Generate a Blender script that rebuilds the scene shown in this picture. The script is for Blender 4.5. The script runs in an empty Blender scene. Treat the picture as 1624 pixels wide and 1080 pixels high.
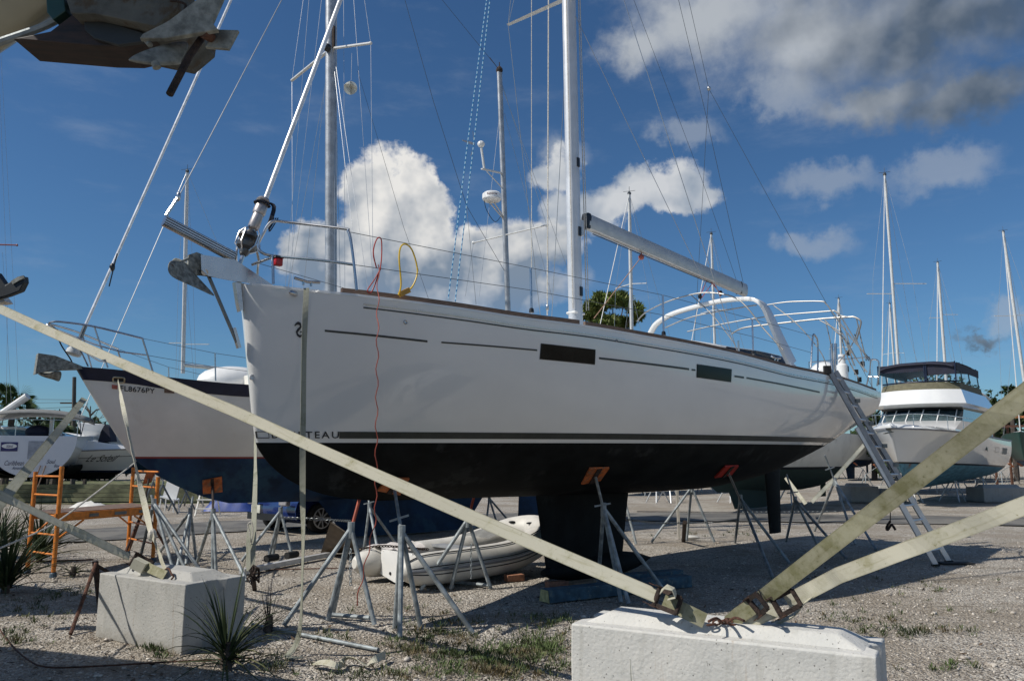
import bpy, bmesh, math, random
import numpy as np
from mathutils import Vector, Matrix
random.seed(7)
R = math.radians
C = bpy.context.scene.collection
# ------------------------------------------------------------------ camera, sun, sky
W0, H0, F0 = 1624.0, 1080.0, 1263.0
EYE = Vector((0, 0, 1.6)); PITCH = math.atan(188 / F0)
cd = bpy.data.cameras.new('camera'); cam = bpy.data.objects.new('camera', cd); C.objects.link(cam)
cam.location = EYE; cam.rotation_euler = (R(90) + PITCH, 0, 0)
cd.sensor_width = 36; cd.lens = F0 / W0 * 36; cd.clip_end = 3000; cd.clip_start = 0.05
bpy.context.scene.camera = cam
SUN_EL, SUN_AZ = 46.5, math.degrees(math.atan2(-.935, -.354))
sd = bpy.data.lights.new('sun', 'SUN'); so = bpy.data.objects.new('sun', sd); C.objects.link(so)
sd.energy = 4.7; sd.angle = R(.5); sd.color = (1, .95, .87)
sv = Vector((math.cos(R(SUN_EL)) * math.sin(R(SUN_AZ)), math.cos(R(SUN_EL)) * math.cos(R(SUN_AZ)), math.sin(R(SUN_EL))))
so.rotation_euler = (-sv).to_track_quat('-Z', 'Y').to_euler()
sc = bpy.context.scene
sc.view_settings.view_transform = 'Standard'; sc.view_settings.look = 'None'
sc.view_settings.exposure = -0.1; sc.view_settings.gamma = 1
def ray(px, py):
    v = Vector(((px - W0 / 2) / F0, 1.0, -(py - H0 / 2) / F0))
    c, s = math.cos(PITCH), math.sin(PITCH)
    return Vector((v.x, v.y * c - v.z * s, v.y * s + v.z * c))
def G(px, py, z=0.0):
    d = ray(px, py); t = (z - EYE.z) / d.z; return EYE + d * t
def D(px, py, y):
    d = ray(px, py); return EYE + d * (y / d.y)

world = bpy.data.worlds.new('World'); sc.world = world; world.use_nodes = True
NT = world.node_tree; NT.nodes.clear()
class NB:
    """small node-maths helper"""
    def __init__(s, nt): s.nt = nt
    def n(s, t, **k):
        x = s.nt.nodes.new(t)
        for a, b in k.items(): setattr(x, a, b)
        return x
    def put(s, sock, v):
        if isinstance(v, bpy.types.NodeSocket): s.nt.links.new(v, sock)
        else: sock.default_value = v
    def m(s, op, a, b=0.0, c=None, clamp=False):
        x = s.n('ShaderNodeMath', operation=op); x.use_clamp = clamp
        s.put(x.inputs[0], a); s.put(x.inputs[1], b)
        if c is not None: s.put(x.inputs[2], c)
        return x.outputs[0]
    def v(s, op, a, b=(0, 0, 0), sc=None):
        x = s.n('ShaderNodeVectorMath', operation=op); s.put(x.inputs[0], a)
        if op not in ('LENGTH', 'NORMALIZE', 'SCALE'): s.put(x.inputs[1], b)
        if sc is not None: s.put(x.inputs['Scale'], sc)
        return x.outputs['Value'] if op in ('LENGTH', 'DOT_PRODUCT', 'DISTANCE') else x.outputs[0]
    def noise(s, vec, scale, detail=4, rough=.55, dist=0.0):
        x = s.n('ShaderNodeTexNoise'); s.put(x.inputs['Vector'], vec); x.inputs['Scale'].default_value = scale
        x.inputs['Detail'].default_value = detail; x.inputs['Roughness'].default_value = rough; x.inputs['Distortion'].default_value = dist
        return x.outputs['Fac']
    def ss(s, x, a, b):
        k = s.n('ShaderNodeMapRange', interpolation_type='SMOOTHSTEP'); s.put(k.inputs['Value'], x)
        k.inputs['From Min'].default_value = a; k.inputs['From Max'].default_value = b; return k.outputs['Result']
    def mix(s, f, a, b, typ='MIX'):
        x = s.n('ShaderNodeMix', data_type='RGBA', blend_type=typ); s.put(x.inputs[0], f)
        for i, q in ((6, a), (7, b)):
            if isinstance(q, bpy.types.NodeSocket): s.nt.links.new(q, x.inputs[i])
            else: x.inputs[i].default_value = (*q, 1) if len(q) == 3 else q
        return x.outputs[2]
nb = NB(NT)
sky = nb.n('ShaderNodeTexSky', sky_type='NISHITA'); sky.sun_disc = False
sky.sun_elevation = R(SUN_EL); sky.sun_rotation = R(SUN_AZ) % (2 * math.pi)
sky.air_density = 1.0; sky.dust_density = 0.25; sky.ozone_density = 3.2; sky.altitude = 0
tc = nb.n('ShaderNodeTexCoord').outputs['Generated']
dirn = nb.v('NORMALIZE', tc)
# cumulus clouds: noisy billows placed by direction in the sky dome, lit from the sun side
n_big = nb.noise(dirn, 8, 9, .58); n_fine = nb.noise(dirn, 26, 7, .6)
n_s = nb.noise(dirn, 11, 4.5, .5); n_off = nb.noise(nb.v('ADD', dirn, (-.016, -.004, .016)), 11, 4.5, .5)
nz = nb.m('ADD', nb.m('MULTIPLY', nb.m('SUBTRACT', n_big, .5), 1.9), nb.m('MULTIPLY', nb.m('SUBTRACT', n_fine, .5), .5))
nz2 = nb.m('ADD', nb.m('MULTIPLY', nb.m('SUBTRACT', nb.noise(dirn, 15, 9, .62), .5), 2.6), nb.m('MULTIPLY', nb.m('SUBTRACT', n_fine, .5), .5))
# outlines come from a domain-warped direction, so the edges billow at every scale
def warped(scale, amp, detail):
    x = nb.n('ShaderNodeTexNoise'); NT.links.new(dirn, x.inputs['Vector']); x.inputs['Scale'].default_value = scale
    x.inputs['Detail'].default_value = detail; x.inputs['Roughness'].default_value = .62
    return nb.v('SCALE', nb.v('SUBTRACT', x.outputs['Color'], (.5, .5, .5)), sc=amp)
dw_ = nb.v('ADD', dirn, nb.v('ADD', warped(9, .115, 8), warped(34, .020, 5)))
dwl = nb.v('ADD', dirn, nb.v('ADD', warped(6.5, .15, 9), warped(30, .03, 5)))
front = nb.m('GREATER_THAN', nb.v('DOT_PRODUCT', dirn, (0, 1, 0)), .15)
def blobs(lst, dv, sm=.15):
    out = None
    for (px, py, rx, ry) in lst:
        c = ray(px, py); ln = c.length; c = c.normalized(); r = c.cross(Vector((0, 0, 1))).normalized(); u = r.cross(c).normalized(); k = ln * F0
        a = nb.m('MULTIPLY', nb.v('DOT_PRODUCT', dv, tuple(r)), k / rx); b = nb.m('MULTIPLY', nb.v('DOT_PRODUCT', dv, tuple(u)), k / ry)
        f = nb.m('SUBTRACT', 1.0, nb.m('SQRT', nb.m('ADD', nb.m('MULTIPLY', a, a), nb.m('MULTIPLY', b, b))))
        out = f if out is None else nb.m('SMOOTH_MAX', out, f, sm)
    return out
def layer(lst, soft, lo, dv, z_, amp):
    f = nb.m('ADD', blobs(lst, dv), nb.m('MULTIPLY', z_, amp)); return nb.m('MULTIPLY', nb.ss(f, lo, lo + soft), front), f
sepz = nb.n('ShaderNodeSeparateXYZ'); NT.links.new(dirn, sepz.inputs[0]); zz = sepz.outputs[2]
white = [(592, 292, 56, 54), (652, 292, 40, 52), (605, 350, 74, 68), (670, 350, 44, 56), (640, 425, 140, 76), (740, 395, 74, 46), (800, 405, 100, 56), (872, 392, 62, 44), (520, 385, 58, 46), (474, 415, 50, 38), (700, 455, 260, 50)]
mid = [(1030, 302, 92, 46), (1085, 328, 60, 36), (935, 335, 80, 52), (885, 272, 48, 40), (980, 330, 60, 36)]
faint = [(1086, 212, 56, 30), (1330, 290, 110, 36), (1305, 392, 60, 30), (1592, 486, 44, 24), (1510, 268, 110, 46), (905, 275, 60, 40), (1230, 150, 80, 40)]
grey = [(1110, 30, 190, 105), (1010, 70, 100, 60), (1290, 40, 230, 140), (1500, 30, 280, 110), (1400, 150, 190, 60), (1560, 150, 150, 56), (1556, 514, 44, 13)]
aw, fw = layer(white, .34, -.05, dw_, nz, .16); am, fm = layer(mid, .38, .0, dw_, nz2, .32)
af, ff = layer(faint, .8, .0, dwl, nz2, .5); ag, fg = layer(grey, .85, .0, dwl, nz2, .26)
rel = nb.m('MULTIPLY', nb.m('SUBTRACT', n_s, n_off), 3.6)
cw = nb.mix(nb.m('ADD', nb.m('MULTIPLY', nb.ss(zz, .18, .33), .78), nb.m('ADD', rel, nb.m('MULTIPLY', nb.ss(fw, .45, .0), .34)), clamp=True), (.28, .36, .47), (1.10, 1.08, 1.04))
cm = nb.mix(nb.m('ADD', .62, rel, clamp=True), (.33, .42, .54), (.88, .90, .92))
leftness = nb.ss(nb.m('ADD', nb.v('DOT_PRODUCT', dirn, (1, 0, 0)), nb.m('MULTIPLY', nz2, .05)), .20, .50)
cg = nb.mix(nb.m('ADD', nb.m('MULTIPLY', leftness, .92), nb.m('MULTIPLY', rel, -.45), clamp=True), (.66, .70, .74), (.125, .165, .215))
# loose fair-weather clouds over the rest of the dome, behind and beside the photographer
nb2 = nb.noise(dirn, 3.4, 7, .58)
back = nb.m('MULTIPLY', nb.ss(nb2, .55, .61), nb.ss(nb.v('DOT_PRODUCT', dirn, (0, 1, 0)), .1, -.25)); back = nb.m('MULTIPLY', back, nb.ss(zz, .0, .12))
STR = 0.070
skyc = nb.mix(1.0, sky.outputs[0], (.64, .965, 1.22), 'MULTIPLY')
def up(c): return nb.mix(1.0, c, (1 / STR * .80,) * 3, 'MULTIPLY')
col = nb.mix(nb.m('MULTIPLY', back, .85), skyc, up((.98, .98, .97)))
wisp = nb.m('MULTIPLY', nb.ss(nb.noise(nb.v('MULTIPLY', dirn, (2, 1, 7)), 3.5, 6, .62), .50, .85), .20)
col = nb.mix(wisp, col, up((.55, .63, .75)))
col = nb.mix(nb.m('MULTIPLY', ag, .86), col, up(cg))
col = nb.mix(nb.m('MULTIPLY', af, .48), col, up((.52, .58, .66)))
col = nb.mix(nb.m('MULTIPLY', am, .90), col, up(cm))
col = nb.mix(nb.m('MULTIPLY', aw, nb.m('ADD', .45, nb.m('MULTIPLY', nb.ss(zz, .155, .24), .53))), col, up(cw))
bg = nb.n('ShaderNodeBackground'); NT.links.new(col, bg.inputs[0]); bg.inputs[1].default_value = STR
wo = nb.n('ShaderNodeOutputWorld'); NT.links.new(bg.outputs[0], wo.inputs[0])

# ------------------------------------------------------------------ materials
MATS = {}
def M(name, col, rough=.5, metal=0.0, var=.12, vs=6.0, bump=0.0, bs=40.0, coat=0.0, col2=None, c2=(.5, .62), c2s=3.0, spec=.5, trans=0.0, emis=None, stretch=None):
    if name in MATS: return MATS[name]
    m = bpy.data.materials.new(name); m.use_nodes = True; nt = m.node_tree; b = nt.nodes['Principled BSDF']; q = NB(nt)
    co = q.n('ShaderNodeTexCoord').outputs['Object']
    if stretch: co = q.v('MULTIPLY', co, stretch)
    n1 = q.noise(co, vs, 5, .6)
    lo = tuple(max(0, c * (1 - var * 1.6)) for c in col); hi = tuple(min(1, c * (1 + var * 1.6)) for c in col)
    c = q.mix(q.ss(n1, .3, .7), lo, hi)
    if col2: c = q.mix(q.ss(q.noise(co, c2s, 7, .65), *c2), c, col2)
    nt.links.new(c, b.inputs['Base Color'])
    b.inputs['Metallic'].default_value = metal; b.inputs['Coat Weight'].default_value = coat
    b.inputs['Specular IOR Level'].default_value = spec
    nt.links.new(q.m('ADD', rough, q.m('MULTIPLY', q.m('SUBTRACT', n1, .5), .25 * (rough + .1)), clamp=True), b.inputs['Roughness'])
    if trans: b.inputs['Transmission Weight'].default_value = trans
    if bump:
        bn = q.n('ShaderNodeBump'); bn.inputs['Strength'].default_value = bump; bn.inputs['Distance'].default_value = .02
        nt.links.new(q.noise(co, bs, 5, .6), bn.inputs['Height']); nt.links.new(bn.outputs[0], b.inputs['Normal'])
    MATS[name] = m; return m
gel = M('white_gelcoat', (.755, .755, .735), .14, var=.02, vs=.8, coat=.8, bump=.10, bs=1.1)
gelold = M('weathered_gelcoat', (.70, .68, .62), .38, var=.05, vs=1.2, col2=(.45, .42, .36), c2=(.55, .8), c2s=2.2)
ketchg = M('old_white_gelcoat', (.80, .785, .73), .36, var=.04, vs=1.2, col2=(.62, .58, .50), c2=(.58, .85), c2s=1.6)
deckw = M('deck_white', (.72, .72, .70), .45, var=.04)
antif = M('black_antifouling', (.009, .010, .010), .75, var=.3, vs=3, spec=.15, col2=(.024, .026, .026), c2=(.56, .64), c2s=1.6, bump=.15, bs=60)
antib = M('blue_antifouling', (.009, .034, .085), .65, var=.25, vs=2.0, spec=.3, col2=(.02, .065, .12), c2s=1.2)
antil = M('pale_blue_antifouling', (.09, .22, .29), .8, var=.2, col2=(.16, .10, .08), c2=(.60, .70), c2s=1.6)
navy = M('navy_paint', (.012, .016, .04), .3, var=.1)
redp = M('red_paint', (.25, .025, .02), .5)
blk = M('black_plastic', (.012, .012, .013), .35)
glassd = M('dark_acrylic', (.006, .006, .005), .12, var=.3, spec=.22)
ss_ = M('stainless', (.52, .52, .52), .27, 1.0, var=.05)
alu = M('mast_aluminium', (.64, .65, .66), .38, .35, var=.06, vs=3)
aluw = M('painted_mast', (.66, .66, .64), .4, .1, var=.05)
alud = M('boom_grey_paint', (.50, .50, .49), .38, .3, var=.05)
galv = M('galvanised_pipe', (.27, .30, .31), .58, .3, var=.25, vs=9, col2=(.22, .15, .10), c2=(.66, .78), c2s=12, bump=.15)
galva = M('galvanised_anchor', (.23, .235, .21), .7, .3, var=.3, vs=22, col2=(.15, .10, .06), c2=(.60, .74), c2s=14, bump=.15, bs=120)
orange = M('orange_scaffold_paint', (.62, .20, .025), .5, var=.15, vs=12, col2=(.16, .06, .03), c2=(.64, .76), c2s=16)
orangep = M('orange_plywood_paint', (.46, .12, .03), .7, var=.25, vs=10, col2=(.22, .12, .07), c2=(.5, .62), c2s=14)
orod = M('red_screw_rod', (.38, .07, .03), .6, var=.2)
rust = M('rusty_steel', (.10, .045, .028), .85, .1, var=.35, vs=22, bump=.6, bs=70)
rustd = M('dark_rusty_iron', (.035, .022, .017), .85, .1, var=.4, vs=22, bump=.6, bs=70)
teak = M('weathered_teak', (.16, .105, .075), .7, var=.22, vs=18, stretch=(1, 1, 8))
woodm = M('raw_timber', (.36, .26, .17), .8, var=.2, vs=14, bump=.3)
woodd = M('dark_varnished_wood', (.10, .045, .02), .45, var=.3, vs=10, stretch=(1, 6, 6))
bluewood = M('faded_blue_timber', (.045, .10, .14), .8, var=.25, vs=8, bump=.4, col2=(.12, .16, .16), c2s=9)
yelwood = M('yellow_end_paint', (.50, .46, .22), .8, var=.15, vs=20)
ply = M('plywood_board', (.13, .10, .07), .8, var=.15)
rubber = M('black_rubber', (.014, .014, .014), .8)
tubew = M('white_inflatable_fabric', (.60, .58, .53), .5, var=.06, vs=5, col2=(.42, .38, .31), c2=(.6, .8), c2s=5)
tubeg = M('grey_rub_strake', (.16, .17, .19), .6)
canvasn = M('navy_canvas', (.010, .012, .028), .75, var=.2)
canvasg = M('grey_canvas', (.20, .20, .19), .85)
canvast = M('tan_canvas', (.36, .31, .18), .85)
cloth = M('white_cloth', (.62, .58, .55), .9, var=.08)
wire = M('rigging_wire', (.40, .41, .42), .35, .7, var=.05)
wired = M('dark_rigging_wire', (.07, .08, .09), .45, .3, var=.05)
ropew = M('white_rope', (.55, .52, .46), .85, var=.2, vs=60)
roper = M('red_power_cord', (.42, .035, .02), .5)
ropeo = M('orange_power_cord', (.30, .055, .03), .55)
ropey = M('yellow_power_cord', (.70, .45, .02), .45)
signr = M('red_lamp_lens', (.45, .012, .012), .2)
greenc = M('green_hull_paint', (.015, .06, .05), .4)
txt = M('lettering_black', (.02, .022, .025), .5)
stripe = M('dark_grey_stripe', (.035, .042, .042), .35, var=.05)
stripeb = M('boot_stripe_bronze', (.030, .036, .033), .35, var=.15)

def strapmat(name, c, c2, blot=(.52, .70)):
    if name in MATS: return MATS[name]
    m = bpy.data.materials.new(name); m.use_nodes = True; nt = m.node_tree; b = nt.nodes['Principled BSDF']; q = NB(nt)
    uv = q.n('ShaderNodeTexCoord').outputs['UV']; co = q.n('ShaderNodeTexCoord').outputs['Object']
    sp = q.n('ShaderNodeSeparateXYZ'); nt.links.new(uv, sp.inputs[0])
    a = q.m('SINE', q.m('MULTIPLY', q.m('ADD', sp.outputs[0], sp.outputs[1]), 6.2832 / .006))
    e = q.m('SINE', q.m('MULTIPLY', q.m('SUBTRACT', sp.outputs[0], sp.outputs[1]), 6.2832 / .006))
    wv = q.m('MULTIPLY', q.m('ADD', a, e), .5)
    col = q.mix(q.ss(q.noise(co, 5, 8, .72), *blot), c, c2)
    col = q.mix(q.m('ADD', .5, q.m('MULTIPLY', wv, .5)), q.mix(1.0, col, (.78, .78, .76), 'MULTIPLY'), col)
    col = q.mix(q.ss(q.noise(co, 40, 5, .7), .60, .72), col, q.mix(1.0, col, (.62, .60, .5), 'MULTIPLY'))
    ed = q.m('ABSOLUTE', sp.outputs[1]); col = q.mix(q.m('MULTIPLY', q.ss(ed, .036, .044), .45), col, (.20, .19, .12)); col = q.mix(q.m('MULTIPLY', q.ss(q.noise(q.v('MULTIPLY', uv, (1.1, 14, 1)), 2.5, 6, .65), .52, .68), .5), col, q.mix(1.0, c2 and col, (.66, .64, .50), 'MULTIPLY'))
    nt.links.new(col, b.inputs['Base Color']); b.inputs['Roughness'].default_value = .85; b.inputs['Specular IOR Level'].default_value = .2
    bn = q.n('ShaderNodeBump'); bn.inputs['Strength'].default_value = .5; bn.inputs['Distance'].default_value = .002
    nt.links.new(wv, bn.inputs['Height']); nt.links.new(bn.outputs[0], b.inputs['Normal'])
    MATS[name] = m; return m
strap_w = strapmat('webbing_white', (.58, .555, .45), (.42, .40, .27))
strap_y = strapmat('webbing_algae', (.38, .365, .26), (.215, .21, .11), (.40, .66))
strap_g = strapmat('webbing_grey', (.37, .37, .30), (.25, .26, .19))

def concmat(k=1.0, nm='cast_concrete'):
    m = bpy.data.materials.new(nm); m.use_nodes = True; nt = m.node_tree; b = nt.nodes['Principled BSDF']; q = NB(nt)
    co = q.n('ShaderNodeTexCoord').outputs['Object']
    n1 = q.noise(co, 3, 6, .6); n2 = q.noise(co, 38, 5, .7); n3 = q.noise(co, 9, 6, .7)
    c = q.mix(q.ss(n1, .3, .7), (.60, .60, .58), (.70, .69, .66))
    c = q.mix(q.m('MULTIPLY', q.ss(n3, .56, .72), .6), c, (.44, .44, .42))
    c = q.mix(q.ss(n2, .66, .72), c, (.20, .20, .19))
    st = q.noise(q.v('MULTIPLY', co, (7, 7, 1.1)), 2.2, 5, .6)
    c = q.mix(q.m('MULTIPLY', q.ss(st, .52, .72), .35), c, (.42, .41, .37))
    sz = q.n('ShaderNodeSeparateXYZ'); nt.links.new(co, sz.inputs[0])
    grime = q.m('MULTIPLY', q.ss(q.m('ADD', sz.outputs[2], q.m('MULTIPLY', n3, .25)), .24, .10), .55); c = q.mix(grime, c, (.33, .30, .25))
    pits = q.n('ShaderNodeTexVoronoi'); nt.links.new(co, pits.inputs['Vector']); pits.inputs['Scale'].default_value = 26; c = q.mix(q.ss(pits.outputs['Distance'], .14, .07), c, (.17, .165, .155))
    rs_ = q.m('MULTIPLY', q.ss(q.noise(q.v('MULTIPLY', co, (9, 9, .9)), 1.3, 4, .6), .63, .75), .55); c = q.mix(rs_, c, (.36, .24, .14))
    c = q.mix(1.0, c, (k, k * .99, k * .96), 'MULTIPLY')
    nt.links.new(c, b.inputs['Base Color']); b.inputs['Roughness'].default_value = .9
    vo = q.n('ShaderNodeTexVoronoi', feature='SMOOTH_F1'); nt.links.new(co, vo.inputs['Vector']); vo.inputs['Scale'].default_value = 55
    h = q.m('ADD', q.m('MULTIPLY', n2, 1.2), q.m('ADD', n3, q.m('MULTIPLY', vo.outputs['Distance'], .7)))
    bn = q.n('ShaderNodeBump'); bn.inputs['Strength'].default_value = .5; bn.inputs['Distance'].default_value = .006
    nt.links.new(h, bn.inputs['Height']); nt.links.new(bn.outputs[0], b.inputs['Normal'])
    return m
conc = concmat(.86); concd = concmat(.62, 'weathered_concrete'); concf = concmat(.5, 'far_concrete')

# ------------------------------------------------------------------ mesh helpers (world coordinates in, object-local out)
class MB:
    def __init__(s): s.v = []; s.f = []; s.uv = {}
    def add(s, vs, fs):
        o = len(s.v); s.v += [Vector(x) for x in vs]; s.f += [tuple(o + i for i in f) for f in fs]; return s
    def loft(s, rings, close=True, caps=True):
        n = len(rings[0]); vs = [p for r in rings for p in r]; fs = []
        for i in range(len(rings) - 1):
            for j in range(n if close else n - 1):
                k = (j + 1) % n; fs.append((i * n + j, i * n + k, (i + 1) * n + k, (i + 1) * n + j))
        if caps and close:
            fs.append(tuple(range(n - 1, -1, -1))); fs.append(tuple((len(rings) - 1) * n + j for j in range(n)))
        return s.add(vs, fs)
    def tube(s, pts, r, seg=8, r2=None, sq=1.0, upv=None, caps=True):
        pts = [Vector(p) for p in pts]
        pts = [p for i, p in enumerate(pts) if i == 0 or (p - pts[i - 1]).length > 1e-6]
        if len(pts) < 2: return s
        rings = []; prev = None
        for i, p in enumerate(pts):
            d = (pts[min(i + 1, len(pts) - 1)] - pts[max(i - 1, 0)]).normalized()
            if prev is None:
                u = Vector(upv) if upv else (Vector((0, 0, 1)) if abs(d.z) < .9 else Vector((1, 0, 0)))
            else: u = prev
            a = (u - d * u.dot(d))
            if a.length < 1e-6: a = d.orthogonal()
            a.normalize(); b = d.cross(a); prev = a
            t = i / (len(pts) - 1); rr = r if r2 is None else r + (r2 - r) * t
            if isinstance(r, (list, tuple)): rr = r[i]
            rings.append([p + a * math.cos(2 * math.pi * j / seg) * rr + b * math.sin(2 * math.pi * j / seg) * rr * sq for j in range(seg)])
        return s.loft(rings, True, caps)
    def box(s, c, size, rot=None, mat=None):
        x, y, z = (q / 2 for q in size); c = Vector(c); m = rot if rot is not None else Matrix.Identity(3)
        vs = [c + m @ Vector((sx * x, sy * y, sz * z)) for sz in (-1, 1) for sx, sy in ((-1, -1), (1, -1), (1, 1), (-1, 1))]
        return s.add(vs, [(0, 3, 2, 1), (4, 5, 6, 7), (0, 1, 5, 4), (1, 2, 6, 5), (2, 3, 7, 6), (3, 0, 4, 7)])
    def bar(s, a, b, w, h, up=(0, 0, 1)):
        a = Vector(a); b = Vector(b); d = (b - a).normalized(); u = Vector(up); sd_ = d.cross(u)
        if sd_.length < 1e-5: sd_ = d.orthogonal()
        sd_.normalize(); u = sd_.cross(d)
        return s.loft([[p + sd_ * sx * w / 2 + u * sz * h / 2 for sx, sz in ((-1, -1), (1, -1), (1, 1), (-1, 1))] for p in (a, b)])
    def prism(s, poly, nrm):
        """closed polygon (world points) extruded along nrm"""
        n = len(poly); nrm = Vector(nrm); poly = [Vector(p) for p in poly]
        return s.add(poly + [p + nrm for p in poly], [tuple(range(n))] + [tuple(range(2 * n - 1, n - 1, -1))] + [(i, i + n, (i + 1) % n + n, (i + 1) % n) for i in range(n)])
    def sphere(s, c, r, su=12, sv_=8, sc=(1, 1, 1), rot=None):
        c = Vector(c); m = rot if rot is not None else Matrix.Identity(3); rings = []
        for i in range(sv_ + 1):
            a = math.pi * i / sv_; rr = max(math.sin(a), 1e-3)
            rings.append([c + m @ Vector((r * rr * math.cos(2 * math.pi * j / su) * sc[0], r * rr * math.sin(2 * math.pi * j / su) * sc[1], r * math.cos(a) * sc[2])) for j in range(su)])
        return s.loft(rings)
    def lathe(s, a, d, prof, seg=20, caps=True):
        a = Vector(a); d = Vector(d).normalized(); u = d.orthogonal().normalized(); w = d.cross(u)
        return s.loft([[a + d * h + (u * math.cos(2 * math.pi * j / seg) + w * math.sin(2 * math.pi * j / seg)) * max(r, 1e-4) for j in range(seg)] for h, r in prof], True, caps)
    def build(s, name, mat, parent=None, smooth=True, loc=None, bevel=0, ang=35, solid=0):
        base = Vector((0, 0, 0))
        if parent is not None:
            q = parent
            while q is not None: base += q.location; q = q.parent
        elif loc is not None: base = Vector(loc)
        me = bpy.data.meshes.new(name); me.from_pydata([tuple(p - base) for p in s.v], [], s.f)
        bm = bmesh.new(); bm.from_mesh(me); bmesh.ops.recalc_face_normals(bm, faces=bm.faces); bm.to_mesh(me); bm.free()
        if mat: me.materials.append(mat)
        if smooth:
            me.polygons.foreach_set('use_smooth', [True] * len(me.polygons))
            try: me.set_sharp_from_angle(angle=R(ang))
            except Exception: pass
        me.update()
        o = bpy.data.objects.new(name, me); C.objects.link(o)
        if parent is not None: o.parent = parent
        else: o.location = base
        if bevel:
            bv = o.modifiers.new('bevel', 'BEVEL'); bv.width = bevel; bv.segments = 2; bv.limit_method = 'ANGLE'; bv.angle_limit = R(40)
        if solid:
            sm = o.modifiers.new('solid', 'SOLIDIFY'); sm.thickness = solid; sm.offset = 0
        return o
def tag(o, label=None, cat=None, group=None, kind=None):
    if label: o['label'] = label
    if cat: o['category'] = cat
    if group: o['group'] = group
    if kind: o['kind'] = kind
    return o
def thing(name, label, cat, loc, group=None):
    o = bpy.data.objects.new(name, None); C.objects.link(o); o.location = loc; o.empty_display_size = .2
    return tag(o, label, cat, group)
def struct(name, mb, m, loc=(0, 0, 0), **k): return tag(mb.build(name, m, None, loc=loc, **k), kind='structure')
def interp(tab, x):
    """monotone-ish smooth interpolation through (x, v) pairs"""
    if x <= tab[0][0]: return tab[0][1]
    if x >= tab[-1][0]: return tab[-1][1]
    for i in range(len(tab) - 1):
        if tab[i][0] <= x <= tab[i + 1][0]:
            x0, y0 = tab[i]; x1, y1 = tab[i + 1]; h = x1 - x0
            def sl(a, b): return (b[1] - a[1]) / (b[0] - a[0])
            d = sl(tab[i], tab[i + 1])
            def tang(k):
                if k == 0: return sl(tab[0], tab[1])
                if k == len(tab) - 1: return sl(tab[-2], tab[-1])
                a, b = sl(tab[k - 1], tab[k]), sl(tab[k], tab[k + 1])
                return 0 if a * b <= 0 else 2 * a * b / (a + b)
            m0, m1 = tang(i), tang(i + 1); t = (x - x0) / h
            return (2*t**3-3*t*t+1)*y0 + (t**3-2*t*t+t)*h*m0 + (-2*t**3+3*t*t)*y1 + (t**3-t*t)*h*m1
def smooth_path(pts, n=8):
    """Catmull-Rom through points"""
    pts = [Vector(p) for p in pts]; out = []
    for i in range(len(pts) - 1):
        p0 = pts[max(i - 1, 0)]; p1 = pts[i]; p2 = pts[i + 1]; p3 = pts[min(i + 2, len(pts) - 1)]
        for k in range(n):
            t = k / n
            out.append(.5 * ((2 * p1) + (p2 - p0) * t + (2*p0 - 5*p1 + 4*p2 - p3) * t*t + (-p0 + 3*p1 - 3*p2 + p3) * t**3))
    out.append(pts[-1]); return out
def ribbon(name, pts, w, m, parent=None, wid=None, th=.004, loc=None, wv=None):
    """flat webbing strap along pts with UVs in metres; wv(i) gives the width direction"""
    pts = [Vector(p) for p in pts]; V = []; F = []; U = []; dist = 0
    for i, p in enumerate(pts):
        d = (pts[min(i + 1, len(pts) - 1)] - pts[max(i - 1, 0)]).normalized()
        if i: dist += (p - pts[i - 1]).length
        a = wv(i, d) if callable(wv) else (Vector(wv) if wv is not None else Vector((0, 0, 1)))
        a = (a - d * a.dot(d)).normalized(); n = d.cross(a)
        ww = w if not callable(w) else w(i)
        for sx, sn in ((-1, -1), (1, -1), (1, 1), (-1, 1)):
            V.append(p + a * sx * ww / 2 + n * sn * th / 2); U.append((dist, sx * ww / 2))
    for i in range(len(pts) - 1):
        for j in range(4):
            k = (j + 1) % 4; F.append((i*4+j, i*4+k, i*4+4+k, i*4+4+j))
    F += [(3, 2, 1, 0), tuple(len(V) - 4 + j for j in range(4))]
    mb = MB(); mb.add(V, F); o = mb.build(name, m, parent, smooth=False, loc=loc if loc is not None else pts[0])
    uvl = o.data.uv_layers.new(name='UVMap')
    for lp in o.data.loops: uvl.data[lp.index].uv = U[lp.vertex_index]
    return o
def textmesh(s, size=1.0, bold=False, spacing=1.0, shear=0.0):
    cu = bpy.data.curves.new('t', 'FONT'); cu.body = s; cu.size = size; cu.space_character = spacing; cu.shear = shear
    cu.resolution_u = 3
    if bold: cu.offset = .012 * size
    o = bpy.data.objects.new('t', cu); C.objects.link(o)
    dg = bpy.context.evaluated_depsgraph_get(); me = bpy.data.meshes.new_from_object(o.evaluated_get(dg))
    vs = [v.co.copy() for v in me.vertices]; fs = [tuple(p.vertices) for p in me.polygons]
    C.objects.unlink(o); bpy.data.objects.remove(o); bpy.data.curves.remove(cu); bpy.data.meshes.remove(me)
    return vs, fs
def lettering(name, s, m, parent, mapf, **k):
    """text whose glyph outline (u across 0..1, v up) is mapped onto a surface by mapf"""
    vs, fs = textmesh(s, **k)
    if not vs: return None
    x0 = min(v.x for v in vs); x1 = max(v.x for v in vs); y0 = min(v.y for v in vs); y1 = max(v.y for v in vs)
    mb = MB(); mb.add([mapf((v.x - x0) / (x1 - x0), (v.y - y0) / (y1 - y0)) for v in vs], fs)
    return mb.build(name, m, parent, smooth=False)

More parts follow.
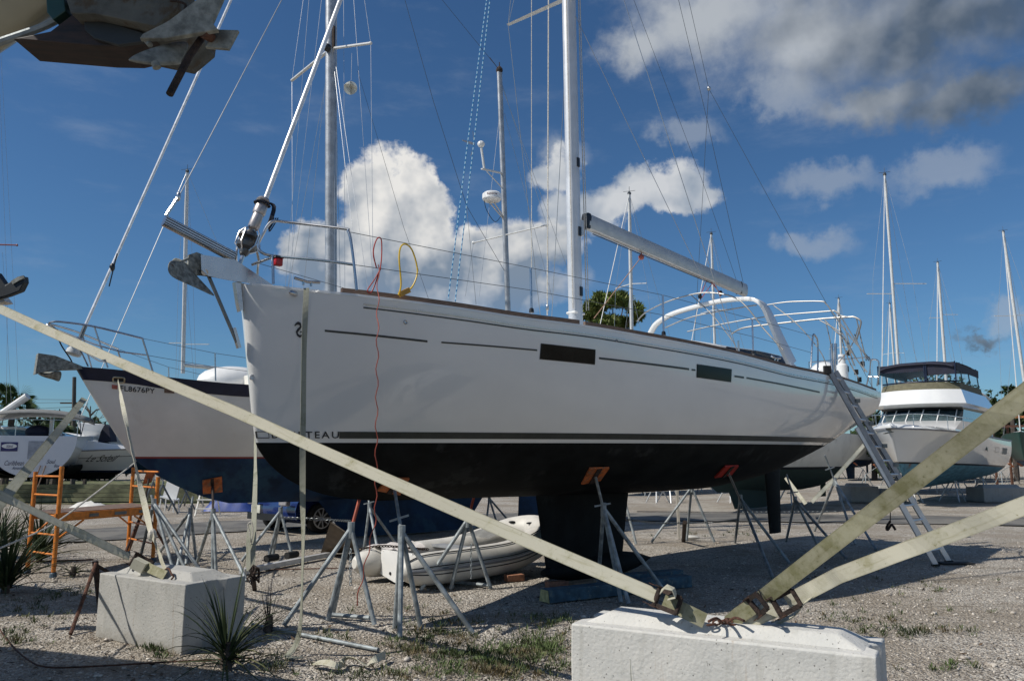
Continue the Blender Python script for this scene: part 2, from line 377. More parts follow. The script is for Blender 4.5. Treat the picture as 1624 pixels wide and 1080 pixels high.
class Frame:
    """a boat's own axes: x aft from the stem head, y to starboard (port is -y), z up"""
    def __init__(s, ox, oy, deg):
        s.o = Vector((ox, oy, 0)); a = R(deg); s.ex = Vector((math.cos(a), math.sin(a), 0)); s.ey = Vector((-math.sin(a), math.cos(a), 0))
    def w(s, x, y, z): return s.o + s.ex * x + s.ey * y + Vector((0, 0, z))
    def l(s, p): q = Vector(p) - s.o; return (q.dot(s.ex), q.dot(s.ey), q.z)
    def side(s, px, py, lat=0.0):
        d = ray(px, py); t = (lat - (EYE - s.o).dot(s.ey)) / d.dot(s.ey); return EYE + d * t
    def cross(s, px, py, x):
        d = ray(px, py); t = (x - (EYE - s.o).dot(s.ex)) / d.dot(s.ex); return EYE + d * t
    def mir(s, p): x, y, z = s.l(p); return s.w(x, -y, z)
class Hull:
    def __init__(s, fr, L, B, Zd, Zk, xs, p, q, Zw, fit=None):
        s.fr, s.L, s.B, s.Zd_, s.Zk, s.xs, s.p, s.q, s.Zw = fr, L, B, Zd, Zk, xs, p, q, Zw
        if fit:
            tab = []
            for (px, py) in fit:
                d = ray(px, py); lo, hi = -.3, L + 1
                def g(x):
                    b = interp(B, x); t = (-b - (EYE - fr.o).dot(fr.ey)) / d.dot(fr.ey); P = EYE + d * t
                    return (P - fr.o).dot(fr.ex) - x, P.z
                for _ in range(50):
                    mdl = (lo + hi) / 2
                    if g(mdl)[0] > 0: lo = mdl
                    else: hi = mdl
                tab.append((mdl, g(mdl)[1]))
            s.Zd_ = tab
    def Zd(s, x): return interp(s.Zd_, x)
    def hb(s, x, z):
        zd, zk = s.Zd(x), interp(s.Zk, x); b = interp(s.B, x)
        if z >= zd: return b
        u = min(1, max(0, (zd - z) / max(zd - zk, .01))); return b * (1 - u ** interp(s.p, x)) ** (1 / interp(s.q, x))
    def pt(s, sx, z, side=-1, off=0.0):
        """sx = nominal station 0..L; stem shift from xs(z)"""
        x0 = interp(s.xs, z); x = x0 + (s.L - x0) * (sx / s.L)
        return s.fr.w(x, side * (s.hb(sx, z) + off), z)
    def hit(s, px, py, off=.004):
        d = ray(px, py); lat = -interp(s.B, 3)
        for _ in range(25):
            P = s.fr.side(px, py, lat); x, y, z = s.fr.l(P); x0 = interp(s.xs, z); sx = (x - x0) / (s.L - x0) * s.L
            lat = .5 * lat + .5 * -(s.hb(sx, z) + off)
        P = s.fr.side(px, py, lat); x, y, z = s.fr.l(P); x0 = interp(s.xs, z)
        return ((x - x0) / (s.L - x0) * s.L, z)
    def surf(s, z0f, z1f, n, sts, off=0.0, sides=(-1, 1)):
        mb = MB()
        for sd_ in sides:
            rings = []
            for sx in sts:
                a, b = z0f(sx), z1f(sx); zk = interp(s.Zk, sx); a = max(a, zk); b = max(b, zk)
                rings.append([s.pt(sx, a + (b - a) * (i / n), sd_, off) for i in range(n + 1)])
            mb.loft(rings, close=False)
        return mb
    def decal(s, name, quadpx, m, parent, off=.004, nu=10, nv=3):
        c = [s.hit(*p) for p in quadpx]; mb = MB(); rings = []
        for i in range(nu + 1):
            u = i / nu; a = (c[0][0] + (c[1][0] - c[0][0]) * u, c[0][1] + (c[1][1] - c[0][1]) * u); b = (c[3][0] + (c[2][0] - c[3][0]) * u, c[3][1] + (c[2][1] - c[3][1]) * u)
            rings.append([s.pt(a[0] + (b[0] - a[0]) * j / nv, a[1] + (b[1] - a[1]) * j / nv, -1, off) for j in range(nv + 1)])
        return mb.loft(rings, close=False).build(name, m, parent)
def stations(L, n=40, dense=1.6):
    return [0, .006, .012, .02, .03, .06, .1, .16] + [.16 + (L - .16) * ((i / n) ** 1.25) for i in range(1, n + 1)]
# ------------------------------------------------------------------ ground
def gravelmat():
    m = bpy.data.materials.new('shell_gravel'); m.use_nodes = True; nt = m.node_tree; b = nt.nodes['Principled BSDF']; q = NB(nt)
    co = q.n('ShaderNodeTexCoord').outputs['Object']
    wob = q.v('ADD', co, q.v('SCALE', q.n('ShaderNodeTexNoise').outputs['Color'], sc=0.0))
    def vor(scale):
        v = q.n('ShaderNodeTexVoronoi'); nt.links.new(wob, v.inputs['Vector']); v.inputs['Scale'].default_value = scale; return v
    v1 = vor(34); v2 = vor(75)
    sx = q.n('ShaderNodeSeparateColor'); nt.links.new(v1.outputs['Color'], sx.inputs[0])
    s2 = q.n('ShaderNodeSeparateColor'); nt.links.new(v2.outputs['Color'], s2.inputs[0])
    c = q.mix(sx.outputs[0], (.28, .245, .205), (.60, .55, .475))
    c = q.mix(q.m('GREATER_THAN', s2.outputs[1], .86), c, (.70, .67, .60))
    c = q.mix(q.m('GREATER_THAN', s2.outputs[2], .90), c, (.10, .085, .07))
    big = q.noise(co, .55, 6, .65)
    c = q.mix(q.m('MULTIPLY', q.ss(big, .40, .60), .62), c, (.27, .225, .17))
    rut = q.noise(q.v('MULTIPLY', co, (.5, 3.2, 1)), .9, 6, .65); c = q.mix(q.m('MULTIPLY', q.ss(rut, .55, .68), .55), c, (.20, .17, .13))
    big2 = q.noise(co, 1.9, 7, .7)
    c = q.mix(q.m('MULTIPLY', q.ss(big2, .56, .70), .6), c, (.15, .125, .095))
    nt.links.new(c, b.inputs['Base Color']); b.inputs['Roughness'].default_value = .95; b.inputs['Specular IOR Level'].default_value = .15
    h = q.m('ADD', q.m('MULTIPLY', v1.outputs['Distance'], -1.0), q.m('MULTIPLY', v2.outputs['Distance'], -.5))
    h = q.m('ADD', h, q.m('MULTIPLY', q.noise(co, 7, 6, .7), .9))
    bn = q.n('ShaderNodeBump'); bn.inputs['Strength'].default_value = 1.0; bn.inputs['Distance'].default_value = .028
    nt.links.new(h, bn.inputs['Height']); nt.links.new(bn.outputs[0], b.inputs['Normal'])
    return m
gravel = gravelmat()
mb = MB()
# one sheet; fine and gently uneven near by, coarse to the horizon
xs_ = [-1500, -400, -120, -50, -30] + [-20 + i * .5 for i in range(81)] + [30, 50, 120, 400, 1500]
ys_ = [-300, -60, -15] + [-4 + i * .5 for i in range(65)] + [32, 40, 60, 110, 300, 1800]
from mathutils import noise as mn
def gz(x, y): return -.012 + .018 * mn.noise(Vector((x * .6, y * .6, 3))) if abs(x) < 20 and -4 < y < 28 else -.012
V = [(x, y, gz(x, y)) for x in xs_ for y in ys_]; ny = len(ys_)
Fc = [(i*ny+j, (i+1)*ny+j, (i+1)*ny+j+1, i*ny+j+1) for i in range(len(xs_)-1) for j in range(ny-1)]
struct('ground', mb.add(V, Fc), gravel)
# road curving across behind the boats
asph = M('worn_asphalt', (.12, .115, .105), .9, var=.2, vs=1.2, bump=.5, bs=60, col2=(.17, .16, .14), c2s=.6)
cl = smooth_path([(-60, -16, 0), (-26, 2, 0), (-9.6, 17.0, 0), (-5.8, 20.4, 0), (-.3, 22.6, 0), (5.2, 22.8, 0), (11.5, 21.6, 0), (24, 18.6, 0), (60, 9, 0)], 10)
mb = MB(); rings = []
for i, p in enumerate(cl):
    d = (cl[min(i+1, len(cl)-1)] - cl[max(i-1, 0)]).normalized(); n = Vector((-d.y, d.x, 0)); wd = 1.55
    jit = .09 * math.sin(i * 1.7) + .05 * math.sin(i * 4.1)
    rings.append([p + n * (wd + jit) + Vector((0, 0, .012)), p + Vector((0, 0, .03)), p - n * (wd - jit) + Vector((0, 0, .012))])
struct('road', mb.loft(rings, close=False), asph)
# grass verge beyond the road
gverge = M('dry_grass', (.10, .115, .045), .95, var=.3, vs=3, bump=.8, bs=30, col2=(.22, .19, .11), c2s=1.5)
mb = MB(); mb.add([(-60, 34, .004), (-14, 29, .004), (-2, 33, .004), (-2, 60, .004), (-60, 60, .004)], [(0, 1, 2, 3, 4)])
struct('grass_verge', mb, gverge)

# loose stones of the near gravel, real geometry
rng = np.random.default_rng(3)
def scatter_stones(n):
    phi = (1 + 5 ** .5) / 2
    base = np.array([(-1, phi, 0), (1, phi, 0), (-1, -phi, 0), (1, -phi, 0), (0, -1, phi), (0, 1, phi), (0, -1, -phi), (0, 1, -phi), (phi, 0, -1), (phi, 0, 1), (-phi, 0, -1), (-phi, 0, 1)]) / 1.9
    fc = np.array([(0,11,5),(0,5,1),(0,1,7),(0,7,10),(0,10,11),(1,5,9),(5,11,4),(11,10,2),(10,7,6),(7,1,8),(3,9,4),(3,4,2),(3,2,6),(3,6,8),(3,8,9),(4,9,5),(2,4,11),(6,2,10),(8,6,7),(9,8,1)])
    V = []; F = []
    for k in range(n):
        y = 3.0 + 13 * rng.random() ** 1.9; x = (rng.random() * 2 - 1) * (y * .70 + .5)
        s = (.006 + .012 * rng.random() ** 2.2) * (2.1 if rng.random() < .025 else 1)
        a = rng.random() * 6.28; ca, sa = math.cos(a), math.sin(a)
        P = base * (s * (0.7 + .6 * rng.random(3))) * np.array([1, 1, .6])
        P = P + rng.normal(0, s * .12, P.shape)
        P = np.stack([P[:, 0] * ca - P[:, 1] * sa, P[:, 0] * sa + P[:, 1] * ca, P[:, 2]], 1) + np.array([x, y, gz(x, y) + s * .25])
        V.append(P); F.append(fc + 12 * k)
    V = np.concatenate(V); F = np.concatenate(F); me = bpy.data.meshes.new('loose_gravel')
    me.vertices.add(len(V)); me.vertices.foreach_set('co', V.ravel()); me.loops.add(F.size); me.loops.foreach_set('vertex_index', F.ravel())
    me.polygons.add(len(F)); me.polygons.foreach_set('loop_start', np.arange(0, F.size, 3)); me.polygons.foreach_set('loop_total', np.full(len(F), 3))
    me.update(calc_edges=True)
    m = bpy.data.materials.new('loose_stone'); m.use_nodes = True; nt = m.node_tree; b = nt.nodes['Principled BSDF']; q = NB(nt)
    co = q.n('ShaderNodeTexCoord').outputs['Object']
    wn = q.n('ShaderNodeTexVoronoi'); nt.links.new(co, wn.inputs['Vector']); wn.inputs['Scale'].default_value = 28
    sx = q.n('ShaderNodeSeparateColor'); nt.links.new(wn.outputs['Color'], sx.inputs[0])
    nt.links.new(q.mix(sx.outputs[0], (.20, .17, .14), (.62, .57, .50)), b.inputs['Base Color']); b.inputs['Roughness'].default_value = .9
    me.materials.append(m); o = bpy.data.objects.new('loose_gravel', me); C.objects.link(o)
    tag(o, 'loose pale gravel stones strewn over the yard', 'gravel', kind='stuff')
scatter_stones(26000)
# ------------------------------------------------------------------ the big white sailboat
FB = Frame(-2.55, 7.3, 45.6)
B = [(0, .0), (.006, .04), (.02, .072), (.05, .105), (.1, .145), (.3, .27), (.6, .46), (1, .72), (2, 1.2), (3, 1.52), (4, 1.74), (5, 1.88), (6, 1.95), (7, 1.98), (9, 1.94), (11.1, 1.78)]
xs = [(1.0, 1.75), (1.17, 1.6), (1.22, 1.15), (1.32, .78), (1.45, .52), (1.6, .34), (1.76, .235), (2.4, .13), (3.3, 0)]
HB = Hull(FB, 11.1, B, None, [(0, 1.17), (6, 1.12), (8, 1.22), (9.5, 1.50), (10.6, 1.83), (11.1, 1.98)], xs,
          [(0, 1.3), (2, 1.9), (5, 2.9), (9, 2.6), (11.1, 2.3)], [(0, 1.15), (2, 1.5), (5, 2.1), (11.1, 2.1)], None,
          fit=[(369, 449), (459, 457), (545, 466), (600, 472), (720, 488), (840, 506), (920, 516), (1008, 531), (1172, 563), (1260, 586), (1305, 595), (1393, 622)])
Zw = lambda x: 1.752 + .0075 * x
sts = stations(11.1, 46)
boat = thing('white_sailboat', 'large white sloop with black bottom propped on stands, its bow nearest the camera at left', 'sailboat', FB.w(5, 0, 0))
tops = HB.surf(HB.Zd, Zw, 14, sts).build('topsides', gel, boat, ang=60)
bot = HB.surf(Zw, lambda x: interp(HB.Zk, x), 14, sts).build('bottom', antif, boat, ang=60)
# transom
ring = [HB.pt(11.1, HB.Zd(11.1) + (interp(HB.Zk, 11.1) - HB.Zd(11.1)) * i / 14, -1) for i in range(15)]; ring2 = [FB.mir(p) for p in ring]
MB().loft([ring, ring2], close=False).build('transom', gel, boat)
# deck, gunwale, teak toe rail
mb = MB(); rings = []
for sx in sts:
    zd = HB.Zd(sx); b = max(interp(HB.B, sx) - .03, .01); x0 = interp(xs, zd); x = x0 + (11.1 - x0) * sx / 11.1
    rings.append([FB.w(x, -b + 2 * b * i / 10, zd - .03 + .05 * (1 - (2 * i / 10 - 1) ** 2)) for i in range(11)])
mb.loft(rings, close=False).build('deck', deckw, boat)
def railstrip(name, x0, x1, h0, h1, off, m, sides=(-1, 1), n=40, inn=.05, par=None):
    mb = MB()
    for sd_ in sides:
        rings = []
        for i in range(n + 1):
            sx = x0 + (x1 - x0) * i / n; zd = HB.Zd(sx); q0 = interp(xs, zd); x = q0 + (11.1 - q0) * sx / 11.1; b = interp(HB.B, sx)
            rings.append([FB.w(x, sd_ * (b + off), zd + h0), FB.w(x, sd_ * (b + off), zd + h1), FB.w(x, sd_ * (b - inn), zd + h1), FB.w(x, sd_ * (b - inn), zd + h0)])
        mb.loft(rings)
    return mb.build(name, m, par or boat, smooth=False)
railstrip('gunwale', .05, 11.05, -.012, .012, .004, gel)
sA, _ = HB.hit(545, 464); sB, _ = HB.hit(922, 515); sC, _ = HB.hit(931, 517)
railstrip('toe_rail', sA, sB, .012, .062, -.02, teak)
railstrip('toe_rail', sC, 10.9, .012, .058, -.02, teak)
def seam(name, dz, hh, x0, x1, m, off=.004):
    return HB.surf(lambda x: HB.Zd(x) - dz, lambda x: HB.Zd(x) - dz - hh, 1, [x0 + (x1 - x0) * i / 50 for i in range(51)], off).build(name, m, boat)
seam('rub_seam', .105, .014, .9, 10.9, stripe); seam('rub_strip', .075, .012, .9, 10.9, ss_, .012)
# keel with bulb, rudder
def foil(fr, x0t, x1t, zt, x0b, x1b, zb, th, n=8):
    mb = MB(); rings = []
    for k in range(n + 1):
        t = k / n; a = x0t + (x0b - x0t) * t; b = x1t + (x1b - x1t) * t; z = zt + (zb - zt) * t; r = []
        for j in range(20):
            u = 2 * math.pi * j / 20; cx = .5 + .5 * math.cos(u); yy = math.sin(u) * th * .5 * (math.sqrt(max(cx, 0)) * .9 + .25) * (1.15 - cx * .4)
            r.append(fr.w(a + (b - a) * (1 - cx), yy, z))
        rings.append(r)
    return mb.loft(rings)
foil(FB, 4.05, 6.05, 1.25, 4.25, 5.85, .25, .24).build('keel', antif, boat)
mb = MB(); rings = []
for i in range(17):
    t = i / 16; r = .17 * (math.sin(math.pi * min(t * 1.02 + .02, 1)) ** .55); cx = 4.2 + 2.35 * t
    rings.append([FB.w(cx, math.cos(2*math.pi*j/16) * r * 1.25, .185 + math.sin(2*math.pi*j/16) * r) for j in range(16)])
mb.loft(rings).build('keel_bulb', antif, boat)
foil(FB, 10.12, 10.78, 1.80, 10.24, 10.68, .28, .10).build('rudder', antif, boat)
# stripes and ports
def line_px(name, a, b, w, m, nu=16):
    dy = w / 2; return HB.decal(name, [(a[0], a[1]-dy), (b[0], b[1]-dy), (b[0], b[1]+dy), (a[0], a[1]+dy)], m, boat, nu=nu, nv=1)
for a in ():
    pass
for a, b, w in [((515, 524.5), (678, 541.5), 3.4), ((700, 543), (852, 555.5), 2.6), ((950, 568), (1093, 585.5), 3.2), ((1097, 586.2), (1103, 587), 2.5), ((1165, 596.5), (1180, 598.7), 3), ((1184, 599.2), (1300, 622), 2.6)]:
    line_px('stripe', a, b, w, stripe)
for q in ([(859, 546), (943.5, 555), (942.5, 577), (857, 569)], [(1106, 578.5), (1160, 586), (1159, 605), (1105.5, 598)]):
    w = HB.decal('hull_window', q, glassd, boat, off=.006, nu=8, nv=4)
    cx = sum(p[0] for p in q) / 4; cy = sum(p[1] for p in q) / 4
    fr = HB.decal('window_frame', [(cx + (p[0] - cx) * 1.03, cy + (p[1] - cy) * 1.10) for p in q], blk, boat, off=.003, nu=8, nv=4)
    fr.parent = w; fr.location = (0, 0, 0)
HB.decal('hull_window', [(1345, 627), (1356, 629.5), (1356, 641), (1346, 639)], glassd, boat, off=.006)
# boot stripe above the paint line
st0 = HB.hit(538, 690)[0]
HB.surf(lambda x: Zw(x) + .105, lambda x: Zw(x) + .040, 1, [st0 + (9.9 - st0) * i / 50 for i in range(51)], .004).build('boot_stripe', stripeb, boat)
# builder's lettering and outline box at the bow, following the hull
def mapspan(x0px, x1px, y0px, y1px):
    a = HB.hit(x0px, y1px); b = HB.hit(x1px, y1px); c = HB.hit(x0px, y0px)
    dz = c[1] - a[1]
    def f(u, v): sx = a[0] + (b[0] - a[0]) * u; z = a[1] + (b[1] - a[1]) * u + dz * v; return HB.pt(sx, z, -1, .010)
    return f
lettering('hull_lettering', 'BENETEAU', txt, boat, mapspan(431, 537, 684.0, 695.0), spacing=1.3, bold=True)
f = mapspan(405.5, 427, 684, 695)
mb = MB()
for (u0, v0, u1, v1) in ((0, .9, 1, 1), (.05, 0, 1, .12), (0, 0, .08, 1), (.94, 0, 1, 1)):
    nn = 8; pp_ = [f(u0 + (u1 - u0) * i / nn, v) for v in (v0, v1) for i in range(nn + 1)]; mb.add(pp_, [(i, i + 1, nn + 2 + i, nn + 1 + i) for i in range(nn)])
mb.build('outline_badge', txt, boat, smooth=False)
# seahorse-like crest: a small S-shaped mark
sh = mapspan(467, 480, 512.5, 535)
def ribbon2(pts, ws, f):
    mb = MB(); V = []
    for i, (x, y) in enumerate(pts):
        a = pts[max(i-1, 0)]; b = pts[min(i+1, len(pts)-1)]; dx, dy = b[0]-a[0], b[1]-a[1]; l = math.hypot(dx, dy) or 1; w = ws[i] / 2
        V += [f(x - dy / l * w, y + dx / l * w), f(x + dy / l * w, y - dx / l * w)]
    mb.add(V, [(2*i, 2*i+1, 2*i+3, 2*i+2) for i in range(len(pts)-1)]); return mb
pp = [(.02, .80), (.2, .92), (.45, 1.0), (.72, .92), (.78, .76), (.62, .62), (.40, .50), (.25, .36), (.35, .18), (.6, .06), (.85, .12), (.95, .28), (.8, .40), (.62, .34)]
ribbon2(pp, [.08, .15, .22, .24, .2, .2, .22, .22, .2, .18, .16, .12, .1, .05], sh).build('hull_emblem', txt, boat, smooth=False)
# through-hull fittings
for (px, py, r) in ((643, 511, .022), (400, 598, .03), (978, 540, .012)):
    q = HB.hit(px, py); P = HB.pt(q[0], q[1], -1, .0); N = (HB.pt(q[0], q[1], -1, .1) - P)
    MB().lathe(P, N, [(0, r), (.01, r), (.014, r * .8), (.012, r * .55), (.004, r * .5)], 16).build('through_hull', ss_ if py < 590 else gel, boat)
# coachroof
def coach(x0, x1, tab):
    rings = []
    for i in range(33):
        x = x0 + (x1 - x0) * i / 32; w, h = interp(tab[0], x), interp(tab[1], x); zd = HB.Zd(x) + .0
        rings.append([FB.w(x, -w, zd), FB.w(x, -w + .05, zd + h * .55), FB.w(x, -w + .14, zd + h * .9), FB.w(x, -w * .5, zd + h * 1.0), FB.w(x, 0, zd + h * 1.05), FB.w(x, w * .5, zd + h * 1.0), FB.w(x, w - .14, zd + h * .9), FB.w(x, w - .05, zd + h * .55), FB.w(x, w, zd)])
    return rings
ct = ([(2.6, .35), (4, .95), (5.2, 1.28), (6.5, 1.42), (8.3, 1.45), (9.2, 1.42)], [(2.6, .02), (3.6, .13), (5.0, .24), (6.5, .34), (7.6, .40), (8.5, .38), (9.2, .12)])
MB().loft(coach(2.6, 9.2, ct), close=False).build('coachroof', deckw, boat, ang=50)
mb = MB(); rings = []
for i in range(21):
    x = 6.3 + 2.2 * i / 20; w, h = interp(ct[0], x), interp(ct[1], x); zd = HB.Zd(x); e = min(1, i / 3) * min(1, (20 - i) / 2 + .15)
    rings.append([FB.w(x, -(w - .00) - .01, zd + .10), FB.w(x, -(w - .045) - .012, zd + .10 + (h * .58 - .10) * e), FB.w(x, -(w - .12) - .01, zd + .10 + (h * .86 - .10) * e)])
mb.loft(rings, close=False).build('cabin_window', glassd, boat)
MB().loft([[FB.w(9.3, s * 1.3, HB.Zd(9.3)), FB.w(9.3, s * 1.3, HB.Zd(9.3) + .22), FB.w(9.3, s * 1.0, HB.Zd(9.3) + .22), FB.w(9.3, s * 1.0, HB.Zd(9.3))] for s in (-1, 1)]).build('cockpit_seat', deckw, boat, bevel=.02)
MB().sphere(FB.side(1308, 592, -.2), .30, 16, 10, sc=(1, 1, .8)).build('cushion', gel, boat)
# mast
mfoot = FB.side(913, 503, 0); mx, _, mz = FB.l(mfoot); ptop = FB.side(902, 0, 0); tx, _, tz = FB.l(ptop)
k = (17.2 - mz) / (tz - mz); topx = mx + (tx - mx) * k; MT = FB.w(topx, 0, 17.2)
def mastp(z): t = (z - mz) / (17.2 - mz); return FB.w(mx + (topx - mx) * t, 0, z)
def section_tube(p0, p1, a, b, n=24, axis=None, m=None):
    rings = []
    for p in (p0, (p0 + p1) / 2, p1):
        rings.append([p + FB.ex * math.cos(2*math.pi*j/n) * a + FB.ey * math.sin(2*math.pi*j/n) * b for j in range(n)])
    return MB().loft(rings)
mast = section_tube(mastp(mz - .35), MT, .112, .088).build('mast', alu, boat)
MB().bar(mastp(mz + .3) + FB.ex * .115, MT + FB.ex * .115, .03, .03, up=FB.ex).build('sail_track', aluw, mast)
for k, (dx, m, r) in enumerate(((-.115, ropew, .006), (.14, ropew, .007), (.15, ropew, .006))):
    MB().tube([mastp(mz + .1) + FB.ex * dx - FB.ey * (.05 + .03 * k), MT + FB.ex * dx - FB.ey * .05], r, 6).build('halyard', m, mast)
for z in (mz + .35, mz + 1.2, mz + 2.2):
    MB().box(mastp(z) - FB.ey * .092 + FB.ex * .02, (.05, .02, .13), Matrix.Rotation(R(45.6), 3, 'Z')).build('mast_fitting', blk, mast)
MB().box(mastp(mz + .05) , (.23, .17, .04), Matrix.Rotation(R(45.6), 3, 'Z')).build('mast_collar', deckw, boat, bevel=.03)
# boom
b0 = FB.side(930, 352, 0); b1 = FB.side(1181, 461, 0)
bd = (b1 - b0).normalized(); bu = FB.ey.cross(bd).normalized(); bu = bu if bu.z > 0 else -bu
rings = [[p + bu * y * .115 + FB.ey * x * .065 for x, y in ((-.8, -.85), (-1, -.3), (-1, .5), (-.75, .95), (0, 1), (.75, .95), (1, .5), (1, -.3), (.8, -.85), (0, -1))] for p in (b0, (b0 + b1) / 2, b1)]
boom = MB().loft(rings).build('boom', alud, boat, ang=50)
MB().loft([[p + bu * y * .125 + FB.ey * x * .07 for x, y in ((-.8, -.85), (-1, .5), (-.75, .95), (.75, .95), (1, .5), (.8, -.85))] for p in (b0 - bd * .03, b0 + bd * .03)]).build('boom_end_cap', blk, boom)
MB().loft([[p + bu * y * .125 + FB.ey * x * .07 for x, y in ((-.8, -.85), (-1, .5), (-.75, .95), (.75, .95), (1, .5), (.8, -.85))] for p in (b1 - bd * .22, b1 - bd * .20)]).build('boom_band', blk, boom)
MB().box((b0 + mastp(b0.z)) / 2 - Vector((0, 0, .12)), (.1, .06, .22), Matrix.Rotation(R(45.6), 3, 'Z')).build('gooseneck', alu, boat)
MB().tube([b0 + bd * .15 - bu * .14, b0 + bd * 1.7 - bu * .14, b0 + bd * 3.4 - bu * .13], .008, 6).build('reef_line', blk, boom)
bl = FB.side(1017, 408, 0)
MB().sphere(bl, .045, 10, 8).tube([bl, bl + bu * .1], .01, 6).build('sheet_block', M('red_block', (.30, .07, .05), .5), boom)
for px in ((1110, 470), (1143, 465)):
    p = FB.side(*px, 0); MB().sphere(p, .05, 10, 8, sc=(.7, .5, 1)).build('sheet_block', blk, boom)
# mainsheet
MB().tube([FB.side(1121, 445, 0), FB.side(1110, 470, .0)], .006, 6).tube([FB.side(1127, 447, 0), FB.side(1143, 465, .0)], .006, 6).tube([FB.side(1110, 476, 0), FB.side(1131, 448, 0), FB.side(1143, 470, 0)], .006, 6).build('mainsheet', roper, boat)
MB().tube([FB.side(1016, 409, 0), FB.side(1000, 430, .05), FB.side(942, 505, .3)], .007, 6).build('vang_line', M('tan_line', (.35, .2, .13), .7), boat)
# spreaders and standing rigging
sp = FB.side(806, 40, 1.0); spr = mastp(sp.z + .12)
def flatbar(a, b, w0, w1): return MB().loft([[p + FB.ex * w * s1 + Vector((0, 0, .018 * s2)) for s1, s2 in ((-1, 0), (0, 1), (1, 0), (0, -1))] for p, w in ((a, w0), (b, w1))])
for z in (sp.z, sp.z + 3.6):
    for sgn in (-1, 1):
        x, y, _ = FB.l(sp); f = 1 if z == sp.z else .75
        tip = FB.w(mx + (x - mx) * f, sgn * y * f, z); flatbar(mastp(z + .12), tip, .05, .035).build('spreader', aluw, boat)
cp = FB.w(*FB.l(FB.side(1172, 566, -1.72))); cpS = FB.mir(cp)
sx_, sy_, sz_ = FB.l(sp)
def wireb(name, pts, r=.0045, m=wire, par=None): return MB().tube(pts, r, 6).build(name, m, par or boat)
for cpx, sg in ((cp, -1), (cpS, 1)):
    tip = FB.w(sx_, sg * sy_, sz_)
    wireb('shroud', [cpx, tip, mastp(16.6)], .005)
    wireb('shroud', [cpx + FB.ex * .04, mastp(sz_ + .05)], .0045)
    wireb('shroud', [tip, mastp(sz_ + 3.6)], .004)
    MB().tube([cpx - Vector((0, 0, .12)), cpx + Vector((0, 0, .22))], .014, 8).build('turnbuckle', ss_, boat)
# extra vertical wires seen beside the mast (halyards led to the foredeck)
wireb('halyard', [FB.side(843, 497, .5), FB.side(843, 0, .5) + Vector((0, 0, 0))], .005, ropew)
wireb('halyard', [FB.side(868, 500, .3), FB.side(870, 0, .3)], .009, ropew)
MB().sphere(FB.side(868, 488, .3), .04, sc=(.6, .6, 1.4)).build('shackle', ss_, boat)
# blue-flecked halyards lead forward
bfl = bpy.data.materials.new('blue_fleck_rope'); bfl.use_nodes = True; q = NB(bfl.node_tree)
wv = q.n('ShaderNodeTexCoord').outputs['Object']; spz = q.n('ShaderNodeSeparateXYZ'); bfl.node_tree.links.new(wv, spz.inputs[0])
bfl.node_tree.links.new(q.mix(q.m('GREATER_THAN', q.m('SINE', q.m('MULTIPLY', spz.outputs[2], 95)), .1), (.35, .55, .68), (.01, .16, .36)), bfl.node_tree.nodes['Principled BSDF'].inputs['Base Color'])
wireb('halyard', [FB.side(711, 474, .35), FB.side(740, 240, .3), FB.side(772, 0, .2)], .0065, bfl)
wireb('halyard', [FB.side(722, 478, .3), FB.side(750, 240, .25), FB.side(777, 0, .15)], .0065, bfl)
# backstay with bridle, topping lift
bk = FB.side(1124, 141, 0); MB().sphere(bk, .04, 8, 6).build('bridle_plate', ss_, boat)
wireb('backstay', [MT, FB.side(1092, 0, 0), bk], .004, wired)
q1 = HB.pt(10.7, HB.Zd(10.7), -1); wireb('backstay', [bk, q1], .004, wired); wireb('backstay', [bk, FB.mir(q1)], .004, wired)
wireb('topping_lift', [b1 - bd * .05 + bu * .13, FB.side(1122, 193, 0), FB.side(1076, 0, 0), mastp(16.9)], .004, wired)
wireb('topping_lift', [b1 - bd * .3 + bu * .13, FB.side(1113, 285, 0), FB.side(1005, 0, 0), mastp(13.9)], .003, wired)
# forestay with furled foil and furler drum
f0 = FB.side(400, 372, 0); f1 = FB.side(540, 0, 0); fd = (f1 - f0).normalized()
tt = (16.2 - f0.z) / fd.z
MB().tube([f0 + fd * .35, f0 + fd * tt], .024, 12).build('furled_forestay', M('furler_foil_white', (.78, .78, .78), .3, .2), boat)
base = FB.side(388, 398, 0)
MB().tube([base - fd * .2, f0 + fd * .4], .02, 10).build('stay_fitting', ss_, boat)
dr = MB().lathe(base - fd * .03, fd, [(-.02, .03), (0, .045), (.04, .05), (.06, .09), (.10, .10), (.105, .045), (.16, .045), (.165, .105), (.19, .105), (.21, .06), (.24, .05)], 22).build('furler_drum', M('drum_metal', (.10, .10, .10), .35, .6), boat)
MB().lathe(base + fd * .24, fd, [(0, .045), (.02, .055), (.16, .05), (.17, .04)], 16).build('furler_torque_tube', M('dull_metal', (.42, .38, .36), .4, .7), boat)
MB().lathe(base + fd * .40, fd, [(0, .055), (.02, .062), (.12, .058), (.14, .045)], 16).lathe(base + fd * .52, fd, [(0, .05), (.03, .07), (.06, .05)], 14).build('furler_swivel', M('dull_metal', (.42, .38, .36), .4, .7), boat)
mb = MB()
for k in range(5):
    a = k * 1.256; u = fd.orthogonal().normalized(); w = fd.cross(u); o = u * math.cos(a) * .11 + w * math.sin(a) * .11
    mb.tube([base + o * .5, base + o + fd * .05, base + o + fd * .18, base + o * .6 + fd * .24], .007, 6)
mb.build('drum_cage', ss_, dr)
mb = MB(); p0 = base + fd * .52
for k in range(6):
    u = fd.orthogonal().normalized(); w = fd.cross(u); pts = [p0 + (u * math.cos(a * .7 + k) + w * math.sin(a * .7 + k)) * (.06 + .004 * k) + fd * (.01 * math.sin(a + k)) for a in range(10)]
    mb.tube(pts, .006, 5)
pt_ = FB.side(424, 358, -.1)
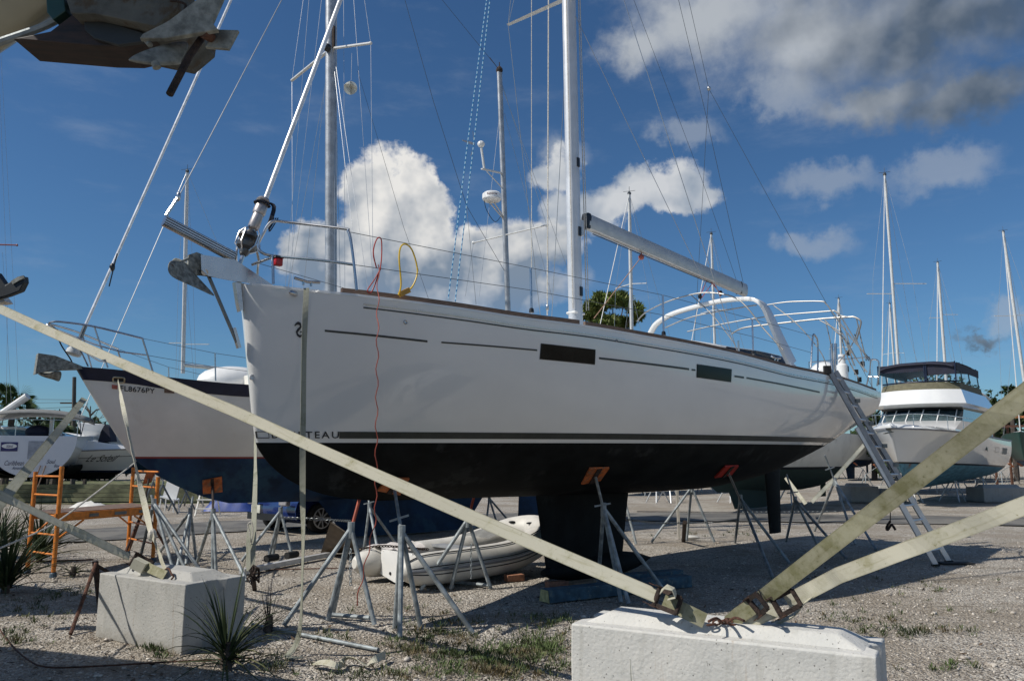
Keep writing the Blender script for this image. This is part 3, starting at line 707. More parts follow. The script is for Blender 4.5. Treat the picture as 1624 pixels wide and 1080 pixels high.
for k in range(4): mb.tube(smooth_path([p0 + Vector((.02, 0, .02)), p0 + Vector((.10 + .01 * k, 0, -.03)), pt_ + Vector((.006 * k, 0, -.02 * k)), p0 + Vector((.10 + .02 * k, 0, -.14))], 5), .006, 5)
mb.build('furling_line', M('dark_blue_line', (.015, .02, .035), .8), boat)
# pulpit
def railpx(name, pts, r=.0135, m=ss_, seg=10, par=None, mir=False, sm=True):
    P = [FB.side(a, b, c) for a, b, c in pts]
    if mir: P = [FB.mir(p) for p in P]
    return MB().tube(smooth_path(P, 6) if sm else P, r, seg).build(name, m, par or boat)
PT = [(411, 392, -.22), (411, 384, -.22), (418, 370, -.25), (425.5, 357, -.27), (435, 351, -.30), (460, 353, -.36), (545, 363, -.80), (552, 367, -.84), (556, 380, -.87), (560.5, 412, -.90), (565.5, 460, -.93)]
railpx('pulpit_rail', PT); railpx('pulpit_rail', PT, mir=True)
PM = [(411, 384, -.22), (410, 393, -.22), (416, 401, -.25), (434, 406, -.30), (500, 412, -.62), (562, 420, -.90)]
railpx('pulpit_rail', PM); railpx('pulpit_rail', PM, mir=True)
railpx('pulpit_post', [(432.5, 406, -.30), (433.5, 450, -.33)], sm=False); railpx('pulpit_post', [(432.5, 406, -.30), (433.5, 450, -.33)], sm=False, mir=True)
railpx('pulpit_brace', [(400, 420, -.05), (432, 408, -.30)], sm=False)
MB().box(FB.side(441, 416, -.33), (.075, .06, .075), Matrix.Rotation(R(45), 3, 'Z')).build('nav_lamp', signr, boat, bevel=.012)
MB().box(FB.side(441, 408.5, -.33), (.085, .07, .02), Matrix.Rotation(R(45), 3, 'Z')).build('nav_lamp_housing', blk, boat)
# stanchions and lifelines
tops_, mids_ = [FB.side(553, 368, -.85)], [FB.side(561, 420, -.90)]
for (px, yt, yb) in ((720, 402, 478), (843, 425, 496), (1052.5, 468, 532), (1194.5, 506, 562)):
    s_, z_ = HB.hit(px, yb - 2); s_ = max(s_, 0); bb = interp(HB.B, s_) - .09; a = FB.side(px, yb, -bb); t = FB.side(px - 1.5, yt, -bb + .02)
    if px != 720:
        for mirr in (0, 1):
            A, T = (a, t) if not mirr else (FB.mir(a), FB.mir(t))
            st = MB().tube([A, T], .0125, 8).build('stanchion', ss_, boat); MB().lathe(A, (0, 0, 1), [(0, .028), (.04, .024), (.05, .014)], 10).build('stanchion_base', blk, st)
        tops_.append(t); mids_.append(a + (t - a) * .5)
g0 = FB.side(1290, 533, -1.75); g0b = FB.side(1287, 587, -1.75); tops_.append(g0); mids_.append((g0 + g0b) / 2)
for sg in (0, 1):
    f = (lambda p: p) if not sg else FB.mir
    wireb('lifeline', [f(p) for p in tops_], .0032, wired); wireb('lifeline', [f(p) for p in mids_], .0032, wired)
railpx('gate_post', [(1286, 583, -1.75), (1289, 535, -1.75), (1293, 533, -1.75), (1297, 545, -1.72), (1297, 588, -1.72)])
# white arch over the companionway
def archpath():
    pts = [(1256, 577, -1.5), (1238, 540, -1.46), (1222, 505, -1.40), (1210, 483, -1.32), (1199, 476, -1.18), (1180, 474.5, -.9), (1150, 476.5, -.3), (1110, 485, .4), (1075, 495, .9), (1052, 506, 1.2), (1040, 516, 1.36), (1033, 530, 1.46)]
    P = []
    xc = FB.l(FB.side(1256, 577, -1.5))[0]
    for (a, b, c) in pts: P.append(FB.side(a, b, c))
    return P, xc
AP, xc = archpath(); 
# keep the arch in one athwartships plane: project pixels onto plane x = xc-0.25*z'
AP = [FB.cross(a, b, xc - .42 * max(0, (590 - b) / 110)) for (a, b) in ((1256, 577), (1240, 545), (1224, 510), (1213, 488), (1202, 478), (1186, 474.5), (1150, 476.5), (1110, 485), (1075, 495), (1055, 504), (1040, 515), (1032, 528))]
sp_ = smooth_path(AP, 5); rings = []
for i, p in enumerate(sp_):
    d = (sp_[min(i+1, len(sp_)-1)] - sp_[max(i-1, 0)]).normalized(); t = i / (len(sp_) - 1); wdt = .15 * (1 - .66 * min(1, max(0, t - .05) * 2.6)); u = FB.ex; n = d.cross(u).normalized(); u = n.cross(d)
    rings.append([p + u * wdt * a + n * .030 * b for a, b in ((-1, -.8), (-.9, -1), (.9, -1), (1, -.8), (1, .8), (.9, 1), (-.9, 1), (-1, .8))])
MB().loft(rings).build('cockpit_arch', gel, boat, ang=50)
# sprayhood and bimini tubes
hoopm = M('tarnished_hoop_steel', (.30, .29, .27), .42, .6)
def bow_hoop(pts, r=.0125): return MB().tube(smooth_path([FB.side(*p) for p in pts], 6), r, 8).build('canopy_hoop', ss_, boat)
def hoopx(pxs, x, lean=0.0, r=.0105, name='canopy_hoop'):
    P = [FB.cross(a, b, x + lean * (590 - b) / 110) for a, b in pxs]; return MB().tube(smooth_path(P, 6), r, 8).build(name, hoopm, boat)
hoopx([(1010, 510), (1025, 495), (1060, 478), (1103, 466), (1135, 465), (1165, 472), (1185, 488), (1210, 520), (1242, 555)], 7.2)
hoopx([(1055, 520), (1100, 502), (1180, 487), (1200, 484)], 7.9)
hoopx([(1090, 526), (1140, 515), (1218, 502), (1310, 494), (1325, 494), (1335, 505), (1360, 545), (1378, 572)], 9.9)
hoopx([(1215, 484), (1250, 479), (1300, 478), (1310, 482), (1320, 495), (1345, 530), (1380, 570)], 9.6)
hoopx([(1160, 530), (1180, 520), (1235, 513), (1300, 506), (1345, 503), (1355, 503), (1364, 508), (1365, 515), (1358, 540)], 10.3, r=.015)
hoopx([(1358, 503), (1366, 540), (1374, 572)], 10.6); hoopx([(1308, 508), (1325, 525), (1340, 540), (1355, 580)], 10.3, r=.012)
hoopx([(1330, 500), (1337, 545), (1350, 580), (1362, 600)], 10.5); hoopx([(1340, 520), (1352, 560), (1375, 590)], 10.2)
for pz in ([(1226, 484), (1262, 512), (1300, 556), (1312, 585)], [(1300, 508), (1322, 520), (1338, 532), (1350, 560)], [(1362, 515), (1352, 545), (1330, 575)], [(1325, 494), (1332, 500), (1345, 503)], [(1310, 512), (1318, 548), (1324, 590)], [(1355, 530), (1366, 560), (1371, 590)]):
    hoopx(pz, 10.2, r=.009)
hoopx([(1096, 468), (1130, 500), (1165, 545)], 7.6, r=.008)
# stern rail
def P2(px, py, x): return FB.cross(px, py, x)
mb = MB(); mb.tube(smooth_path([P2(1374, 612, 10.9), P2(1379, 590, 10.9), P2(1381, 573, 10.9), P2(1384, 570, 10.9), P2(1393, 573, 10.9), P2(1394, 590, 10.9), P2(1391, 612, 10.9)], 5), .013, 8)
mb.tube([P2(1378, 597, 10.9), P2(1393, 598, 10.9)], .01, 8)
mb.build('stern_rail', ss_, boat)
for ya, yb in ((-1.7, -.6), (.6, 1.7)):
    h = HB.Zd(10.9); MB().tube([FB.w(10.9, ya, h), FB.w(10.9, ya, h + .62), FB.w(10.9, yb, h + .62), FB.w(10.9, yb, h)], .013, 8).build('stern_rail', ss_, boat)
for px in (1320, 1326):
    railpx('helm_pedestal', [(px, 600, -.9), (px - 1, 545, -.9)], r=.03, sm=False)
MB().lathe(FB.side(1337, 606, -1.2), (0, 0, 1), [(0, .1), (.3, .1), (.33, .07), (.5, .06)], 14).build('life_light', gel, boat)
MB().lathe(FB.side(1337, 590, -1.2), (0, 0, 1), [(0, .104), (.1, .104)], 14).build('light_band', blk, boat)
for (px, py) in ((1358, 590), (1345, 560), (1368, 577), (1363, 602)):
    MB().box(FB.side(px, py, -1.3), (.06, .05, .09)).build('rail_clamp', rubber, boat)
# side-deck cleat and fairlead
def cleat(px, py, lat, s=1):
    p = FB.side(px, py, lat); mb = MB().tube([p - FB.ex * .13 * s + Vector((0, 0, .05)), p + Vector((0, 0, .035)), p + FB.ex * .13 * s + Vector((0, 0, .05))], .014, 8)
    mb.tube([p - FB.ex * .04, p - FB.ex * .04 + Vector((0, 0, .04))], .012, 8).tube([p + FB.ex * .04, p + FB.ex * .04 + Vector((0, 0, .04))], .012, 8); return mb.build('deck_cleat', ss_, boat)
cleat(1231, 572, -1.86); cleat(487, 453, -.62)
s_, z_ = HB.hit(466, 466); P = HB.pt(s_, z_, -1, .012); MB().sphere(P, .035, 12, 8, sc=(2.2, .6, .8), rot=Matrix.Rotation(R(45.6 + 20), 3, 'Z')).build('bow_fairlead', ss_, boat)
# bowsprit tube on its bracket
a0 = FB.side(260, 350, .0); a1 = FB.side(371, 408, .0); dd = (a1 - a0).normalized(); un = FB.ey.cross(dd).normalized(); un = un if un.z > 0 else -un
spt = MB().loft([[p + un * y * .048 + FB.ey * x * .035 for x, y in ((-1, -.7), (-1, .7), (-.5, 1), (.5, 1), (1, .7), (1, -.7), (.5, -1), (-.5, -1))] for p in (a0, a1)]).build('bowsprit', ss_, boat, ang=30)
for o_ in (-.022, .0, .022): MB().bar(a0 + un * o_ - FB.ey * .036, a1 + un * o_ - FB.ey * .036, .003, .007, up=un).build('bowsprit_slot', blk, spt)
wireb('outer_stay_rod', [a0 + un * .05, FB.side(284, 311, 0)], .014, ss_); MB().sphere(FB.side(283, 312, 0), .035, sc=(.6, .6, 1.3)).build('stay_shackle', ss_, boat)
wireb('outer_forestay', [FB.side(284, 311, 0), FB.side(447, 0, 0), FB.side(447, 0, 0) + (FB.side(447, 0, 0) - FB.side(284, 311, 0)) * 1.4], .006, wire)
# anchor roller cheek plates, bobstay strut, stem plate
rp = [FB.side(*p, -.05) for p in ((318, 404), (372, 412), (432, 452), (420, 453), (366, 445), (330, 438), (319, 428))]
MB().prism(rp, FB.ey * -.006).build('anchor_roller', ss_, boat, smooth=False)
rp = [FB.side(*p, .07) for p in ((318, 404), (372, 412), (432, 452), (420, 453), (366, 445), (330, 438), (319, 428))]
MB().prism(rp, FB.ey * .006).tube([FB.side(325, 432, -.05), FB.side(325, 432, .07)], .03, 12).build('anchor_roller', ss_, boat, smooth=False)
MB().prism([FB.side(*p, -.03) for p in ((373, 447), (382, 447), (386, 490), (381, 494), (378, 480))], FB.ey * .06).build('stem_plate', ss_, boat, smooth=False)
MB().bar(FB.side(330, 436, .01), FB.side(377, 546, .01), .022, .03, up=FB.ey).build('bobstay_strut', M('dull_steel', (.16, .17, .17), .4, .7), boat)
MB().bar(FB.side(370, 520, .01), FB.side(379, 552, .01), .03, .045, up=FB.ey).build('strut_foot', ss_, boat)
# plough anchor hanging in the roller
FA = lambda px, py, lat: FB.side(px, py, lat)
mb = MB()
tip, heel = FA(342, 470, 0), FA(318, 437, 0)
Lw = [FA(268, 408, -.13), FA(263, 425, -.22), FA(267, 440, -.20), FA(300, 452, -.10), FA(342, 472, 0)]; Rw = [FA(276, 405, .16), FA(270, 415, .24), FA(272, 428, .22), FA(305, 445, .10), FA(342, 471, 0.004)]
ridge = [FA(300, 418, 0), FA(302, 424, 0), FA(306, 430, 0), FA(322, 447, 0), FA(342, 470, 0)]
for Wg in (Lw, Rw):
    mb.loft([Wg, ridge], close=False)
an = mb.build('plough_anchor', galva, boat, ang=80, solid=.012); an.modifiers.new('sub', 'SUBSURF').render_levels = 2
MB().prism([FA(*p, -.01) for p in ((300, 404), (312, 400), (322, 404), (324, 436), (312, 437), (298, 424))], FB.ey * .03).bar(FA(312, 432, .0), FA(372, 440, 0), .02, .05).build('anchor_shank', galva, an, smooth=False)
MB().bar(FA(276, 420, -.1), FA(300, 410, .0), .012, .02).build('anchor_bracket', galva, an)
# yellow and orange power cords, lashings
def cord(name, pts, r, m, parent=None, n=6, **k):
    P = smooth_path(pts, n); return MB().tube(P, r, 6).build(name, m, parent, **k)
cy = cord('yellow_cord_loop', [FB.side(*p) for p in ((632, 468, -.9), (636, 450, -.9), (633, 410, -.9), (636, 391, -.9), (645, 388, -.9), (655, 400, -.9), (662, 430, -.9), (655, 453, -.9), (645, 462, -.9), (634, 467, -.9))], .0085, ropey, loc=FB.side(634, 467, -.9))
tag(cy, 'yellow power cord looped over the white boat rail above the foredeck', 'power cord')
tmb = MB().bar(FB.side(634, 467, -.9), FB.side(649, 460, -.9), .03, .05).build('cord_plug', M('amber_plug', (.55, .28, .02), .4), cy)
P = []; random.seed(4)
for i in range(60):
    t = i / 59; px = 597 + 8 * t * 0 + 3 * math.sin(i * .35); py = 420 + (960 - 420) * t; lat = -1.12 - .1 * min(1, t * 5) 
    px = 600 + (594 - 600) * t if t < .75 else 595 - 55 * (t - .75) / .25 * .55
    P.append(FB.side(px + 2.2 * math.sin(i * 1.3), py, -1.55 if t > .2 else -1.1 - .45 * t / .2))
rc = MB().tube(P, .0042, 6).build('red_power_cord', ropeo, loc=P[-1]); tag(rc, 'kinked red power cord hanging down the white topsides from the bow rail', 'power cord')
mb = MB().tube(smooth_path([FB.side(*p) for p in ((597, 425, -1.1), (592, 400, -1.1), (598, 379, -1.1), (605, 382, -1.1), (604, 420, -1.1), (596, 440, -1.1), (583, 460, -1.1), (590, 462, -1.1), (604, 425, -1.1))], 6), .006, 6)
mb.build('cord_loop', roper, rc)
# ------------------------------------------------------------------ the blue-bottomed ketch behind
FK = Frame(-7.55, 13.5, 39)
KB = [(0, 0), (.01, .04), (.05, .09), (.4, .30), (1, .62), (2, 1.05), (3, 1.36), (5, 1.70), (7, 1.78), (9, 1.6), (11, 1.2), (12.2, .9)]
KX = [(.7, 3.4), (.8, 2.75), (1.0, 2.15), (1.3, 1.55), (1.62, 1.12), (2.3, .62), (3.3, 0)]
HK = Hull(FK, 12.2, KB, None, [(0, .78), (7, .72), (9.5, .95), (11.2, 1.45), (12.2, 2.0)], KX, [(0, 1.2), (3, 1.7), (7, 2.1), (12.2, 1.6)], [(0, 1.05), (3, 1.35), (7, 1.6), (12.2, 1.3)], None, fit=[(102, 580), (180, 586), (250, 597), (380, 609)])
HK.Zd_ = HK.Zd_ + [(8.5, HK.Zd_[-1][1] - .03), (12.2, HK.Zd_[-1][1] + .15)]
ZK = lambda x: 1.612
kst = stations(12.2, 34)
ketch = thing('blue_bottomed_ketch', 'old white ketch with blue bottom, red waterline and navy gunwale, behind the large white sloop', 'sailboat', FK.w(5, 0, 0))
HK.surf(lambda x: HK.Zd(x) - .22, lambda x: ZK(x) + .03, 10, kst).build('topsides', ketchg, ketch, ang=60)
HK.surf(HK.Zd, lambda x: HK.Zd(x) - .22, 2, kst, .012).build('gunwale_band', navy, ketch, ang=60)
HK.surf(lambda x: ZK(x) + .03, lambda x: ZK(x) - .0, 1, kst, .003).build('waterline_stripe', redp, ketch, ang=60)
HK.surf(ZK, lambda x: interp(HK.Zk, x), 12, kst).build('bottom', antib, ketch, ang=60)
mb = MB(); rings = []
for sx in kst:
    zd = HK.Zd(sx); b = max(interp(KB, sx) - .02, .005); x0 = interp(KX, zd); x = x0 + (12.2 - x0) * sx / 12.2
    rings.append([FK.w(x, -b + 2 * b * i / 8, zd - .02 + .04 * (1 - (2 * i / 8 - 1) ** 2)) for i in range(9)])
mb.loft(rings, close=False).build('deck', deckw, ketch)
r1 = [HK.pt(12.2, HK.Zd(12.2) + (2.0 - HK.Zd(12.2)) * i / 10, -1) for i in range(11)]
MB().loft([r1, [FK.mir(p) for p in r1]], close=False).build('transom', gelold, ketch)
foil(FK, 4.5, 9.0, .95, 5.3, 8.3, .02, .34).build('keel', antib, ketch)
foil(FK, 9.95, 11.1, 1.15, 9.9, 10.95, .22, .12).build('rudder', antib, ketch)
MB().loft([[FK.w(x, -w, HK.Zd(x)), FK.w(x, -w + .1, HK.Zd(x) + h), FK.w(x, w - .1, HK.Zd(x) + h), FK.w(x, w, HK.Zd(x))] for x, w, h in ((2.9, .7, .25), (5, 1.1, .42), (8.8, 1.15, .45))], close=True).build('cabin', gelold, ketch)
MB().sphere(FK.side(372, 606, 0.2), .55, 16, 10, sc=(1.3, 1, .55), rot=Matrix.Rotation(R(39), 3, 'Z')).build('deck_hood', deckw, ketch)
def kpx(a, b, lat=0.0): return FK.side(a, b, lat)
def ktube(name, pts, r=.014, m=ss_, sm=False, par=None, mir=False):
    P = [kpx(*p) for p in pts]
    if mir: P = [FK.mir(p) for p in P]
    if sm: P = smooth_path(P, 6)
    return MB().tube(P, r, 8).build(name, m, par or ketch)
for mm in (False, True):
    ktube('pulpit_rail', [(88, 522, -.02), (78, 513, -.10), (84, 510.5, -.18), (98, 510.5, -.25), (150, 518, -.5), (227, 537, -.85)], .017, sm=True, mir=mm)
    ktube('pulpit_rail', [(88, 522, -.05), (122, 535, -.30), (150, 546, -.5), (192, 558, -.8), (231, 563, -.85)], .013, mir=mm)
    ktube('pulpit_post', [(226, 537, -.85), (243.5, 593, -.88)], .016, mir=mm); ktube('pulpit_post', [(150, 519, -.48), (171, 583, -.55)], .014, mir=mm)
    ktube('lifeline', [(227, 537, -.85), (340, 560, -1.35), (420, 572, -1.6)], .004, wired, mir=mm); ktube('lifeline', [(231, 563, -.85), (340, 582, -1.35), (420, 592, -1.6)], .004, wired, mir=mm)
    ktube('stanchion', [(341, 560, -1.35), (342, 604, -1.35)], .013, mir=mm)
ktube('pulpit_post', [(128, 556, -.1), (140, 581, -.1)], .014)
kd = (kpx(250, 260) - kpx(136, 515)).normalized(); kb = kpx(120, 553)
ktz = (16.5 - kb.z) / kd.z
MB().tube([kpx(136, 515), kb + kd * ktz], .026, 10).build('furled_forestay', M('furler_foil_white', (.78, .78, .78)), ketch)
MB().tube([kb, kpx(136, 515)], .035, 10).build('furler_tube', M('dull_steel', (.16, .17, .17)), ketch)
MB().lathe(kb - kd * .13, kd, [(0, .05), (.01, .10), (.03, .125), (.13, .125), (.15, .11), (.155, .04)], 22).build('furler_drum', M('drum_white', (.6, .6, .58), .35), ketch)
wb = kpx(178, 424); MB().sphere(wb, .06, 10, 8, sc=(.8, .8, 1.3)).tube([wb - Vector((.03, 0, .35)), wb + Vector((.07, 0, .25))], .012, 6).build('stay_wrap', blk, ketch)
ktube('power_hose', [(90, 522, -.1), (96, 545, -.1), (112, 570, -.1), (116, 582, -.1)], .012, blk, sm=True)
# bow roller with claw anchor
MB().prism([kpx(*p, -.12) for p in ((56, 593), (61, 560), (88, 564), (124, 578), (140, 585), (100, 586), (76, 588))], FK.ey * .22).build('bow_roller', galva, ketch, smooth=False)
ka = MB().prism([kpx(*p, -.03) for p in ((64, 572), (100, 580), (100, 586), (70, 580))], FK.ey * .04).build('claw_anchor', galva, ketch, smooth=False)
MB().loft([[kpx(58, 590, -.2), kpx(70, 596, -.16), kpx(85, 590, -.12), kpx(101, 584, -.05)], [kpx(60, 594, 0), kpx(74, 600, 0), kpx(88, 603, 0), kpx(95, 609, 0)]], close=False).build('anchor_fluke', galva, ka, ang=80, solid=.02).modifiers.new('sub', 'SUBSURF').render_levels = 2
MB().loft([[kpx(58, 586, .2), kpx(72, 590, .16), kpx(88, 588, .1), kpx(101, 586, .05)], [kpx(60, 594, 0), kpx(74, 600, 0), kpx(88, 603, 0), kpx(95, 609, 0)]], close=False).build('anchor_fluke', galva, ka, ang=80, solid=.02).modifiers.new('sub', 'SUBSURF').render_levels = 2
# hawse fairlead and registration
def kspan(x0, x1, ytl, ybl, ybr):
    a = HK.hit(x0, ybl); b = HK.hit(x1, ybr); c = HK.hit(x0, ytl)
    return lambda u, v: HK.pt(a[0] + (b[0] - a[0]) * u + (c[0] - a[0]) * v, a[1] + (b[1] - a[1]) * u + (c[1] - a[1]) * v, -1, .02)
f = kspan(179, 197, 598, 606, 607); mb = MB()
rim = [f(.5 + .5 * max(-1, min(1, 1.25 * math.cos(t * math.pi / 8))), .5 + .5 * max(-1, min(1, 1.25 * math.sin(t * math.pi / 8)))) for t in range(17)]
hf = MB().tube(rim, .014, 6).build('hawse_fairlead', M('brass_chrome', (.5, .42, .28), .3, .8), ketch)
g = kspan(181, 195, 599.5, 604.5, 605.5); MB().add([g(0, 0), g(1, 0), g(1, 1), g(0, 1)], [(0, 1, 2, 3)]).build('hawse_opening', blk, hf, smooth=False)
lettering('registration_number', 'FL8676PY', txt, ketch, kspan(190.5, 245, 611.5, 620, 624.5), bold=True, spacing=1.05)
f = kspan(177, 186, 610, 616.5, 617.5); MB().add([f(0, 0), f(1, 0), f(1, 1), f(0, 1)], [(0, 1, 2, 3)]).build('registration_sticker', M('faded_red_sticker', (.45, .13, .10), .6), ketch, smooth=False)
f = kspan(260, 276, 616, 623, 624); MB().add([f(0, 0), f(1, 0), f(1, 1), f(0, 1)], [(0, 1, 2, 3)]).build('scuff_pad', teak, ketch, smooth=False)
# main mast
km0 = kpx(524.5, 470); kx, _, kz = FK.l(km0); kt = kpx(525, 0); kx2, _, kz2 = FK.l(kt)
def kmp(z): return FK.w(kx + (kx2 - kx) * (z - kz) / (kz2 - kz), 0, z)
def sect(p0, p1, a, b, fr, n=20): return MB().loft([[p + fr.ex * math.cos(2*math.pi*j/n) * a + fr.ey * math.sin(2*math.pi*j/n) * b for j in range(n)] for p in (p0, p1)])
kmast = sect(kmp(2.5), kmp(17), .125, .105, FK).build('mast', M('old_mast_alloy', (.42, .43, .44), .45, .65, var=.12, vs=5, bump=.1), ketch)
MB().bar(kmp(3) + FK.ex * .125, kmp(17) + FK.ex * .125, .035, .02).build('sail_track', alu, kmast)
sl = FK.cross(463, 128, kx + .05); sr = FK.cross(588, 69, kx + .05); sl2, sr2 = FK.l(sl), FK.l(sr)
for p in (sl, sr): MB().bar(kmp(sl.z * .5 + sr.z * .5), p, .07, .03).sphere(p, .035).build('spreader', aluw, kmast)
MB().sphere(kpx(519, 76, -.1), .09, 10, 8).build('mast_lamp', blk, kmast)
MB().bar(kmp(sl.z + .1) + FK.ey * -.13, kmp(sl.z - .4) - FK.ey * .12, .05, .05).build('mast_winch', rustd, kmast)
rd = kpx(556, 140, -.9); md = M('radar_reflector_disc', (.55, .56, .52), .5, .3)
for ax in (Vector((1, 0, 0)), Vector((0, 1, .2)), Vector((.2, .3, 1))):
    MB().lathe(rd - ax * .003, ax, [(0, .14), (.006, .14)], 20).build('radar_reflector', md, ketch)
def kw(name, pts, r=.006, m=wire): return MB().tube([kpx(*p) for p in pts], r, 5).build(name, m, ketch)
kw('reflector_line', [(557, 128, -.9), (558, 85, -.9)], .004)
P_ = lambda px, py, lat: (px, py, lat)
for pts in ([(588, 69, sr2[1]), (592, 470, -1.65)], [(588, 69, sr2[1]), (578, 0, sr2[1] + .12)], [(463, 128, sl2[1]), (464, 470, 1.65)], [(463, 128, sl2[1]), (481, 0, sl2[1] - .15)],
            [(532, 100, -.1), (585, 470, -1.6)], [(530, 110, -.1), (571, 470, -1.55)], [(520, 112, .1), (455, 470, 1.6)], [(518, 112, .1), (480, 470, 1.5)], [(510, 0, .3), (455, 470, 1.0)],
            [(490, 0, .6), (452, 460, 1.2)], [(545, 0, -.2), (547, 480, -.3)], [(561, 0, -.3), (593, 470, -1.0)], [(533, 140, -.1), (540, 480, -.1)], [(516, 150, .1), (516, 470, .1)], [(530, 0, 0), (531, 480, -.2)]):
    kw('shroud', pts, .0042)
kw('backstay', [(642, 0, 0), (687, 160, 0), (740, 327, 0), (806, 440, 0)], .006, wired); kw('backstay', [(740, 327, 0), (755, 483, -.6)], .005, wired); kw('backstay', [(740, 327, 0), (722, 483, .6)], .005, wired)
MB().tube([kmp(17), kpx(642, 0)], .006, 5).build('backstay', wired, ketch)
MB().tube([kmp(15.6), kmp(15.6) * .5 + kpx(797, 125) * .5 - Vector((0, 0, .25)), kpx(797, 118)], .005, 5).build('triatic_stay', wired, ketch)
kw('running_stay', [(567, 113, 0), (600, 223, 0), (640, 360, 0), (681, 478, 0)], .004, wired)
# mizzen with radar dome and wind generator
z0 = kpx(807, 500); z1 = kpx(792, 112); miz = sect(z0 - Vector((0, 0, .5)), z1, .075, .06, FK, 16).build('mizzen_mast', M('old_mast_alloy', (.4, .4, .4)), ketch)
MB().sphere(z1, .09, 8, 6, sc=(1, 1, 1.2)).tube([z1, z1 + Vector((0, 0, .22))], .012, 6).tube([z1, z1 + Vector((-.25, 0, .35))], .008, 5).build('masthead_fitting', rustd, miz)
zx = FK.l(z1)[0]
for q in ((751, 385), (867, 357)):
    p = FK.cross(q[0], q[1], zx + .1); MB().bar(kpx(801, 373), p, .05, .02).sphere(p, .045).build('spreader', aluw, miz)
radm = MB().lathe(kpx(780, 319, -.15), (0, 0, 1), [(-.02, .08), (.0, .20), (.04, .235), (.12, .24), (.17, .235), (.21, .19), (.225, .1), (.228, 0)], 26).build('radar_dome', M('radar_white', (.78, .78, .77), .3), miz)
dp = kpx(780, 319, -.15)
def radmap(u, v):
    a = R(-118 + 62 * u); return dp + Vector((math.cos(a) * .2415, math.sin(a) * .2415, .085 + .06 * v))
vs, fs = textmesh('Raymarine', bold=True); 
lettering('dome_lettering', 'Raymarine', M('maroon_lettering', (.12, .02, .03)), radm, radmap, bold=True)
for q in (((776, 321), (799, 348)), ((784, 322), (799, 345))): MB().tube([kpx(*q[0], -.15), kpx(*q[1], -.02)], .018, 8).build('radar_bracket', ss_, miz)
MB().tube(smooth_path([kpx(768, 318, -.15), kpx(772, 334, -.15), kpx(785, 352, -.1), kpx(795, 342, 0)], 5), .008, 6).build('radar_cable', blk, miz)
MB().tube([kpx(763, 232, -.2), kpx(768, 268, -.2)], .03, 10).build('generator_pole', aluw, miz)
MB().bar(kpx(764, 268, -.2), kpx(801, 276, 0), .06, .03).bar(kpx(772, 272, -.2), kpx(798, 300, 0), .02, .02).build('generator_bracket', aluw, miz)
gn = MB().sphere(kpx(763, 229, -.2), .085, 14, 10, sc=(1.1, 1, 1)).build('wind_generator', M('radar_white', (.7, .7, .7)), miz)
hub = kpx(752, 229, -.2)
for a in (100, 175, 250):
    v1 = Vector((-.12, .2, 0)).normalized(); e = Vector((math.cos(R(a)) * .55, .3 * math.cos(R(a)), math.sin(R(a)) * .8)).normalized() * .33
    MB().loft([[hub + e * t + Vector((0, 0, w)), hub + e * t + Vector((.012, .012, 0)), hub + e * t - Vector((0, 0, w))] for t, w in ((0, .03), (.4, .035), (1, .012))]).build('turbine_blade', M('translucent_grey_blade', (.45, .45, .46), .4), gn)
for pts in ([(795, 130, 0), (868, 360, -.5)], [(797, 140, 0), (905, 440, 0)], [(796, 150, 0), (760, 470, 0)], [(751, 385, .6), (738, 470, .8)], [(867, 357, -.6), (872, 470, -.8)], [(800, 180, 0), (875, 470, -.3)]): kw('mizzen_shroud', pts, .005)

# ------------------------------------------------------------------ boat whose bow juts in at the top left, close by
FN = Frame(-1.42, 2.30, 160)
NBt = [(0, 0), (.01, .02), (.06, .05), (.5, .17), (1, .36), (2, .80), (4, 1.5), (7, 1.6), (9, 1.1)]
HN = Hull(FN, 9, NBt, [(0, 3.49), (9, 3.2)], [(0, 1.1), (6, 1.05), (9, 1.7)], [(1.1, 3.0), (1.8, 2.4), (2.4, 1.6), (2.75, .75), (2.88, .3), (2.96, 0), (3.49, -.30)], [(0, 1.2), (9, 2)], [(0, 1.05), (9, 1.7)], None)
near = thing('beige_sailboat', 'beige hull and bowsprit jutting into the top left corner, close overhead', 'sailboat', FN.w(4, 0, 0))
beige = M('beige_gelcoat', (.30, .27, .19), .3, var=.05)
nst = stations(9, 24)
HN.surf(lambda x: HN.Zd(x) - .06, lambda x: 1.75, 12, nst).build('topsides', beige, near, ang=60); HN.surf(HN.Zd, lambda x: HN.Zd(x) - .06, 2, nst, .008).build('gunwale_band', greenc, near, ang=60)
HN.surf(lambda x: 1.75, lambda x: interp(HN.Zk, x), 8, nst).build('bottom', antib, near, ang=60)
mb = MB(); rings = []
for sx in nst:
    zd = HN.Zd(sx); b = max(interp(NBt, sx), .004); x0 = interp(HN.xs, zd); x = x0 + (9 - x0) * sx / 9; rings.append([FN.w(x, -b, zd), FN.w(x, 0, zd + .03), FN.w(x, b, zd)])
mb.loft(rings, close=False).build('deck', deckw, near)
foil(FN, 3.2, 6.5, 1.15, 3.6, 6.2, .03, .3).build('keel', antib, near)
def nd(px, py, y): return D(px, py, y - .31)
yb = 2.62
MB().tube(smooth_path([nd(-60, 88, yb - .02), nd(0, 67, yb - .02), nd(75, 40, yb), nd(118, 12, yb), nd(150, -12, yb)], 5), .012, 8).build('stem_strap', galv, near)
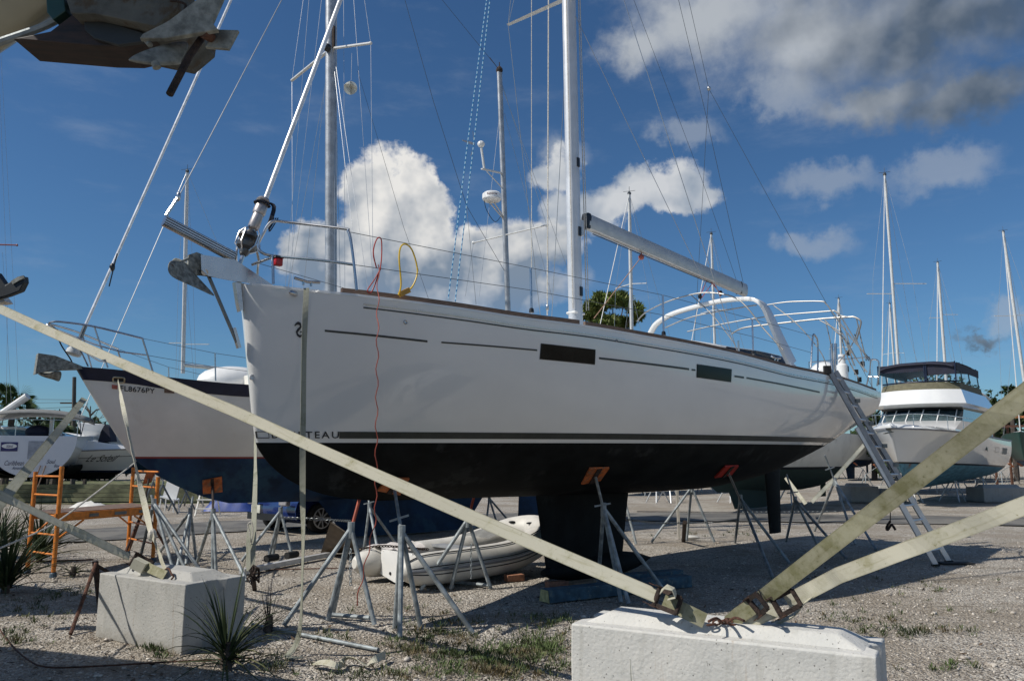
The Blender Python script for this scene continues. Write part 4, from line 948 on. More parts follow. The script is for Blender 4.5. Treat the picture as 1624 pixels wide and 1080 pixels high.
# bowsprit plank: timber side, plywood underside, dark lower knee
def wedge(name, pts, y0, y1, m, par=near): return MB().prism([nd(a, b, y0) for a, b in pts], Vector((0, y1 - y0, 0))).build(name, m, par, smooth=False, bevel=.003)
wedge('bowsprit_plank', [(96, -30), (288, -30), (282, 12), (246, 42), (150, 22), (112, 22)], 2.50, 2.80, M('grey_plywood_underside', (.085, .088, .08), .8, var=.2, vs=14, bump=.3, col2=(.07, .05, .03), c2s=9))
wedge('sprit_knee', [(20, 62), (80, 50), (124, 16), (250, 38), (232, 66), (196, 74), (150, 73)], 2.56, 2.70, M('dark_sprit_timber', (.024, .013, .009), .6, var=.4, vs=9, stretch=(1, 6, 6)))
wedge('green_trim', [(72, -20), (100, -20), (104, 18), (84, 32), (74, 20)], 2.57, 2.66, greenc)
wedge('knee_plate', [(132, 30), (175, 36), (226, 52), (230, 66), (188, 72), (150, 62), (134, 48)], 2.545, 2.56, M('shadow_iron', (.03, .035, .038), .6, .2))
MB().tube(smooth_path([nd(270, 2, 2.5), nd(283, 3, 2.5), nd(294, 8, 2.5), nd(293, 15, 2.5)], 5), .004, 6).build('shackle_loop', rustd, near)
MB().prism([Vector(p) for p in ((-1.85, 1.85, 3.32), (-.62, 1.95, 3.32), (-.62, 2.5, 3.32), (-1.85, 2.75, 3.32))], Vector((0, 0, .05))).build('added_shade_plate', teak, near, smooth=False)  # plate added above the view to shade the sprit knee and anchor
na = MB().prism([nd(*p, 2.46) for p in ((221, 61), (226, 54), (262, 36), (270, 31), (322, -8), (358, -14), (336, 36), (346, 47), (262, 61))], Vector((0, .014, -.004))).build('anchor', galva, near, smooth=False, bevel=.002)
MB().loft([[nd(200, 94, 2.40), nd(240, 73, 2.48), nd(320, 56, 2.56)], [nd(203, 97, 2.40), nd(245, 103, 2.44), nd(279, 106, 2.50)], [nd(204, 97, 2.42), nd(247, 104, 2.46), nd(300, 98, 2.56)]], close=False).build('anchor_fluke', galva, na, ang=80, solid=.012).modifiers.new('sub', 'SUBSURF').render_levels = 2
MB().prism([nd(*p, 2.50) for p in ((325, 75), (343, 47), (378, 48), (362, 78))], Vector((0, .014, 0))).build('anchor_stock_plate', galva, na, smooth=False, bevel=.002)
MB().tube([nd(322, 58, 2.52), nd(300, 90, 2.49), nd(269, 150, 2.44)], .0105, 10).build('anchor_shank', rustd, na)
MB().tube([nd(228, 60, 2.5), nd(238, 72, 2.47)], .008, 8).build('anchor_pin', galva, na); MB().tube([nd(246, 100, 2.44), nd(249, 108, 2.44)], .012, 8).build('anchor_bolt', galva, na)
MB().tube([nd(322, 52, 2.47), nd(336, 60, 2.5)], .016, 8).build('anchor_collar', rust, na)

# second boat at the left edge: only its anchor shows
FO = Frame(-6.9, 7.7, 166)
HO = Hull(FO, 9, [(0, 0), (.05, .06), (1, .5), (3, 1.1), (6, 1.3), (9, .9)], [(0, 3.6), (9, 3.2)], [(0, 1.3), (9, 1.8)], [(1.3, 2.6), (2.4, 1.1), (3.6, 0)], [(0, 1.2), (9, 2)], [(0, 1.05), (9, 1.7)], None)
other = thing('sailboat_at_left_edge'.replace('_at_left_edge', ''), 'boat outside the left edge of which only a dark bow anchor and its roller show', 'sailboat', FO.w(4, 0, 0))
HO.surf(HO.Zd, lambda x: 1.75, 8, stations(9, 14)).build('topsides', gelold, other, ang=60); HO.surf(lambda x: 1.75, lambda x: interp(HO.Zk, x), 6, stations(9, 14)).build('bottom', antib, other, ang=60)
foil(FO, 3, 5.5, 1.35, 3.4, 5.2, .03, .3).build('keel', antib, other)
MB().loft([[FO.w(x, -b, 3.55), FO.w(x, b, 3.55)] for x, b in ((0, .0), (1, .5), (3, 1.1), (6, 1.3), (9, .9))], close=False).build('deck', deckw, other)
yo = 6.9
MB().prism([D(*p, yo) for p in ((-460, 430), (-8, 458), (8, 478), (-2, 480), (-460, 470))], Vector((0, .12, 0))).build('bow_roller', gelold, other, smooth=False)
oa = MB().prism([D(*p, yo - .05) for p in ((-30, 440), (-6, 432), (8, 452), (26, 440), (37, 438), (38, 448), (31, 462), (10, 470), (-6, 474), (-30, 466))], Vector((0, .08, .01))).build('anchor', M('shadow_iron', (.05, .055, .07)), other, smooth=False, bevel=.01)
MB().prism([D(*p, yo - .06) for p in ((17, 446), (28, 439), (37, 437), (38, 441), (28, 446), (20, 451))], Vector((0, .02, 0))).build('anchor_edge', galva, oa, smooth=False)
# ------------------------------------------------------------------ power cruiser at right
FP = Frame(12.75, 27.0, 50)
PBt = [(0, 0), (.02, .06), (.1, .16), (.5, .62), (1, .98), (2, 1.42), (3.5, 1.78), (6, 1.95), (11, 1.9)]
HP = Hull(FP, 11, PBt, [(0, 2.62), (3, 2.52), (6, 2.42), (11, 2.36)], [(0, .52), (5, .60), (11, .80)], [(.5, 2.2), (.8, 1.5), (1.4, .8), (2.0, .38), (2.6, 0)],
          [(0, 1.0), (2, .95), (5, 1.9), (11, 2.8)], [(0, .85), (2, .95), (5, 1.7), (11, 2.4)], None)
ZP = lambda x: 1.46 - .018 * x
pst = stations(11, 28)
pw = thing('motor_cruiser', 'white motor cruiser with navy flybridge canopy and pale blue bottom, bow towards the camera', 'motorboat', FP.w(5, 0, 0))
HP.surf(HP.Zd, ZP, 10, pst).build('topsides', gel, pw, ang=60); HP.surf(ZP, lambda x: interp(HP.Zk, x), 10, pst).build('bottom', antil, pw, ang=60)
HP.surf(lambda x: ZP(x) + .05, lambda x: ZP(x) - .01, 1, pst, .004).build('waterline_stripe', blk, pw); HP.surf(lambda x: HP.Zd(x) + .03, lambda x: HP.Zd(x) - .03, 1, pst, .03).build('rub_rail', M('rub_rail_grey', (.25, .25, .26)), pw)
rings = []
for sx in pst:
    zd = HP.Zd(sx) + .02; b = max(interp(PBt, sx) + .0, .004); x0 = 0; rings.append([FP.w(sx, -b, zd), FP.w(sx, -b * .8, zd + .12), FP.w(sx, 0, zd + .18), FP.w(sx, b * .8, zd + .12), FP.w(sx, b, zd)])
MB().loft(rings, close=False).build('foredeck', gel, pw, ang=60)
r1 = [HP.pt(11, HP.Zd(11) + (.8 - HP.Zd(11)) * i / 8, -1) for i in range(9)]; MB().loft([r1, [FP.mir(p) for p in r1]], close=False).build('transom', gel, pw)
def house(name, prof, m, close=True, **k):
    """prof: (x_front, x_aft, half width, z, corner) rings from bottom to top"""
    rings = []
    for xf, xa, w, z, c in prof:
        r = []
        for i in range(9): a = i / 8; r.append(FP.w(xf + c * (2 * abs(a - .5)) ** 2.2, -w + 2 * w * a, z))
        r.append(FP.w(xa, w, z)); r.append(FP.w(xa, -w, z)); rings.append(r)
    return MB().loft(rings).build(name, m, pw, ang=40, **k)
house('deckhouse', [(2.0, 9.6, 1.35, 2.6, .9), (3.0, 9.6, 1.42, 2.98, .9)], gel)
house('windscreen', [(3.05, 9.2, 1.44, 2.98, .9), (3.75, 9.2, 1.40, 3.42, .8)], M('tinted_glass', (.05, .08, .09), .06, var=.2, coat=.5))
for y in (-1.25, -.75, -.25, .25, .75, 1.25):
    e = .9 * (abs(y) / 1.4) ** 2.2; MB().bar(FP.w(3.02 + e, y, 2.98), FP.w(3.70 + e * .9, y * .98, 3.43), .035, .03).build('windscreen_mullion', gel, pw)
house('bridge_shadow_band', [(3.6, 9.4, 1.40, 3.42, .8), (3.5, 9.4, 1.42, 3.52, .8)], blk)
house('flybridge', [(3.45, 9.6, 1.52, 3.50, .75), (3.15, 9.7, 1.62, 3.62, .8), (3.55, 9.0, 1.42, 4.16, .75)], gel)
house('bridge_coaming', [(3.65, 8.6, 1.38, 4.16, .7), (3.85, 8.6, 1.34, 4.44, .7)], M('olive_canvas', (.13, .12, .075), .85))
MB().loft([[FP.w(3.9 + .5 * (y / 1.3) ** 2, y, 4.46) for y in (-1.33, -.7, 0, .7, 1.33)], [FP.w(3.95 + .5 * (y / 1.3) ** 2, y, 4.50) for y in (-1.33, -.7, 0, .7, 1.33)]], close=False).build('coaming_trim', navy, pw, solid=.03)
rings = []
for x, dz, dw in ((3.9, -.13, -.05), (4.2, -.02, 0), (5.2, .06, .02), (6.6, .06, .02), (8.0, .0, 0), (8.4, -.12, -.04)):
    rings.append([FP.w(x, y * (1 + dw), 5.26 + dz - .16 * abs(y / 1.34) ** 4) for y in (-1.36, -1.3, -1.1, -.6, 0, .6, 1.1, 1.3, 1.36)])
cnp = MB().loft(rings, close=False).build('canopy', canvasn, pw, ang=60, solid=.03)
for y0, y1 in ((-1.36, -.35),): MB().loft([[FP.w(4.0 - .0, y0, 4.50), FP.w(4.0, y1, 4.50)], [FP.w(3.95, y0, 5.12), FP.w(3.95, y1, 5.22)]], close=False)
vin = bpy.data.materials.new('clear_vinyl'); vin.use_nodes = True; q = NB(vin.node_tree); tr = q.n('ShaderNodeBsdfTransparent'); tr.inputs[0].default_value = (.86, .88, .88, 1); gl = q.n('ShaderNodeBsdfGlossy'); gl.inputs['Roughness'].default_value = .12
mxs = q.n('ShaderNodeMixShader'); mxs.inputs[0].default_value = .07; vin.node_tree.links.new(tr.outputs[0], mxs.inputs[1]); vin.node_tree.links.new(gl.outputs[0], mxs.inputs[2]); vin.node_tree.links.new(mxs.outputs[0], vin.node_tree.nodes['Material Output'].inputs[0])
for (ya, yb, band) in ((-1.34, -.36, .42), (-.36, 1.34, .26)):
    MB().add([FP.w(4.0, ya, 4.48), FP.w(4.0, yb, 4.48), FP.w(4.0, yb, 5.14 - band), FP.w(4.0, ya, 5.14 - band)], [(0, 1, 2, 3)]).build('clear_curtain', vin, pw, smooth=False)
    MB().add([FP.w(3.98, ya, 5.16), FP.w(3.98, yb, 5.16), FP.w(4.0, yb, 5.14 - band), FP.w(4.0, ya, 5.14 - band)], [(0, 1, 2, 3)]).build('curtain_header', canvasn, pw, smooth=False)
for s_ in (-1, 1):
    MB().add([FP.w(4.1, s_ * 1.37, 5.16), FP.w(8.2, s_ * 1.37, 5.16), FP.w(8.2, s_ * 1.36, 4.86), FP.w(4.1, s_ * 1.36, 4.84)], [(0, 1, 2, 3)]).build('curtain_header', canvasn, pw, smooth=False)
    MB().add([FP.w(4.1, s_ * 1.35, 4.46), FP.w(8.2, s_ * 1.35, 4.40), FP.w(8.2, s_ * 1.35, 5.05), FP.w(4.1, s_ * 1.35, 5.05)], [(0, 1, 2, 3)]).build('clear_curtain', vin, pw, smooth=False)
for y in (-1.34, -.36, -.30, 1.34): MB().tube([FP.w(3.97, y, 4.46), FP.w(3.97, y, 5.18)], .03, 6).build('canopy_post', navy, pw)
for s_ in (-1, 1):
    for x in (5.2, 6.6, 8.3): MB().tube([FP.w(x, s_ * 1.33, 4.3), FP.w(x - .4, s_ * 1.33, 5.2)], .025, 6).build('canopy_post', navy, pw)
for s_ in (-1, 1):
    pts = [FP.w(-.25, 0, 3.05), FP.w(.6, s_ * .6, 3.12), FP.w(2, s_ * 1.35, 3.10), FP.w(4.5, s_ * 1.8, 3.02)]
    MB().tube(smooth_path(pts, 5), .016, 6).build('bow_rail', ss_, pw)
    for x, y in ((.6, .6), (2, 1.35), (3.2, 1.6)): MB().tube([FP.w(x, s_ * y, HP.Zd(x)), FP.w(x, s_ * y, 3.1)], .012, 6).build('rail_post', ss_, pw)
MB().bar(FP.w(-.55, 0, 2.66), FP.w(.8, 0, 2.7), .35, .07).build('bow_pulpit', gel, pw); 
an = MB().bar(FP.w(-.35, 0, 2.58), FP.w(.5, 0, 2.55), .05, .08).build('anchor', galva, pw); MB().bar(FP.w(-.3, -.15, 2.5), FP.w(-.2, .15, 2.45), .12, .03).build('anchor_fluke', galva, an)
for sx, z, w, h in ((5.0, 2.10, .0, 0),): 
    P = HP.pt(5.4, 2.0, -1, 0); N = HP.pt(5.4, 2.0, -1, .1) - P; MB().lathe(P, N, [(0, .11), (.012, .11), (.014, .07)], 14).build('porthole', blk, pw)
def pdecal(name, x0, x1, z0, z1, m, off=.006): return MB().loft([[HP.pt(x0 + (x1 - x0) * i / 6, z0, -1, off), HP.pt(x0 + (x1 - x0) * i / 6, z1, -1, off)] for i in range(7)], close=False).build(name, m, pw)
pdecal('hull_vent', 8.6, 9.8, 1.80, 2.05, M('vent_grey', (.12, .12, .12))); pdecal('hull_hatch', 6.9, 7.8, 1.86, 2.06, stripe, .003); pdecal('hatch_cover', 6.95, 7.75, 1.88, 2.04, gel, .007)
pdecal('scuff_line', 1.9, 2.8, 2.02, 2.03, stripe); pdecal('scuff_line', 1.9, 2.5, 1.76, 1.77, stripe)
MB().loft([[FP.w(x, y, 4.3 - .06 * (x - 9)) for y in (-1.3, 1.3)] for x in (8.6, 11.0)], close=False).build('hardtop', gelold, pw, solid=.06)
for s_ in (-1, 1): MB().bar(FP.w(10.8, s_ * 1.25, 2.4), FP.w(10.6, s_ * 1.25, 4.2), .06, .06).build('hardtop_post', gel, pw)
MB().bar(FP.w(6.5, .2, 2.9), FP.w(6.5, .2, 2.9), .1, .1) if False else None

# ------------------------------------------------------------------ far sailboats with their masts
def sect2(p0, p1, a, b, fr, n=10): return MB().loft([[p + fr.ex * math.cos(2*math.pi*j/n) * a * k + fr.ey * math.sin(2*math.pi*j/n) * b * k for j in range(n)] for p, k in ((p0, 1), (p0 * .2 + p1 * .8, 1), (p1, .75))])
def far_sloop(label, mt, mb_, y, ang, L=10.5, m_top=gel, m_bot=antib, spread=(), mast_r=.085, sheer=2.85, cat='sailboat', mats=None, furl=True, boom=True, wl=1.5, zb=.95, rake=0, mm=aluw, group='sailboats laid up in the far rows', short='far boat'):
    top = D(*mt, y); bs = D(*mb_, y); mx = L * .42
    fr = Frame(0, 0, ang); fr.o = Vector((bs.x, bs.y, 0)) - fr.ex * mx
    Bt = [(0, 0), (.02, .05), (.1, .12), (.5, .4), (1.2, .8), (2.5, 1.25), (L * .5, 1.65), (L * .75, 1.6), (L, 1.2)]
    h = Hull(fr, L, Bt, [(0, sheer + .3), (L * .6, sheer - .02), (L, sheer + .05)], [(0, zb), (L * .7, zb), (L, wl + .35)], [(zb, 1.7), (wl, 1.0), (sheer, .15), (sheer + .3, 0)], [(0, 1.2), (3, 1.8), (L, 2)], [(0, 1.05), (3, 1.5), (L, 1.8)], None)
    st = stations(L, 14); o = thing('sailboat', label, cat, fr.w(mx, 0, 0), group)
    h.surf(h.Zd, lambda x: wl, 6, st).build('topsides', m_top, o, ang=60); h.surf(lambda x: wl, lambda x: interp(h.Zk, x), 6, st).build('bottom', m_bot, o, ang=60)
    h.surf(lambda x: wl + .06, lambda x: wl, 1, st, .006).build('waterline_stripe', blk, o)
    rings = []
    for sx in st:
        zd = h.Zd(sx); b = max(interp(Bt, sx), .004); rings.append([fr.w(sx, -b, zd), fr.w(sx, 0, zd + .05), fr.w(sx, b, zd)])
    MB().loft(rings, close=False).build('deck', deckw, o)
    r1 = [h.pt(L, h.Zd(L) + (wl + .35 - h.Zd(L)) * i / 6, -1) for i in range(7)]; MB().loft([r1, [fr.mir(p) for p in r1]], close=False).build('transom', m_top, o)
    foil(fr, L * .38, L * .60, zb + .1, L * .42, L * .58, .06, .25).build('keel', m_bot, o); foil(fr, L * .88, L * .94, wl + .2, L * .88, L * .93, .4, .1).build('rudder', m_bot, o)
    MB().loft([[fr.w(x, -w, h.Zd(x)), fr.w(x, -w + .12, h.Zd(x) + hh), fr.w(x, w - .12, h.Zd(x) + hh), fr.w(x, w, h.Zd(x))] for x, w, hh in ((L * .25, .6, .12), (L * .42, .95, .38), (L * .68, 1.05, .42))]).build('cabin', deckw, o)
    tx, ty, tz = fr.l(top); topw = fr.w(tx, ty, tz)
    ms = sect2(bs, topw, mast_r, mast_r * .7, fr).build('mast', mm, o)
    MB().tube([topw, topw + Vector((0, 0, .35))], .012, 4).tube([topw + Vector((-.3, 0, .08)), topw + Vector((.3, 0, .15))], .01, 4).sphere(topw, .1, 6, 5).build('masthead_gear', wired, ms)
    tips = []
    for (px, py) in spread:
        p = D(px, py, y); c = bs + (topw - bs) * ((p.z - bs.z) / (topw.z - bs.z)); MB().bar(c, p, .06, .03).build('spreader', aluw, ms)
    r = .0055 * y / 30
    cw = [fr.w(mx + .3, s * 1.5, h.Zd(mx)) for s in (-1, 1)]; w_ = [(topw, h.pt(0.02, h.Zd(0))), (topw, fr.w(L, 0, h.Zd(L)))]
    for i, (a, b) in enumerate(w_): MB().tube([a, b], r * (3 if (i == 0 and furl) else 1), 5).build('furled_forestay' if (i == 0 and furl) else 'backstay', mm if (i == 0 and furl) else wire, o)
    for c, s in zip(cw, (-1, 1)):
        t = bs + (topw - bs) * .55 + fr.ey * s * .9; MB().tube([c, t, topw], r, 4).build('shroud', wire, o); MB().tube([c, bs + (topw - bs) * .54], r, 4).build('shroud', wire, o)
        MB().bar(bs + (topw - bs) * .56, t, .06, .03).build('spreader', aluw, ms) if not spread else None
    if boom:
        bm_ = bs + Vector((0, 0, .4)) if bs.z > 3.4 else Vector((bs.x, bs.y, 4.1)); MB().tube([bm_, bm_ + fr.ex * L * .38 - Vector((0, 0, .1))], .09, 8).build('boom', mm, o)
    for k, (x, s) in enumerate(((L * .3, -1), (L * .3, 1), (L * .75, -1), (L * .75, 1))):
        stand_simple(fr, x, s, 1.0 if x < 5 else 1.15, short)
    return o, fr, h
def stand_simple(fr, x, s, wdt, short='far boat'):
    ap = fr.w(x, s * (wdt + .55), .85); mb = MB()
    t = thing('jack_stand', 'small %s %s-side stand under the %s' % ('forward' if x < 5 else 'after', 'near' if s < 0 else 'far', short), 'boat stand', (ap.x, ap.y, 0), 'boat stands under the ' + short); SIMPLE.append(t)
    for a in (0, 120, 240): mb = MB().tube([ap, ap + Vector((math.cos(R(a)) * .5, math.sin(R(a)) * .5, -.84))], .026, 6).build('leg', galv, t)
    MB().tube([ap, fr.w(x, s * (wdt + .02), 1.22)], .018, 6).build('screw_rod', galv, t); MB().box(fr.w(x, s * (wdt + .02), 1.24), (.3, .3, .03), Matrix.Rotation(R(45), 3, 'Y')).build('pad', orangep, t)
SIMPLE = []; STL = ['small grey tripod stand propping a boat in the far rows']
far_sloop('far sailboat whose mast rises behind the bow anchor of the white sloop', (297, 272), (290, 592), 38, 42, spread=((268, 544), (332, 546)), mast_r=.10, short='left-hand far sailboat')
o_, fr_, h_ = SIMPLE and (None, None, None) or (None, None, None)
far_sloop('far sailboat with its mast just right of the main mast, boom angled behind', (998, 307), (1004, 640), 38, 48, mast_r=.11, m_bot=antif, short='far sailboat behind the main mast')
far_sloop('far sailboat whose short mast rises behind the end of the boom', (1128, 371), (1137, 650), 47, 44, mast_r=.10, m_bot=antil, short='far sailboat behind the boom end')
far_sloop('far sailboat with the tallest mast at right, crossed by one spreader', (1403, 277), (1429, 640), 39.5, 52, spread=((1375, 466), (1469, 450)), mast_r=.10, m_top=gelold, m_bot=M('dark_green_bottom', (.015, .035, .03), .8), short='far sailboat with the tallest right-hand mast')
far_sloop('far sailboat with a twin-topped mast rising behind the motor cruiser canopy', (1487, 417), (1504, 650), 57, 50, spread=((1474, 504), (1519, 499)), mast_r=.14, short='far sailboat behind the motor cruiser')
far_sloop('far sailboat whose leaning mast crosses the right edge of the picture', (1591, 368), (1632, 660), 49, 50, spread=((1577, 501), (1624, 500)), mast_r=.13, m_top=greenc, short='far sailboat at the right edge')
far_sloop('far sailboat with a thin mast just left of the tallest right-hand mast', (1411, 482), (1424, 660), 70, 50, mast_r=.12, short='distant sailboat left of the motor cruiser')
far_sloop('far sailboat with a mast behind the stern rail of the white sloop', (1330, 474), (1338, 650), 63, 50, mast_r=.13, short='distant sailboat behind the stern rail')
# grey hulled sloop just behind the stern of the white boat
FG = Frame(4.7, 23.3, 44)
HG = Hull(FG, 10.3, [(0, 0), (.05, .08), (1, .75), (3, 1.45), (7, 1.8), (10.3, 1.45)], [(0, 2.92), (5, 2.5), (10.3, 2.44)], [(0, .58), (7, .54), (10.3, 1.36)], [(.5, 2.4), (1.2, 1.1), (2.9, 0)], [(0, 1.2), (3, 1.8), (10.3, 2.2)], [(0, 1.05), (3, 1.5), (10.3, 1.9)], None)
gb = thing('sailboat', 'grey-white hull with dark green bottom between the white sloop stern and the motor cruiser', 'sailboat', FG.w(4, 0, 0))
dg_ = M('dark_green_bottom', (.015, .035, .03), .8); gst = stations(10.3, 18)
HG.surf(HG.Zd, lambda x: 1.28, 8, gst).build('topsides', gelold, gb, ang=60); HG.surf(lambda x: 1.28, lambda x: interp(HG.Zk, x), 8, gst).build('bottom', dg_, gb, ang=60); HG.surf(lambda x: 1.35, lambda x: 1.27, 1, gst, .005).build('waterline_stripe', blk, gb)
MB().loft([[FG.w(x, -b, HG.Zd(x)), FG.w(x, b, HG.Zd(x))] for x, b in [(a, interp(HG.B, a)) for a in gst]], close=False).build('deck', deckw, gb)
r1 = [HG.pt(10.3, HG.Zd(10.3) + (1.36 - HG.Zd(10.3)) * i / 8, -1) for i in range(9)]; MB().loft([r1, [FG.mir(p) for p in r1]], close=False).build('transom', gelold, gb)
foil(FG, 2.8, 5.6, .7, 3.2, 5.2, .05, .3).build('keel', dg_, gb); foil(FG, 9.2, 9.7, 1.4, 9.2, 9.6, .25, .1).build('rudder', dg_, gb)
MB().loft([[FG.w(x, -w, HG.Zd(x)), FG.w(x, -w + .1, HG.Zd(x) + hh), FG.w(x, w - .1, HG.Zd(x) + hh), FG.w(x, w, HG.Zd(x))] for x, w, hh in ((2.5, .6, .05), (4, .9, .18), (6.5, 1.0, .2))]).build('cabin', deckw, gb)

# ------------------------------------------------------------------ left background: stern of a named sailboat, white motor yacht
FS = Frame(-17.7, 29.3, 290)    # origin at the transom, +x towards the camera is aft
def sw(x, y, z): return Vector((-17.6, 29.5, 0)) + Vector((math.cos(R(24)), math.sin(R(24)), 0)) * y + Vector((-math.sin(R(24)), math.cos(R(24)), 0)) * x + Vector((0, 0, z))
sb = thing('sailboat', 'white sailboat seen from astern at the left edge, script on its transom, grey bimini', 'sailboat', sw(4, 0, 0))
def sring(w, zt, zb, x, n=20):
    r = []
    for i in range(n + 1):
        a = math.pi * i / n; r.append(sw(x, -w * math.cos(a) * (1 if abs(math.cos(a)) > .0 else 1), zt - (zt - zb) * math.sin(a) ** .92))
    return r
tr_ = [(0, 1.62, 2.45, .95), (.5, 1.66, 2.5, .92)]
MB().loft([sring(1.42, 2.45, .95, 0), [sw(0, -1.42 + 2.84 * i / 20, 2.45) for i in range(21)]], close=False).build('transom', M('transom_grey_white', (.62, .64, .68), .3, var=.01), sb)
MB().loft([sring(1.42, 2.45, .95, 0), sring(1.75, 2.5, .9, 2), sring(1.85, 2.55, .85, 5), sring(1.4, 2.65, .9, 8), sring(.1, 2.9, 1.2, 11)], close=False).build('hull', gel, sb, ang=60)
MB().loft([sring(1.22, 1.38, .93, .15), sring(1.62, 1.4, .86, 2), sring(1.8, 1.4, .78, 5), sring(1.3, 1.4, .85, 8), sring(.1, 1.4, 1.1, 10.5)], close=False).build('bottom', antif, sb, ang=60)
MB().loft([[sw(x, -w, z), sw(x, w, z)] for x, w, z in ((0, 1.4, 2.44), (5, 1.8, 2.54), (11, .1, 2.9))], close=False).build('deck', deckw, sb)
MB().loft([[sw(3.4, -.12, .9), sw(3.4, .12, .9)], [sw(3.6, -.12, .05), sw(3.6, .12, .05)]], close=False).build('keel', antif, sb, solid=.9)
scrm = M('script_blue_black', (.05, .05, .09))
def tmap(y0, y1, z0, z1): return lambda u, v: sw(-.012, y0 + (y1 - y0) * u, z0 + (z1 - z0) * v)
# transom spans px -15..123: y = (px-52)/42.5 roughly at 29.5 m
py2 = lambda px: (px - 59) / 49; pz2 = lambda py: 1.6 + (728 - py) / 42.6
lettering('transom_name', 'Caribbean', scrm, sb, tmap(py2(18), py2(48), pz2(737.5), pz2(730)), shear=.35)
lettering('transom_name', 'Soul', scrm, sb, tmap(py2(83), py2(97), pz2(735), pz2(728.5)), shear=.35)
lettering('home_port', 'America', scrm, sb, tmap(py2(30), py2(49), pz2(744), pz2(739)), shear=.35)
lettering('home_port', 'Bay', scrm, sb, tmap(py2(95), py2(104), pz2(742), pz2(736)), shear=.35)
MB().add([sw(-.015, py2(10), pz2(716)), sw(-.015, py2(36), pz2(716)), sw(-.015, py2(36), pz2(702)), sw(-.015, py2(10), pz2(702))], [(0, 1, 2, 3)]).build('name_board', M('blue_board', (.03, .03, .12), .5), sb, smooth=False)
ell = [sw(-.02, py2(23) + .24 * math.cos(t * math.pi / 10), pz2(708) + .09 * math.sin(t * math.pi / 10)) for t in range(20)]
MB().add(ell, [tuple(range(20))]).build('board_oval', gel, sb, smooth=False)
lettering('board_lettering', 'Island', M('blue_board', (.03, .03, .12)), sb, lambda u, v: sw(-.028, py2(18.5) + .21 * u, pz2(710.5) + .12 * v), shear=.3)
MB().add([sw(-.014, py2(52), pz2(728)), sw(-.014, py2(76), pz2(728)), sw(-.014, py2(76), pz2(700)), sw(-.014, py2(52), pz2(700))], [(0, 1, 2, 3)]).build('transom_opening', M('recess_grey', (.3, .32, .36), .6), sb, smooth=False)
# boarding ladder, seat, bimini, boom
for y in (py2(74), py2(82)): MB().tube([sw(-.05, y, pz2(738)), sw(-.4, y - .15, .6)], .02, 6).build('boarding_ladder', teak, sb)
MB().box(sw(.3, py2(23), pz2(699)), (.55, .4, .06)).build('stern_seat', M('weathered_teak', (.2, .1, .06)), sb)
rings = []
for x, dz in ((.2, -.12), (1.2, .05), (2.6, .05), (3.6, -.1)): rings.append([sw(x, y, 3.42 + dz - .28 * abs((y + .1) / 1.8) ** 2.4) for y in [-1.75 + 3.5 * i / 12 for i in range(13)]])
MB().loft(rings, close=False).build('bimini', canvasg, sb, ang=60, solid=.04)
for y in (-1.45, 1.4):
    for x in (.5, 3.2): MB().tube([sw(1.8, y, 2.5), sw(x, y, 3.25)], .018, 6).build('bimini_frame', ss_, sb)
for y in (-1.4, -.6, .6, 1.4): MB().tube([sw(.1, y, 2.45), sw(.1, y, 3.05)], .016, 6).build('stern_rail_post', ss_, sb)
MB().tube([sw(.1, -1.4, 3.05), sw(.1, 1.4, 3.05)], .016, 6).build('stern_rail', ss_, sb)
MB().sphere(sw(1.2, 0, 2.62), .45, 10, 8, sc=(1, 1, .6)).build('cockpit_table', canvasn, sb); MB().tube([sw(.9, .45, 2.5), sw(.9, .45, 3.1)], .07, 8).build('outboard_leg', gelold, sb)
MB().tube([D(-20, 672, 30.5), D(44, 628, 30.5)], .14, 10).build('boom', aluw, sb)
MB().tube([D(-64, 690, 33), D(-60, 60, 33)], .08, 8).build('mast', aluw, sb)
for pts in ([(0, 60), (24, 500), (30, 640)], [(0, 150), (12, 480), (10, 640)], [(4, 400), (18, 640)]): MB().tube([D(a, b, 31) for a, b in pts], .006, 4).build('shroud', wire, sb)
MB().tube([D(-10, 388, 31), D(27, 389, 31)], .03, 5).sphere(D(27, 389, 31), .05, 6, 5).build('spreader', M('red_brown_spreader', (.25, .08, .08)), sb)
# white motor yacht partly hidden by the ketch bow
FM = Frame(-14.6, 32.5, 183)
HM = Hull(FM, 10, [(0, 0), (.1, .2), (1, .8), (3, 1.4), (10, 1.55)], [(0, 2.05), (4, 1.86), (10, 1.8)], [(0, .8), (10, .9)], [(.8, 1.6), (1.15, 1.0), (2.0, 0)], [(0, 1.1), (10, 2.6)], [(0, .95), (10, 2.2)], None)
my = thing('motor_yacht', 'white motor yacht with a script name on its bow, left of the ketch bow', 'motorboat', FM.w(5, 0, 0)); mst = stations(10, 14)
HM.surf(HM.Zd, lambda x: 1.1, 6, mst).build('topsides', gel, my, ang=60); HM.surf(lambda x: 1.1, lambda x: interp(HM.Zk, x), 6, mst).build('bottom', antif, my, ang=60); HM.surf(lambda x: 1.16, lambda x: 1.08, 1, mst, .005).build('waterline_stripe', navy, my)
HM.surf(lambda x: HM.Zd(x) - .0, lambda x: HM.Zd(x) - .05, 1, mst, .02).build('rub_rail', M('rub_rail_grey', (.3, .3, .3)), my)
HM.surf(lambda x: HM.Zd(x) - .30, lambda x: HM.Zd(x) - .32, 1, mst, .004).build('side_stripe', stripe, my)
MB().loft([[FM.w(x, -w, z), FM.w(x, -w * .8, z + h), FM.w(x, 0, z + h * 1.08), FM.w(x, w * .8, z + h), FM.w(x, w, z)] for x, w, z, h in ((.2, .15, 2.0, .05), (1.5, .9, 1.98, .25), (3, 1.25, 1.9, .55), (4.5, 1.35, 1.88, .95), (6.5, 1.4, 1.86, 1.0), (9.5, 1.45, 1.85, .5))], close=False).build('cabin', gel, my, ang=50)
